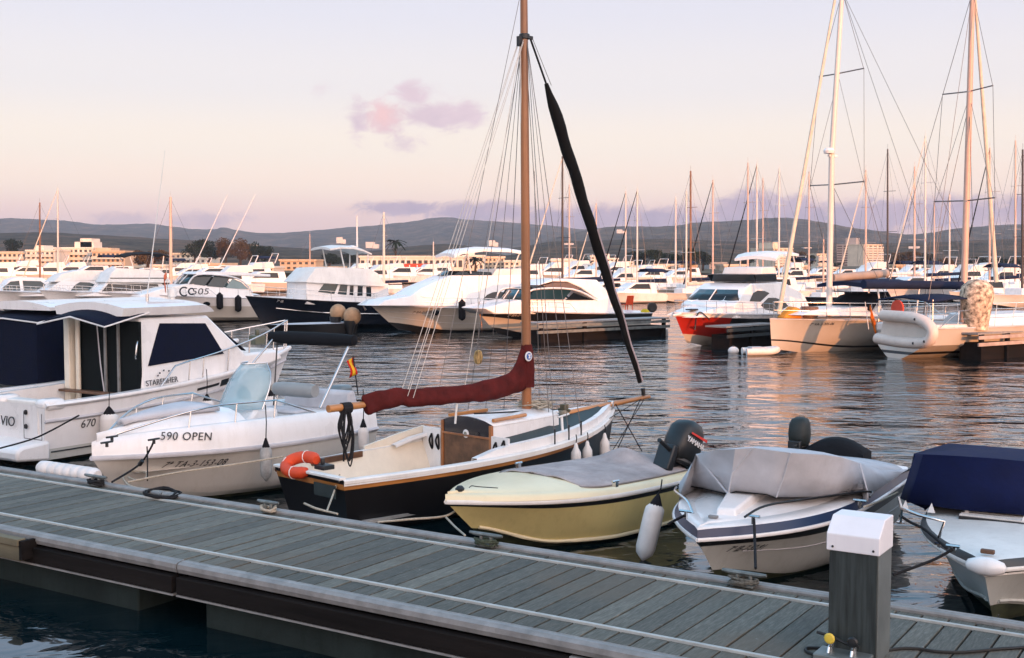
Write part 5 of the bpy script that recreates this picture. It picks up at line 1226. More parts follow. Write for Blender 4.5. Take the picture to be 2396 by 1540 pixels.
for s_ in (1, -1): T(catm([Vector((F.s(x, y, 1.15).x, s_ * 1.2, F.s(x, y, 1.15).z)) for x, y in ((1228, 702), (1246, 678), (1338, 677), (1396, 703))], 4), .045, 'window_frame', WHITE, r)
front_pane(F, r, ((1236, 701), (1250, 679)), 1.15, 1.12, 1.0, GLASST)
reg(F, H, r, 1186, 741, 1222, 740, '7ª BA-2-48', .2, .15, LETTW, shear=.2)
fl = empty('bow_flag', F.wor(F.s(1121, 735, 0)), F.a, 'faded striped flag drooping from the bow of the sport yacht with the black band', 'flag')
mb = MB(); mb.loft([[(-.06 * j, .05 * math.sin(j * 1.3 + i), .05 - .30 * j + .26 * i * (1 - j * .1)) for j in range(4)] for i in range(3)], False, False); o = mb.build('cloth', [mat('faded_flag', (.50, .27, .16), .85, var=.5, vs=6, stretch=(.2, .2, 3))], fl, smooth=60); o.modifiers.new('t', 'SOLIDIFY').thickness = .01
# ---- navy trawler yacht
F, H, r, ws = yacht('navy hulled trawler yacht with white wheelhouse and high flared bow', (618, 772), 11.5, 3.9, 1.72, 1.15, over=.95, bands=[(.97, NAVY), (1, WHITE2)], fl=.4, pw=2.5, rubm=NAVY,
    blocks=[('wheelhouse', [(716, 699), (716, 659), (905, 664), (905, 722), (716, 712)], 1.2, 1.5, 1.4, WHITE, .10, .3),
            ('flybridge', [(712, 659), (738, 627), (770, 625), (862, 629), (880, 640), (893, 667), (893, 671), (712, 661)], 1.2, 1.62, 1.35, WHITE2, .10, .4)],
    panes=[(0, [(742, 683), (756, 664), (789, 665), (779, 688)], GLASST, 'window'), (0, [(787, 688), (794, 666), (810, 667), (807, 690)], GLASST, 'window'), (0, [(814, 690), (816, 668), (824, 668), (823, 691)], GLASSD, 'window'), (0, [(832, 692), (834, 669), (845, 670), (844, 692)], GLASSD, 'window'), (0, [(853, 693), (853, 671), (864, 671), (864, 694)], GLASSD, 'window')], rail=(.35, .98, .45))
front_pane(F, r, ((718, 685), (718, 663)), 1.2, 1.25, 1.22, GLASST)
canopy(F, r, [(764, 577), (790, 573), (820, 574), (845, 580), (862, 588)], 1.2, .10, WHITE2, [((790, 576), (800, 628)), ((855, 586), (855, 630))])
p = F.s(836, 632, 0); T([(p.x, 0, p.z - .2), (p.x, 0, F.s(837, 505, 0).z)], [.07, .03], 'mast', WHITE2, r); MB().lathe([(.05, 0), (.25, .03), (.25, .2), (.05, .24)], 12, (p.x + .3, 0, F.s(836, 585, 0).z)).build('radar_dome', WHITE, r)
T(H.line(.66, 1, .02, 20, .12, .9), .03, 'chrome_strake', CHROME, r); reg(F, H, r, 646, 707, 672, 709, '7ª IB', .2, .16, LETTW)
# ---- white open-cockpit sports boat lettered 505
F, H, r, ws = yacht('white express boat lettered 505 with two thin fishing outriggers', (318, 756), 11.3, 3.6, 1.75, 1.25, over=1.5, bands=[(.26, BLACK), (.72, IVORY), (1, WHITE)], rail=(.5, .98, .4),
    blocks=[('deckhouse', [(330, 692), (380, 676), (440, 664), (583, 678), (600, 706), (330, 706)], 1.25, 1.5, 1.25, WHITE, .2, .4),
            ('hard_top', [(456, 642), (462, 636), (540, 636), (632, 642), (632, 648), (540, 645)], 1.2, 1.3, 1.25, WHITE, .05, .2)],
    panes=[(0, [(443, 663), (463, 644), (500, 644), (480, 669)], GLASST, 'window'), (0, [(485, 670), (505, 645), (540, 650), (522, 673)], GLASST, 'window'), (0, [(528, 674), (545, 652), (565, 660), (581, 677)], mat('pale_teal_window', (.16, .25, .26), .1), 'window')])
front_pane(F, r, ((443, 664), (463, 643)), 1.2, 1.05, .95, GLASST)
for s_ in (1, -1): T(catm([(F.s(x, y, 1.2).x, s_ * 1.25, F.s(x, y, 1.2).z) for x, y in ((440, 664), (462, 643), (530, 646), (566, 658), (590, 684))], 4), .05, 'window_frame', WHITE, r)
reg(F, H, r, 447, 689, 496, 689, '505', .2, .50, LETT, shear=.15, xs=1.25, sp=1.05)
a = F.s(426, 682, 1.5); 
for k, (rr, x0) in enumerate(((.24, 0), (.17, -.42))): T([(a.x + x0 - rr * math.cos(t_), H.bd(.55) + .14, a.z + rr * math.sin(t_)) for t_ in [R(50 + 26 * j) for j in range(11)]], .045, 'curl_emblem', LETT, r)
for a, b in (((447, 640), (532, 455)), ((515, 622), (597, 455))):
    p, q = F.s(*a, 0), F.s(*b, 0); T([(p.x, 0, p.z), q], [.03, .012], 'outrigger', WHITE2, r)
q = F.s(478, 711, 1.3); MB().lathe([(.01, 0), (.13, .005), (.13, -.03)], 12).build('porthole', GLASSD, r).matrix_local = Matrix.Translation((q.x, H.bd(q.x / 11.3) * .975 + .03, q.z)) @ Matrix.Rotation(R(-90), 4, 'X') @ Matrix.Scale(1.6, 4, (1, 0, 0))
for (a, lab) in (((514, 684), 'left of two black fenders on the 505 express boat'), ((557, 690), 'right of two black fenders on the 505 express boat')): stanchion_fender('hanging_fender', F.wor(F.s(*a, 1.85)), .95, .19, FENDBL, lab, 'dark fenders hung on the yachts', rope=.3)
# ---- three yachts at the left edge
F, H, r, ws = yacht('white yacht with a rounded roof and teal side windows at the far left edge', (-75, 738), 11.5, 3.4, 1.5, 1.2, over=1.2, rail=(.6, .98, .3),
    blocks=[('deckhouse', [(-30, 688), (4, 682), (22, 656), (42, 649), (100, 650), (122, 664), (140, 690)], 1.2, 1.4, 1.1, WHITE, .2, .3)], panes=[(0, [(6, 674), (26, 659), (46, 657), (48, 680), (8, 680)], GLASST, 'window'), (0, [(56, 680), (54, 657), (96, 658), (114, 672), (112, 679)], GLASST, 'window')])
F, H, r, ws = yacht('white flybridge yacht with one dark arched window, second from the left edge', (20, 742), 12, 3.6, 1.7, 1.25, over=1.4, rail=(.6, .98, .3),
    blocks=[('deckhouse', [(60, 694), (100, 686), (140, 660), (160, 650), (255, 652), (265, 694)], 1.25, 1.5, 1.2, WHITE, .2, .4), ('flybridge', [(128, 660), (148, 641), (190, 632), (240, 634), (262, 648), (262, 656)], 1.25, 1.35, 1.1, WHITE2, .2, .3)],
    panes=[(0, [(165, 680), (176, 667), (188, 660), (210, 661), (232, 670), (240, 679)], GLASST, 'window')])
F, H, r, ws = yacht('white flybridge yacht with a long black window band under a dark sunshade', (150, 746), 13, 3.8, 1.75, 1.3, over=1.4, rail=(.6, .98, .3),
    blocks=[('deckhouse', [(190, 694), (232, 682), (252, 660), (376, 660), (400, 694)], 1.25, 1.5, 1.3, WHITE, .15, .3), ('flybridge', [(250, 661), (262, 640), (275, 627), (376, 632), (390, 646), (398, 662)], 1.25, 1.55, 1.2, WHITE2, .15, .3)],
    panes=[(0, [(238, 682), (254, 664), (368, 665), (374, 680)], GLASSD, 'window'), (1, [(258, 650), (258, 652), (385, 652), (384, 650)], GLASSD, 'trim_line')])
canopy(F, r, [(286, 597), (305, 591), (340, 589), (372, 590), (392, 596)], 1.2, .08, DARKCLOTH, [((300, 595), (310, 630)), ((380, 595), (375, 634))], 'sunshade')
# ---- yacht with red bow
F, H, r, ws = yacht('white flybridge yacht with a red hull coloured black along its dark parts, its red bow lit by the sun', (1607, 812), 12.5, 3.7, 1.42, 1.1, deg=231, over=1.0, bands=[(.30, IVORY), (.88, RED), (1, WHITE)], fl=.2, pw=3.0, rail=(.55, .97, .42),
    blocks=[('deckhouse', [(1716, 714), (1729, 703), (1745, 677), (1762, 664), (1838, 660), (1880, 690), (1890, 735), (1716, 745)], 1.2, 1.42, 1.15, WHITE, .05, .30),
            ('flybridge_screen', [(1770, 660), (1764, 642), (1812, 640), (1820, 660)], 1.1, 1.1, 1.2, GLASSD, .05, .25),
            ('flybridge_seats', [(1782, 642), (1786, 626), (1816, 624), (1820, 642)], .95, .95, .9, WHITE2, 0, .1),
            ('foredeck_trunk', [(1640, 744), (1664, 728), (1724, 707), (1724, 744)], .9, .95, .8, WHITE, .25, .2)],
    panes=[(0, [(1752, 705), (1763, 686), (1774, 680), (1790, 681), (1800, 686), (1776, 706)], GLASSD, 'window'), (0, [(1776, 714), (1796, 697), (1812, 697), (1830, 704), (1838, 716), (1812, 730), (1784, 724)], GLASSD, 'window')])
front_pane(F, r, ((1728, 704), (1745, 678)), 1.2, 1.20, 1.10, GLASSD, off=.0, mull=1)
canopy(F, r, [(1806, 599), (1814, 589), (1835, 587), (1860, 588)], 1.0, .12, WHITE, [((1815, 590), (1815, 630)), ((1850, 590), (1856, 630))], 'hard_top')
T(catm([F.s(1626, 772, .6), F.s(1630, 740, .6), F.s(1640, 731, .7), F.s(1660, 748, .9)], 4), .03, 'bow_hose', BLACK, r); MB().tube([(12.3, -.18, 1.36), (12.75, -.1, 1.3), (12.75, .1, 1.3), (12.3, .18, 1.36)], .06, 6).build('anchor_ring', WHITE2, r)
MB().box((11.3, .1, 1.5), (.5, .3, .05)).build('deck_hatch', BLACK, r)
hl = next(o for o in r.children if o.name.startswith('hull')); hl.data.materials.append(BLACK)
for p in hl.data.polygons:  # dark starboard side and after part of the red hull coloured black
    if p.material_index == 1 and (p.center.y < .02 or p.center.x < 9.6): p.material_index = 3
# ---- sailing yachts
def spreader(r, z, x, w_, sweep=.12, m=WIRE):
    for s_ in (1, -1): T([(x, 0, z), (x - sweep, s_ * w_, z + .04)], .025, 'spreader', m, r, 5)
F = yframe((1817, 827), 11.5, .35, 210); r = rootof('sailing_yacht', F, 'large white sailing yacht with tall pale mast and orange bag on its bow', 'sailing yacht', 'sailing yachts moored stern or bow to the basin')
H = Hull(11.5, 3.5, 1.32, 1.15, draft=.3, over=.12, rake=.0, tf=.8, mid=.42, pw=2.2, chine=.5, cw=.9, zp=1.5, fl=.3)
H.build(r, [(.28, IVORY), (.33, BLACK), (1, IVORY)]); H.deck(r, WHITE, camber=.08); H.rub(r, GREYTARP, .975, .02)
house(r, P2(F, [(1880, 738), (1905, 727), (1960, 720), (2060, 716), (2070, 740)], .8), 1.1, .8, WHITE, 'coachroof', .2, .05, .3)
a, b = F.s(1940, 709, 0), F.s(1971, -30, 0); T([(a.x, 0, 1.2), (a.x - .02, 0, lerp(1.2, b.z, .5)), (b.x, 0, b.z)], [.115, .11, .085], 'mast', MASTM, r, 10)
mz = lambda y: F.s(lerp(1971, 1940, (y + 30) / 739), y, 0)
for y, w_ in ((172, 1.15), (432, 1.4)): spreader(r, mz(y).z, mz(y).x, w_)
MB().lathe([(.05, -.02), (.2, 0), (.22, .1), (.15, .2), (.03, .22)], 12, (mz(357).x + .33, 0, mz(360).z)).box((mz(357).x + .15, 0, mz(362).z - .05), (.4, .1, .08)).build('radar_dome', WHITE, r)
f0, f1 = F.s(1822, 735, 0), F.s(1955, -10, 0); T([f0, f1], [.085, .05], 'furled_genoa', SPRAYC, r, 8)
for s_ in (1, -1):
    p = H.sheer(.58)
    T([mz(-20), (mz(172).x - .12, s_ * 1.15, mz(172).z), (mz(432).x - .12, s_ * 1.4, mz(432).z), (p.x - .4, s_ * 1.6, 1.25)], .012, 'shroud', WIRE, r, 4); T([mz(180), (mz(432).x - .12, s_ * 1.38, mz(432).z)], .010, 'shroud', WIRE, r, 4); T([mz(440), (p.x - .2, s_ * 1.5, 1.25)], .010, 'shroud', WIRE, r, 4)
    T([mz(-20), (.3, s_ * 1.2, 1.3)], .010, 'backstay', WIRE, r, 4)
b0, b1 = F.s(1948, 650, 0), F.s(2075, 640, 0); T([b0, b1], [.15, .17], 'boom_cover', mat('grey_beige_cover', (.34, .29, .26), .85, bump=.3, bs=8), r, 10)
hx = F.s(1990, 700, 0).x; MB().loft([[(hx - .9 * t, y, 1.45 + .75 * math.sin(min(1, t * 1.4 + .12) * 1.4) * (1 - (y / 1.5) ** 4 * .5)) for y in (-1.1, -.7, 0, .7, 1.1)] for t in (0, .3, .6, 1)], False, False).build('sprayhood', DARKCLOTH, r, smooth=60).modifiers.new('t', 'SOLIDIFY').thickness = .03
q = F.s(1852, 728, .1); MB().loft([[(q.x + .5, -.2, 1.32), (q.x + .5, .25, 1.32), (q.x + .3, .2, 1.5), (q.x + .3, -.15, 1.5)], [(q.x - .1, -.3, 1.3), (q.x - .1, .4, 1.3), (q.x - .1, .25, 1.72), (q.x - .1, -.2, 1.75)], [(q.x - .6, -.1, 1.3), (q.x - .6, .2, 1.3), (q.x - .5, .15, 1.62), (q.x - .5, -.1, 1.62)]], True, True).build('orange_sail_bag', mat('amber_cloth', (.62, .26, .04), .8, var=.2, bump=.4, bs=8), r, bevel=.05)
q = F.s(1894, 726, .3); MB().lathe([(.1, 0), (.3, .03), (.34, .2), (.34, .42), (.3, .45)], 12, (q.x, .3, 1.28)).build('net_basket', mat('brown_net', (.2, .13, .1), .8, var=.4, vs=20), r)
H.rail(r, .05, .985, .6, 12, .06, .014, True, 'guard_rail'); reg(F, H, r, 1894, 762, 1930, 761, '7ª VA-3-205-06', .2, .14, LETT)
# bimini and boom covers further aft: navy
BIM = mat('far_navy_canvas', (.012, .02, .05), .85, var=.15)
canopy(F, r, [(2010, 660), (2030, 655), (2100, 652), (2150, 662)], 1.4, .14, BIM, [((2030, 657), (2040, 735)), ((2130, 660), (2120, 735))], 'bimini')
# ---- sailing yacht, stern towards the camera with inflatable on its transom
P = at_z(2090, 838, 0); F = Frame(P, R(24)); r = rootof('sailing_yacht', F, 'white sailing yacht with scooped stern turned to the basin and a tall pinkish mast', 'sailing yacht', 'sailing yachts moored stern or bow to the basin')
H = Hull(11, 3.4, 1.3, 1.12, draft=.12, over=.3, rake=-.55, tf=.82, mid=.45, pw=2.2, chine=.5, cw=.86, zp=1.5, fl=.3)
H.build(r, [(.22, IVORY), (.30, BLACK), (1, IVORY)]); H.deck(r, WHITE, camber=.06, t0=.1); H.rub(r, GREYTARP, .975, .02)
house(r, [(3.2, 1.1), (3.4, 1.5), (6.5, 1.55), (8.2, 1.25), (8.3, 1.1)], 1.1, .85, WHITE, 'coachroof', .3, .05, .2)
MB().box((1.6, 0, 1.05), (2.6, 2.6, .35)).build('cockpit_coaming', WHITE2, r, bevel=.08)
a = F.s(2255, 668, 0); mxx = a.x; b = F.s(2276, -30, 0); T([(mxx, 0, 1.2), ((mxx + b.x) / 2, 0, b.z / 2), (b.x, 0, b.z)], [.12, .115, .09], 'mast', mat('pinkish_mast', (.55, .38, .31), .4, var=.05), r, 10)
mz = lambda y: F.s(lerp(2276, 2255, (y + 30) / 698), y, 0)
for y, w_ in ((214, 1.2), (470, 1.45)): spreader(r, mz(y).z, mz(y).x, w_)
T([F.s(2331, 660, 0), F.s(2281, -10, 0)], [.085, .05], 'furled_genoa', SPRAYC, r, 8)
for s_ in (1, -1):
    T([mz(-20), (mz(214).x - .12, s_ * 1.2, mz(214).z), (mz(470).x - .12, s_ * 1.45, mz(470).z), (mxx - .4, s_ * 1.6, 1.25)], .012, 'shroud', WIRE, r, 4); T([mz(225), (mz(470).x - .12, s_ * 1.4, mz(470).z)], .010, 'shroud', WIRE, r, 4)
    T([mz(-20), (.3, s_ * 1.2, 1.2)], .010, 'backstay', WIRE, r, 4); T([mz(240), (2.5, s_ * 1.3, 1.2)], .010, 'running_line', WIRE, r, 4)
T([(mxx - .1, 0, 2.55), (mxx - 4.6, 0, 2.62)], [.15, .17], 'boom_cover', BIM, r, 10)
mb = MB(); mb.loft([[(x, 1.4 * q, 2.15 + .12 * math.sin((x - .4) * 1.2) - .12 * q * q) for q in (-1, -.5, 0, .5, 1)] for x in (.4, 1.2, 2.0, 2.8)], False, False); mb.build('bimini', BIM, r, smooth=60).modifiers.new('t', 'SOLIDIFY').thickness = .05
for x in (.5, 2.7):
    for s_ in (1, -1): T([(x, s_ * 1.35, 1.15), (x, s_ * 1.35, 2.1)], .02, 'bimini_post', CHROME, r)
H.rail(r, .03, .985, .6, 12, .06, .014, True, 'guard_rail')
MB().lathe([(.09, -.03), (.30, -.03), (.30, .03), (.09, .03)], 16).build('lifebuoy_cover', mat('red_white_cover', (.6, .06, .03), .6), r).matrix_local = Matrix.Translation(F.s(2100, 722, 0)) @ Matrix.Rotation(R(90), 4, 'Y')
SB, SBr = F, r
# wind bag
wb0 = F.s(2284, 773, -1.3)
e = empty('patterned_bag', F.wor(wb0), 0, 'tall cream patterned cloth bag standing on the stern sailing yacht side, right of its dinghy', 'bag')
mb = MB(); mb.lathe([(.02, 0), (.40, .02), (.42, .3), (.50, .8), (.58, 1.25), (.52, 1.55), (.3, 1.75), (.05, 1.8)], 16); o = mb.build('body', mat('spotted_cloth', (.56, .44, .33), .85, var=.75, vs=7, bump=.3, bs=6), e, smooth=60)
# inflatable dinghy hung upright across the stern
Pd = [SB.t(x, y, -.75) for x, y in ((2064, 738), (2110, 741), (2150, 747), (2176, 764), (2182, 782), (2172, 799), (2146, 803), (2100, 800), (2052, 792))]
e = empty('inflatable_dinghy', SB.wor(Pd[4]), SB.a, 'pale beige inflatable dinghy hung on edge across the scooped stern', 'dinghy')
L0 = Pd[4]; q = [p - L0 for p in Pd]
mb = MB(); mb.tube(catm(q, 5), .19, 12); mb.build('tube', DINGH, e, smooth=70)
mb = MB(); mb.slab([Vector((.10, v.y, v.z)) for v in (q[0], q[1], q[2], q[3], q[5], q[6], q[7], q[8])], (1, 0, 0), .06); mb.build('floor', mat('beige_floor', (.60, .53, .47), .6, var=.05), e, smooth=0)
for k in (2, 5, 6):
    v = q[k]; MB().ball((v.x - .17, v.y, v.z), .05, 8).build('patch', BLACK, e)
e = empty('ensign', SB.wor(SB.s(2033, 745, 1.4)), SB.a, 'orange red ensign drooping from the stern beside the beige dinghy', 'flag')
T([(0, 0, -.4), (-.1, .1, .6)], .015, 'staff', WHITE2, e); mb = MB(); mb.loft([[(.05 + .04 * j, -.06 * j + .04 * math.sin(i * 2), .5 - .22 * j - .16 * i) for j in range(4)] for i in range(4)], False, False); mb.build('cloth', mat('orange_red_cloth', (.6, .15, .02), .8, var=.4, vs=5), e, smooth=60).modifiers.new('t', 'SOLIDIFY').thickness = .01
# ---- finger pontoons
def finger(a, b, z, w_, label, boards=3, m=ALU, posts=3, under=True):
    A, B = at_z(*a, z), at_z(*b, z); d = B - A; Lg = d.length; an = math.atan2(d.y, d.x)
    e = empty('finger_pontoon', (A.x, A.y, 0), an, label, 'pontoon', 'finger pontoons between the yachts'); sgn = 1
    MB().box((Lg / 2, w_ / 2, z - .03), (Lg, w_, .06)).build('deck', ALU, e, smooth=0)
    for k in range(boards): MB().box((Lg / 2, -.03, z - .16 - .24 * k), (Lg, .05, .12)).build('side_board', m, e, smooth=0)
    for k in range(posts): MB().box((lerp(.3, Lg - .3, k / max(1, posts - 1)), .06, (z - .6) / 2), (.16, .12, z + .5)).build('post', DARKWOOD, e, smooth=0)
    if under: MB().box((Lg / 2, w_ / 2, (z - .35 - .2) / 2), (Lg - .5, w_ - .25, z - .35 + .2)).build('float', DARKWOOD, e, smooth=0)
    return e
SLATE = mat('slate_boards', (.16, .175, .17), .7, var=.3, vs=4)
finger((1256, 756), (1566, 743), .86, 1.1, 'grey boarded finger pontoon behind the black rolled sail, orange chair on top', 2, SLATE, 4)
finger((1700, 764), (1822, 756), .92, 1.0, 'dark boarded finger pontoon between the red bow and the white sailing yacht', 2, mat('dark_boards', (.035, .045, .05), .7, var=.2), 3)
finger((2288, 780), (2430, 772), .95, 1.0, 'pale finger pontoon with open boards at the right edge', 2, mat('pinkish_boards', (.42, .33, .29), .7, var=.2), 3)
P = at_z(1520, 786, 0); e = empty('white_float', P, R(4), 'long white float block in the water between rolled sail and red bow', 'float'); MB().box((0, .3, .13), (1.75, .6, .36)).build('body', FENDER, e, bevel=.04)
# orange chair
P = at_z(1466, 733, .86); e = empty('orange_chair', P, R(120), 'orange plastic chair on the finger pontoon behind the rolled sail', 'chair')
MB().slab([(-.22, -.22, .42), (.22, -.22, .42), (.22, .22, .42), (-.22, .22, .42)], (0, 0, 1), .04).build('seat', ORANGE, e, bevel=.01)
MB().slab([(-.24, -.22, .44), (-.24, .22, .44), (-.36, .2, .88), (-.36, -.2, .88)], (1, 0, 0), .04).build('backrest', ORANGE, e, bevel=.01)
for x in (-.2, .2):
    for y in (-.2, .2): T([(x, y, .42), (x * 1.1, y * 1.1, 0)], .022, 'leg', ORANGE, e)
P = at_z(1526, 731, .86); e = empty('tyre', P, R(20), 'black tyre leaning at the end of the finger pontoon by the red-bowed yacht', 'tyre')
MB().lathe([(.13, -.07), (.2, -.09), (.25, -.06), (.25, .06), (.2, .09), (.13, .07)], 20, (0, 0, .25), 'Y').build('rubber', RUBBER, e, smooth=50); MB().lathe([(.01, -.03), (.13, -.03), (.13, .03), (.01, .03)], 16, (0, 0, .25), 'Y').build('hub', GREYTARP, e)
P = at_z(1509, 739, .86); e = empty('yellow_bag', P, 0, 'small yellow bag on the finger pontoon left of the black tyre', 'bag'); MB().ball((0, 0, .16), .2, 12, sq=(1.1, .8, .85)).build('body', mat('yellow_bag_cloth', (.55, .42, .03), .8, var=.2, bump=.4, bs=6), e, smooth=60)
# buoy and little inflatable by the sailing yacht
P = at_z(1716, 826, 0); e = empty('mooring_buoy', P, 0, 'round white mooring buoy floating right of the red bow', 'buoy'); MB().ball((0, 0, .08), .19, 14, sq=(1.1, 1, .85)).build('body', FENDER, e, smooth=60); MB().tube([(0, 0, .22), (0, 0, .28)], .03, 8).build('eye', BLACK, e)
P = at_z(1776, 830, 0); e = empty('small_inflatable', P, R(8), 'small white inflatable tender floating against the bow of the white sailing yacht', 'dinghy')
MB().tube(catm([(-.55, -.22, .12), (.3, -.24, .13), (.62, -.1, .17), (.66, .1, .18), (.3, .28, .14), (-.55, .28, .12)], 5), .13, 10).build('tube', FENDER, e, smooth=60)
MB().box((0, .02, .1), (1.0, .45, .06)).box((-.1, .02, .26), (.5, .5, .05)).build('floor', GREYTARP, e, bevel=.01)
# tan covered engines on a dark rib below the trawler
P = at_z(815, 778, 0); F = Frame(P, R(213)); r = rootof('workboat', F, 'dark low workboat with two tan-covered engines below the navy trawler', 'boat')
H = Hull(4.2, 1.9, .5, .5, draft=.3, over=.5, tf=.95); H.build(r, [(1, BLACK)]); H.deck(r, GREYTARP)
for (px, py, rr, lab) in ((791, 731, .40, 'left tan cover over an engine on the dark workboat'), (824, 740, .43, 'right tan cover over an engine on the dark workboat')):
    p = F.s(px, py, .3 if px < 800 else .9); e = empty('covered_engine', F.wor(p), F.a, lab, 'engine', 'tan engine covers'); MB().ball((0, 0, 0), rr, 16, sq=(1.0, .9, 1.0)).build('cover', TAN, e, smooth=70); MB().lathe([(.12, -.95), (.2, -.6), (.28, -.35), (.3, -.2)], 12, (.15, .05, 0)).build('leg', BLACK, e)
# ================================================================== sailing boats further back: mast, boom, hull
G_MAST = 'masts of sailing boats further back'
def backsail(x, yt, D, label, m=None, th=.09, furl=None, hullc=None, head=213, spr=(.45, .72), xb=None, cover=None, L=None):
    m = m or MASTM; P = at_y(x, 640, D); P.z = 0; F = Frame(P, R(head)); r = rootof('sailing_boat', F, label, 'sailing boat', G_MAST)
    top = at_y(x if xb is None else xb, yt, D); top = F.loc(top); h = top.z; L = L or min(11, max(6.5, h * .78)); x0 = -L * .55
    Hh = Hull(L, L * .3, L * .115, L * .1, draft=.2, over=L * .09, rake=0, tf=.8, pw=2.2, chine=.5, zp=1.5, fl=.3)
    e = bpy.data.objects.new('x', None)
    hb = Hh.build(r, [(.2, BLACK), (1, hullc or WHITE)], n=10); hb.location.x = x0
    d = Hh.deck(r, WHITE2, n=8, across=4); d.location.x = x0
    MB().box((-L * .08, 0, L * .13), (L * .4, L * .16, L * .06)).build('coachroof', WHITE, r, bevel=.05)
    T([(0, 0, L * .1), (top.x * .5, top.y * .5, h * .55), (top.x, top.y, h)], [th, th * .95, th * .7], 'mast', m, r, 8)
    if cover is not False: T([(-.1, 0, L * .21), (-L * .42, 0, L * .22)], [.15, .13], 'boom', cover or random.choice([BIM, SPRAYC, WHITE2, BIM]), r, 8)
    for k, f in enumerate(spr):
        for s_ in (1, -1): T([(0, 0, h * f), (-.08, s_ * (.9 - .2 * k), h * f)], .022, 'spreader', m, r, 4)
    for s_ in (1, -1):
        T([(top.x, top.y, h * .98), (-.1, s_ * (.95), h * spr[0]), (-.2, s_ * L * .14, L * .11)], .010, 'shroud', WIRE, r, 3)
    T([(top.x, top.y, h * .99), (x0 + L * .98, 0, L * .12)], .012 if furl is None else [.03, .075], 'forestay' if furl is None else 'furled_sail', WIRE if furl is None else furl, r, 5)
    T([(top.x, top.y, h * .99), (x0 + .1, 0, L * .1)], .010, 'backstay', WIRE, r, 3)
    T([(top.x, top.y, h), (top.x, top.y, h + .45)], .012, 'masthead_aerial', m, r, 3)
PINK = mat('sunlit_pink_mast', (.58, .43, .36), .4, var=.04)  # pink tint of the low sun put into the mast colour
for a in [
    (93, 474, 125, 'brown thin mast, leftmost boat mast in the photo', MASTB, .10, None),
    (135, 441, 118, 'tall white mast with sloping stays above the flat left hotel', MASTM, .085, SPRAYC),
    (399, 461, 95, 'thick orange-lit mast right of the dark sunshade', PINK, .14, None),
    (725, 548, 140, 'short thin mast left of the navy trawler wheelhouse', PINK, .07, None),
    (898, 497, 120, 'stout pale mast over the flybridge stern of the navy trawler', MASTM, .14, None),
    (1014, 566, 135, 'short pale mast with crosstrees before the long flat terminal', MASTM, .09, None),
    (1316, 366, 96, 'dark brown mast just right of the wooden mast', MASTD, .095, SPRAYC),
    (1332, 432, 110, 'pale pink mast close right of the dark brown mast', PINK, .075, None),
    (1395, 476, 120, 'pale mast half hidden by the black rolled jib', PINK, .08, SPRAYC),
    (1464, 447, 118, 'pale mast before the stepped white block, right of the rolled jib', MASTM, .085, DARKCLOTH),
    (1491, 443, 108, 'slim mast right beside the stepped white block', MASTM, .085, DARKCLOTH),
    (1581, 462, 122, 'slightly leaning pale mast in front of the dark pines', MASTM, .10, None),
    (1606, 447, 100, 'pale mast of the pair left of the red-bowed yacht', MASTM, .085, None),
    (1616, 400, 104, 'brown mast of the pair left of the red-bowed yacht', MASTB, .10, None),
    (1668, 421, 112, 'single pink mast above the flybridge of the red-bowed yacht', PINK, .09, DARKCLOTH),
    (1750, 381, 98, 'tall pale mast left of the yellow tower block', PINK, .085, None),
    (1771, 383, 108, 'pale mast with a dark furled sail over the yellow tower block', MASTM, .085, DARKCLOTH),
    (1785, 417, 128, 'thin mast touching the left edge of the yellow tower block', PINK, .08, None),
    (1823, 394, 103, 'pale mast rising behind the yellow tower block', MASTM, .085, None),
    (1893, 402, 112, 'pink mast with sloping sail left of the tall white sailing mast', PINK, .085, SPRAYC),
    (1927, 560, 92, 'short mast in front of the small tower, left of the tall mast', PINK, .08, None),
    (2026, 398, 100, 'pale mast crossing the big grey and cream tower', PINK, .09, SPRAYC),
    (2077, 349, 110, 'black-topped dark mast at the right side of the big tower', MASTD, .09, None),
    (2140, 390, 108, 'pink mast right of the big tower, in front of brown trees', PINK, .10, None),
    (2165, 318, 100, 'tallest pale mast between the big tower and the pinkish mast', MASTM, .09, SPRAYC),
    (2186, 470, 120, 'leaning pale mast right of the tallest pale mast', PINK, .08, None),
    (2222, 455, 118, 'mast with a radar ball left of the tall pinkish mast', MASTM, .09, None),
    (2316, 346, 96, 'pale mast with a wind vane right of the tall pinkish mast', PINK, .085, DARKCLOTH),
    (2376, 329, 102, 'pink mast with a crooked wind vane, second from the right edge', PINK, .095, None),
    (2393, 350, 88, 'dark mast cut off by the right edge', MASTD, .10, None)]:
    backsail(a[0], a[1], a[2], a[3], a[4], a[5], a[6], hullc=random.choice([WHITE, WHITE, IVORY, NAVY]))
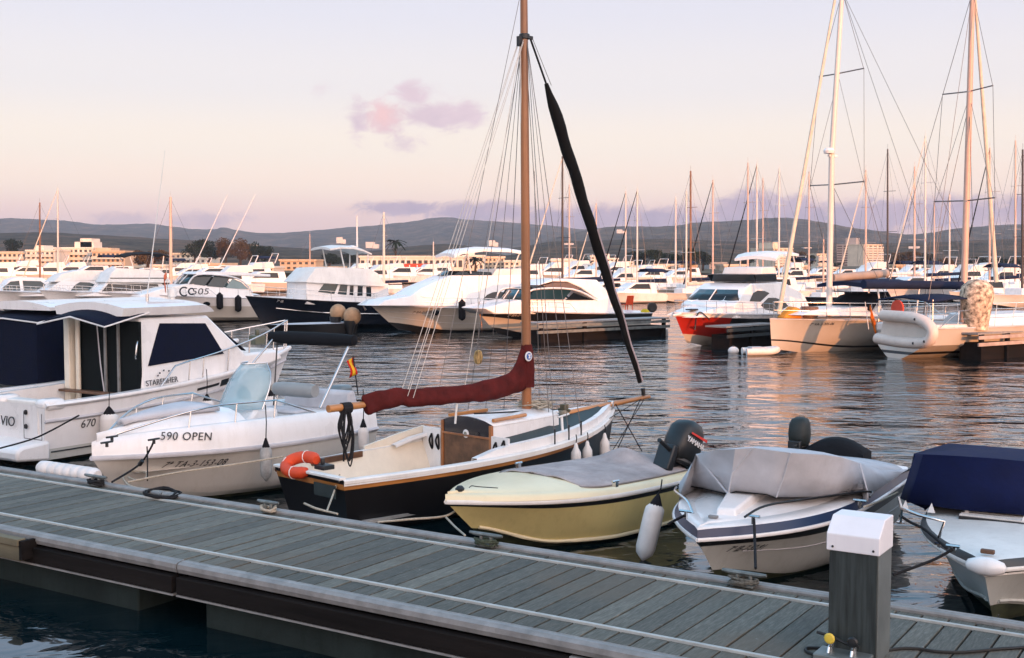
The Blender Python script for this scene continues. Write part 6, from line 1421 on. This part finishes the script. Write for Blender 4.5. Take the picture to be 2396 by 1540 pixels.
# ================================================================== small motor boats in the gaps
def cruiser(x, y, L, label, kind=0, head=213, hullc=None, canv=None, zoff=0):
    F = Frame(at_z(x, y, 0), R(head)); r = rootof('motor_cruiser', F, label, 'motorboat', 'small motor cruisers in the rows behind')
    H = Hull(L, L * .33, L * .15, L * .12, draft=.2, over=L * .12, rake=.05, tf=.9, pw=2.3, chine=.36, zp=1.5)
    H.build(r, [(.25, BLACK), (1, hullc or WHITE)], n=12); H.deck(r, WHITE2, n=10, across=4)
    z = L * .12
    w = house(r, [(L * .15, z), (L * .18, z + L * .14), (L * .5, z + L * .14), (L * .68, z + L * .04), (L * .85, z + L * .02), (L * .85, z)], L * .13, L * .105, WHITE, 'cabin', .2, .03, .2)
    for s_ in (1, -1): sidepane(r, [(L * .26, z + L * .06), (L * .27, z + L * .125), (L * .48, z + L * .125), (L * .60, z + L * .065)], w, GLASSD, 'window', s_, .02, .012)
    if kind == 1:
        house(r, [(L * .12, z + L * .14), (L * .14, z + L * .22), (L * .38, z + L * .21), (L * .46, z + L * .14)], L * .11, L * .10, WHITE2, 'flybridge', .1, .03, .1)
        T([(L * .12, s * L * .11, z + L * .2) for s in (1,)] + [(L * .06, L * .1, z + L * .33), (L * .06, -L * .1, z + L * .33), (L * .12, -L * .11, z + L * .2)], .05, 'radar_arch', WHITE, r)
    if kind == 2:
        MB().loft([[(a, L * .13 * q, z + L * .28 + .04 * L * (1 - q * q) - .01 * L * abs(a / L - .2)) for q in (-1, -.5, 0, .5, 1)] for a in (L * -.02, L * .12, L * .28)], False, False).build('bimini', canv or BIM, r, smooth=60).modifiers.new('t', 'SOLIDIFY').thickness = .05
        for a in (0, L * .26):
            for s_ in (1, -1): T([(a, s_ * L * .125, z), (a, s_ * L * .12, z + L * .28)], .02, 'bimini_post', CHROME, r, 4)
    H.rail(r, .5, .98, .4, 5, .06, .014, False, 'bow_rail')
    return r
for a in [
    (1480, 705, 6.5, 'small white cruiser right of the rolled sail, behind the orange chair', 0, None), (1545, 708, 6.5, 'little cabin cruiser behind the black tyre on the finger pontoon', 2, None), (1585, 690, 7, 'white cruiser just left of the red-bowed yacht windscreen', 0, None),
    (1500, 676, 8, 'white flybridge cruiser under the stepped white block', 1, None), (1560, 668, 8.5, 'pale cruiser before the dark pines', 1, IVORY), (1620, 664, 8, 'cruiser showing over the red-bowed yacht roof edge', 2, None), (1450, 664, 8, 'cruiser half hidden behind the rolled sail, under the white block', 0, None),
    (610, 688, 9, 'white cruiser between the 505 boat and the trawler, sunlit', 1, None), (655, 672, 10, 'sunlit white yacht with radar arch left of the trawler flybridge', 1, None), (560, 668, 10, 'cruiser above the 505 boat hard top, before the pines', 0, None), (690, 684, 9, 'sunlit cruiser at the trawler bow, hull in cream', 0, IVORY), (500, 662, 9, 'pale boat roof above the 505 windscreen', 1, None),
    (930, 668, 9, 'white cruiser in front of the red hoarding', 1, None), (985, 664, 10, 'white cruiser between red hoarding and the long white yacht bow', 0, None), (1035, 658, 9, 'pale cruiser beneath the flat terminal windows', 1, None),
    (1280, 668, 9, 'white cruiser just right of the wooden mast', 1, None), (1340, 662, 10, 'pale cruiser behind the amber-roofed sport yacht', 1, IVORY), (1405, 668, 9, 'white cruiser left of the rolled sail, far row', 0, None),
    (1870, 706, 8, 'white cruiser with teal windows between red-bowed yacht and sailing yacht', 0, None), (1890, 672, 9, 'cruiser behind the orange sail bag', 2, None), (2075, 668, 10, 'white motor yacht below the big tower', 1, None), (2130, 692, 8, 'cruiser under navy awning right of the sailing yacht', 2, None), (2185, 700, 8, 'cruiser with awning behind the beige dinghy', 2, None), (2230, 672, 9, 'white boat far behind the pinkish mast foot', 1, None), (2310, 676, 9, 'white boat right of the pinkish mast', 1, None), (2360, 712, 7.5, 'white cruiser with blue awning by the right edge', 2, None), (2385, 680, 9, 'white boat cut by the right edge, far row', 1, None),
    (60, 664, 10, 'pale cruiser in front of the flat left hotel', 1, None), (125, 660, 10, 'pale cruiser below the stepped left block', 0, IVORY), (215, 656, 10, 'cruiser roof above the arched-window yacht', 1, None), (430, 664, 9, 'cruiser right of the thick orange-lit mast', 2, None), (10, 668, 9, 'pale cruiser at the very left edge, far row', 0, None)]:
    cruiser(a[0], a[1], a[2], a[3], a[4], 213 + random.uniform(-6, 6), a[5])
# ================================================================== town
BW = [mat('cream_render', (.66, .55, .42), .85, var=.08, vs=.3), mat('white_render', (.72, .66, .57), .85, var=.06, vs=.3), mat('sandy_render', (.56, .43, .30), .85, var=.1, vs=.3), mat('grey_and_shade_render', (.34, .32, .31), .85, var=.08, vs=.3)]  # the grey one also stands in for shaded tower faces
WIN = mat('far_window', (.05, .045, .045), .3, var=.3, vs=.5); SLABM = mat('balcony_slab', (.62, .56, .48), .8, var=.05)
def building(xl, xr, yt, D, label, cols, rows, m, deg=0, dep=14, flat=True, bal=False, cap=None, yb=None, name='block_building', wfrac=(.5, .45)):
    A, B = at_y(xl, 620, D), at_y(xr, 620, D); w = B.x - A.x; h = at_y(xl, yt, D).z - 1.0
    e = empty(name, ((A.x + B.x) / 2, D, 1.0), R(deg), label, 'building'); cw = math.cos(R(deg)); w = w / max(cw, .5)
    MB().box((0, dep / 2, h / 2), (w, dep, h)).build('walls', m, e, smooth=0)
    MB().box((0, dep / 2, h + .25), (w + .6, dep + .6, .5)).build('roof_slab', m, e, smooth=0)
    me = None
    for i in range(rows):
        for j in range(cols):
            o = None
            if me is None:
                mb = MB(); ww, wh = w / cols * wfrac[0], h / rows * wfrac[1]; mb.box((0, 0, 0), (ww, .12, wh)); o = mb.build('window', WIN, e, smooth=0); me = o.data
            else: o = link(bpy.data.objects.new('window', me), e)
            o.location = (-w / 2 + w * (j + .5) / cols, -.05, h * (i + .55) / rows)
    if bal:
        for i in range(1, rows): MB().box((0, -.7, h * i / rows), (w * .96, 1.5, .9)).build('balcony', SLABM, e, smooth=0)
    if cap:
        for (a, b, hh) in cap: MB().box((lerp(-w / 2, w / 2, (a + b) / 2), dep / 2, h + hh / 2), (w * (b - a), dep * .6, hh)).build('roof_house', m, e, smooth=0)
    return e
building(-70, 62, 592, 400, 'long flat cream hotel with balconies at the far left', 12, 3, BW[0], bal=True)
building(62, 128, 588, 395, 'cream apartment block between the left hotel and the stepped block', 6, 4, BW[1], bal=True, cap=[(.2, .5, 2)])
building(128, 218, 582, 410, 'stepped cream block with a penthouse on top', 8, 4, BW[1], bal=True, cap=[(.45, .95, 2.4), (.6, .9, 3.6)])
building(216, 292, 590, 390, 'low cream block right of the penthouse block', 7, 3, BW[2], bal=True, cap=[(0, .5, 1.4)])
building(400, 446, 595, 430, 'terraced cream block left of the pines, upper part', 4, 3, BW[0], bal=True)
building(446, 492, 606, 425, 'lower terraced cream block beside the pines', 4, 2, BW[1])
building(655, 738, 611, 330, 'orange-lit low house row left of the trawler', 6, 2, BW[2])
building(842, 1084, 603, 310, 'long low white terminal with a flat roof', 18, 1, BW[1], dep=18, wfrac=(.6, .5), name='terminal_building')
building(1084, 1132, 601, 330, 'white block at the right end of the flat terminal', 4, 2, BW[1], cap=[(.1, .5, 1.2)])
building(1134, 1180, 604, 345, 'white house row left of the wooden mast', 5, 3, BW[0]); building(1180, 1240, 613, 330, 'low white house behind the wooden mast', 5, 2, BW[1])
building(1244, 1292, 622, 320, 'low cream house just right of the wooden mast', 4, 2, BW[0]); building(1290, 1348, 611, 360, 'white house with broad roof right of the dark brown mast', 4, 2, BW[1], cap=[(0, .9, .8)])
building(1382, 1402, 601, 420, 'narrow white block peeping left of the rolled jib', 2, 4, BW[1]); building(1400, 1446, 607, 425, 'stepped white block, taller left half', 5, 4, BW[1], cap=[(.3, .6, 2)]); building(1446, 1484, 615, 420, 'stepped white block, lower right half', 4, 3, BW[1])
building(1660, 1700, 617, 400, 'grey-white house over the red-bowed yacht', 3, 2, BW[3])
building(1786, 1810, 590, 520, 'shaded flank block coloured grey left of the yellow tower', 2, 6, BW[3], deg=-38, dep=6); building(1808, 1856, 583, 515, 'bright yellow-lit tower block behind the radar arch', 4, 7, BW[0], deg=18, bal=True, dep=20, cap=[(.2, .5, 3)])  # shade on the left face put into the grey render
building(1910, 1941, 596, 560, 'small cream tower left of the tallest sailing mast', 3, 6, BW[0], bal=True, deg=14)
building(1962, 2012, 574, 640, 'big tower, shaded half coloured grey, with dark windows', 4, 9, BW[3], deg=-38, dep=8, cap=[(.3, .7, 4)], wfrac=(.75, .5)); building(2016, 2068, 574, 634, 'big tower, sunlit cream half with balconies', 4, 9, BW[0], deg=30, dep=16, bal=True, wfrac=(.6, .5))  # one tower as two halves, shade of the left put into its grey
building(2056, 2108, 636, 330, 'low white building with shutters right of the big tower', 5, 2, BW[1]); building(1858, 1890, 624, 380, 'low amber-lit house right of the yellow tower', 3, 2, BW[0])
building(2330, 2400, 640, 300, 'grey shed behind the masts at the right edge', 4, 2, BW[3]); building(2250, 2300, 644, 330, 'low pale house behind the pinkish mast', 4, 1, BW[1])
# red hoarding below the terminal
P, Q = at_y(905, 640, 270), at_y(1048, 640, 270); e = empty('red_hoarding', ((P.x + Q.x) / 2, 270, 1), 0, 'red boarded hoarding in front of the flat terminal', 'hoarding')
MB().box((0, 0, 1.0), (Q.x - P.x, .3, 2.0)).build('boards', mat('red_boards', (.5, .06, .025), .7, var=.25, vs=.6), e, smooth=0)
for k in range(9): MB().box((lerp(-.5, .5, k / 8) * (Q.x - P.x), -.2, .6), (.25, .12, 2.2)).build('post', WHITE2, e, smooth=0)
# hillside villas
rnd = random.Random(21)
VM = mat('villa_white', (.72, .66, .6), .8, var=.05)
for i, (x, y, D) in enumerate([(798, 561, 1420), (870, 572, 1400), (1150, 568, 1450), (1448, 541, 2200), (1330, 575, 1300), (1392, 590, 1250), (2128, 583, 1200), (2150, 605, 1150), (2268, 600, 1200), (2290, 590, 1250), (2310, 606, 1150), (2345, 593, 1200), (2375, 610, 1150), (2216, 592, 1300), (2190, 580, 1300), (2330, 575, 1350), (1880, 585, 1300), (1648, 600, 1200), (1700, 585, 1300), (30, 566, 1400), (240, 571, 1400), (215, 575, 1380), (600, 578, 1380), (560, 573, 1400), (2390, 585, 1250)]):
    P = at_y(x, y, D); s = rnd.uniform(.8, 1.5)
    e = empty('hillside_villa', (P.x, D - 14, P.z - 4), R(rnd.uniform(-30, 30)), 'small white villa on the wooded slope far behind the marina', 'house', 'white villas scattered over the hills')
    MB().box((0, 0, 3), (8 * s, 8, 7)).box((5 * s, 0, 1.5), (6 * s, 7, 5)).build('walls', VM, e, smooth=0)
# ================================================================== trees
def leaf_mat(n, c):
    return mat(n, c, .9, var=.55, vs=.5)
LG = [leaf_mat('pine_green', (.016, .026, .010)), leaf_mat('olive_brown', (.085, .050, .018)), leaf_mat('dark_green', (.012, .022, .010))]
TRK = mat('tree_bark', (.07, .05, .035), .9, var=.3)
def tree(x, yt, D, wpx, label, m, seed, kind='round', yb=None, name='tree'):
    rnd = random.Random(seed); P = at_y(x, yt, D); h = (P.z - 1.0) * 1.2 + 1.2; w = wpx / FP * D * 1.35; e = empty(name, (P.x, D, 1.0), 0, label, 'tree', 'trees on the far shore')
    mb = MB(); mb.tube([(0, 0, 0), (.1 * w * .1, 0, h * .4), (0, 0, h * .75)], [w * .03 + .12, w * .025 + .1, .05], 7)
    for k in range(5): a = k * 1.3; mb.tube([(0, 0, h * (.3 + .08 * k)), (math.cos(a) * w * .3, math.sin(a) * w * .3, h * (.6 + .06 * k))], [.1, .03], 5)
    mb.build('trunk', TRK, e)
    c = MB(); blobs = []
    for k in range(9 if kind != 'palm' else 0): a = rnd.uniform(0, 6.28); q = rnd.uniform(0, .33); blobs.append((math.cos(a) * w * q, math.sin(a) * w * q, h * rnd.uniform(.42, .86), w * rnd.uniform(.14, .26), h * rnd.uniform(.10, .18)))
    for (bx, by, bz, br, bh) in blobs:
        for k in range(230):
            u_, v_ = rnd.uniform(0, 6.28), math.acos(rnd.uniform(-1, 1)); rr = rnd.uniform(.55, 1.08)
            p = Vector((bx + br * rr * math.sin(v_) * math.cos(u_), by + br * rr * math.sin(v_) * math.sin(u_), bz + bh * rr * math.cos(v_))); s = rnd.uniform(.03, .06) * (w * .5 + 4) * .5
            a = Vector((rnd.uniform(-1, 1), rnd.uniform(-1, 1), rnd.uniform(-1, 1))).normalized() * s; b = a.orthogonal().normalized() * s
            c.add([p - a, p + b, p + a, p - b], [[0, 1, 2, 3]])
    if kind == 'palm':
        for k in range(26):
            a = k * 2.4; el_ = rnd.uniform(-.3, 1.1); pts = []
            for j in range(5): t = j / 4; rr = w * .5 * t; pts.append(Vector((math.cos(a) * rr * math.cos(el_ * .6), math.sin(a) * rr * math.cos(el_ * .6), h * .78 + w * .35 * (math.sin(el_) * t - .75 * t * t))))
            sd = Vector((-math.sin(a), math.cos(a), .25)) * w * .05
            c.loft([[p - sd * (1 - .5 * j / 4), p + sd * (1 - .5 * j / 4)] for j, p in enumerate(pts)], False, False)
    c.build('crown', m, e, smooth=0); return e
tr = [(455, 575, 380, 46, 0, 'pine at the left end of the grove behind the 505 boat'), (490, 580, 390, 50, 0, 'second pine from the left in the grove behind the 505 boat'), (528, 572, 385, 46, 1, 'tallest rusty pine of the grove between its outriggers'), (562, 578, 380, 50, 1, 'rusty pine right of the outriggers'), (596, 584, 388, 44, 2, 'dark pine at the right end of the grove'), (620, 592, 392, 36, 2, 'small dark pine left of the sunlit cruiser'),
      (925, 570, 330, 44, 2, 'dark bushy palm above the flat terminal'), (1112, 614, 280, 40, 2, 'palm in front of the white terminal end block'), (28, 576, 430, 44, 2, 'dark tree behind the flat left hotel roof'), (345, 596, 300, 70, 1, 'brown bushy tree under the dark sunshade'),
      (1500, 604, 330, 46, 2, 'dark pine right after the stepped white block'), (1535, 600, 325, 50, 0, 'second dark pine right of the stepped block'), (1572, 602, 330, 50, 2, 'third dark pine behind the leaning mast'), (1610, 598, 320, 46, 0, 'dark pine behind the pale and brown mast pair'), (1645, 604, 330, 46, 2, 'last dark pine left of the grey-white house'),
      (1868, 600, 420, 36, 1, 'amber tree right of the yellow tower'), (1895, 606, 400, 36, 0, 'tree left of the small cream tower'), (2095, 604, 380, 46, 1, 'brown tree just right of the big tower'), (2130, 600, 370, 50, 1, 'brown tree between the two right-hand pale masts'), (2172, 605, 375, 46, 2, 'dark tree behind the tallest pale mast'), (2215, 616, 380, 40, 1, 'brown tree left of the pinkish mast'), (2285, 612, 380, 46, 2, 'green tree right of the pinkish mast'), (2340, 616, 385, 46, 2, 'green tree behind the right masts'), (2385, 612, 380, 46, 0, 'green tree at the right edge'), (1745, 606, 420, 40, 2, 'dark tree left of the yellow tower'), (1365, 616, 400, 40, 2, 'dark tree left of the rolled jib'), (1955, 622, 420, 30, 2, 'dark tree between the small and the big tower'), (770, 606, 420, 60, 2, 'dark scrubby tree behind the trawler flybridge'), (820, 600, 430, 50, 2, 'dark scrubby tree right of the trawler radar mast'), (1045, 606, 420, 50, 2, 'scrubby tree behind the terminal roof')]
for i, (x, y, D, w, k, lab) in enumerate(tr): tree(x, y, D, w, lab, LG[k], 100 + i, 'palm' if 'palm' in lab else 'round', name='palm_tree' if 'palm' in lab else ('pine_tree' if 'pine' in lab else 'leafy_tree'))

# the packed farthest row of cruisers and the low houses along the waterfront
rnd = random.Random(33)
for x in (-10, 95, 170, 265, 320, 375, 470, 530, 585, 640, 870, 905, 960, 1015, 1070, 1310, 1375, 1430, 1470, 1525, 1590, 1650, 1880, 1935, 2000, 2050, 2105, 2160, 2205, 2280, 2335, 2400):
    o = cruiser(x + rnd.uniform(-10, 10), rnd.uniform(652, 660), rnd.uniform(8, 11), 'small white cruiser packed into the farthest row before the waterfront houses', rnd.choice([0, 1, 1, 2]), 213 + rnd.uniform(-12, 12), rnd.choice([None, IVORY]))
    o['group'] = 'cruisers of the farthest packed row'
for i, (x, w) in enumerate([(310, 60), (360, 50), (500, 46), (560, 56), (620, 40), (760, 60), (1500, 50), (1560, 56), (1610, 40), (1720, 50), (1945, 30), (2120, 46), (2170, 50), (2215, 40), (2330, 46)]):
    e = building(x - w / 2, x + w / 2, rnd.uniform(620, 630), rnd.uniform(285, 330), 'low pale house on the far waterfront, half hidden by moored cruisers', max(2, int(w / 12)), 1, BW[i % 3], name='waterfront_house'); e['group'] = 'low houses along the far waterfront'
# ------------------------------------------------------------------ letters become plain meshes
wr = {a: (b, c) for a, b, c in WRAP}
dg = bpy.context.evaluated_depsgraph_get()
for o in [o for o in SC.objects if o.type == 'FONT']:
    me = bpy.data.meshes.new_from_object(o.evaluated_get(dg)); me.name = o.name
    if o.name in wr:
        H_, sd_ = wr[o.name]; M_ = o.matrix_local; Mi = M_.inverted()
        for v in me.vertices:
            p_ = M_ @ v.co; p_.y = sd_ * (H_.side_y(p_.x, p_.z) + .014 + v.co.z * .3); v.co = Mi @ p_
    n = bpy.data.objects.new(o.name, me); p = o.parent; mw = o.matrix_local.copy(); nm = o.name
    bpy.data.objects.remove(o); n.name = nm; COL.objects.link(n); n.parent = p; n.matrix_local = mw
# ================================================================== unseen block added behind the viewer to cast evening shade on near boats
sh = Vector((math.sin(SUN_AZ), -math.cos(SUN_AZ), 0)); sc_ = Vector((math.cos(SUN_AZ), math.sin(SUN_AZ), 0))
def shade_block(c0, c1, A, h, label, rows):
    P = sh * A + sc_ * ((c0 + c1) / 2); w = c1 - c0; e = empty('block_building', (P.x, P.y, .8), math.atan2(sc_.y, sc_.x), label, 'building')
    MB().box((0, -6, h / 2), (w, 12, h)).build('walls', BW[1], e, smooth=0)
    cols = int(w / 4); me = None
    for i in range(rows):
        for j in range(cols):
            if me is None: o = MB().box((0, 0, 0), (1.5, .1, 1.4)).build('window', WIN, e, smooth=0); me = o.data
            else: o = link(bpy.data.objects.new('window', me), e)
            o.location = (-w / 2 + w * (j + .5) / cols, .03, h * (i + .55) / rows)
    return e
shade_block(-40, 22.6, 120, 19.5, 'unseen white block added behind the viewpoint to shade the near boats', 5)
# ------------------------------------------------------------------ evening haze
hz = MB().box((0, 2120, 82), (7200, 4560, 168)).build('haze', bpy.data.materials.new('evening_haze'), smooth=0); tag(hz, kind='stuff')
hm = hz.data.materials[0]; hm.use_nodes = True; n = hm.node_tree; n.nodes.clear()
pv = nd(n, 'ShaderNodeVolumePrincipled', Density=HAZE); pv.inputs['Color'].default_value = (.95, .90, 1.0, 1); pv.inputs['Anisotropy'].default_value = .6
oo = nd(n, 'ShaderNodeOutputMaterial'); n.links.new(pv.outputs[0], oo.inputs['Volume'])
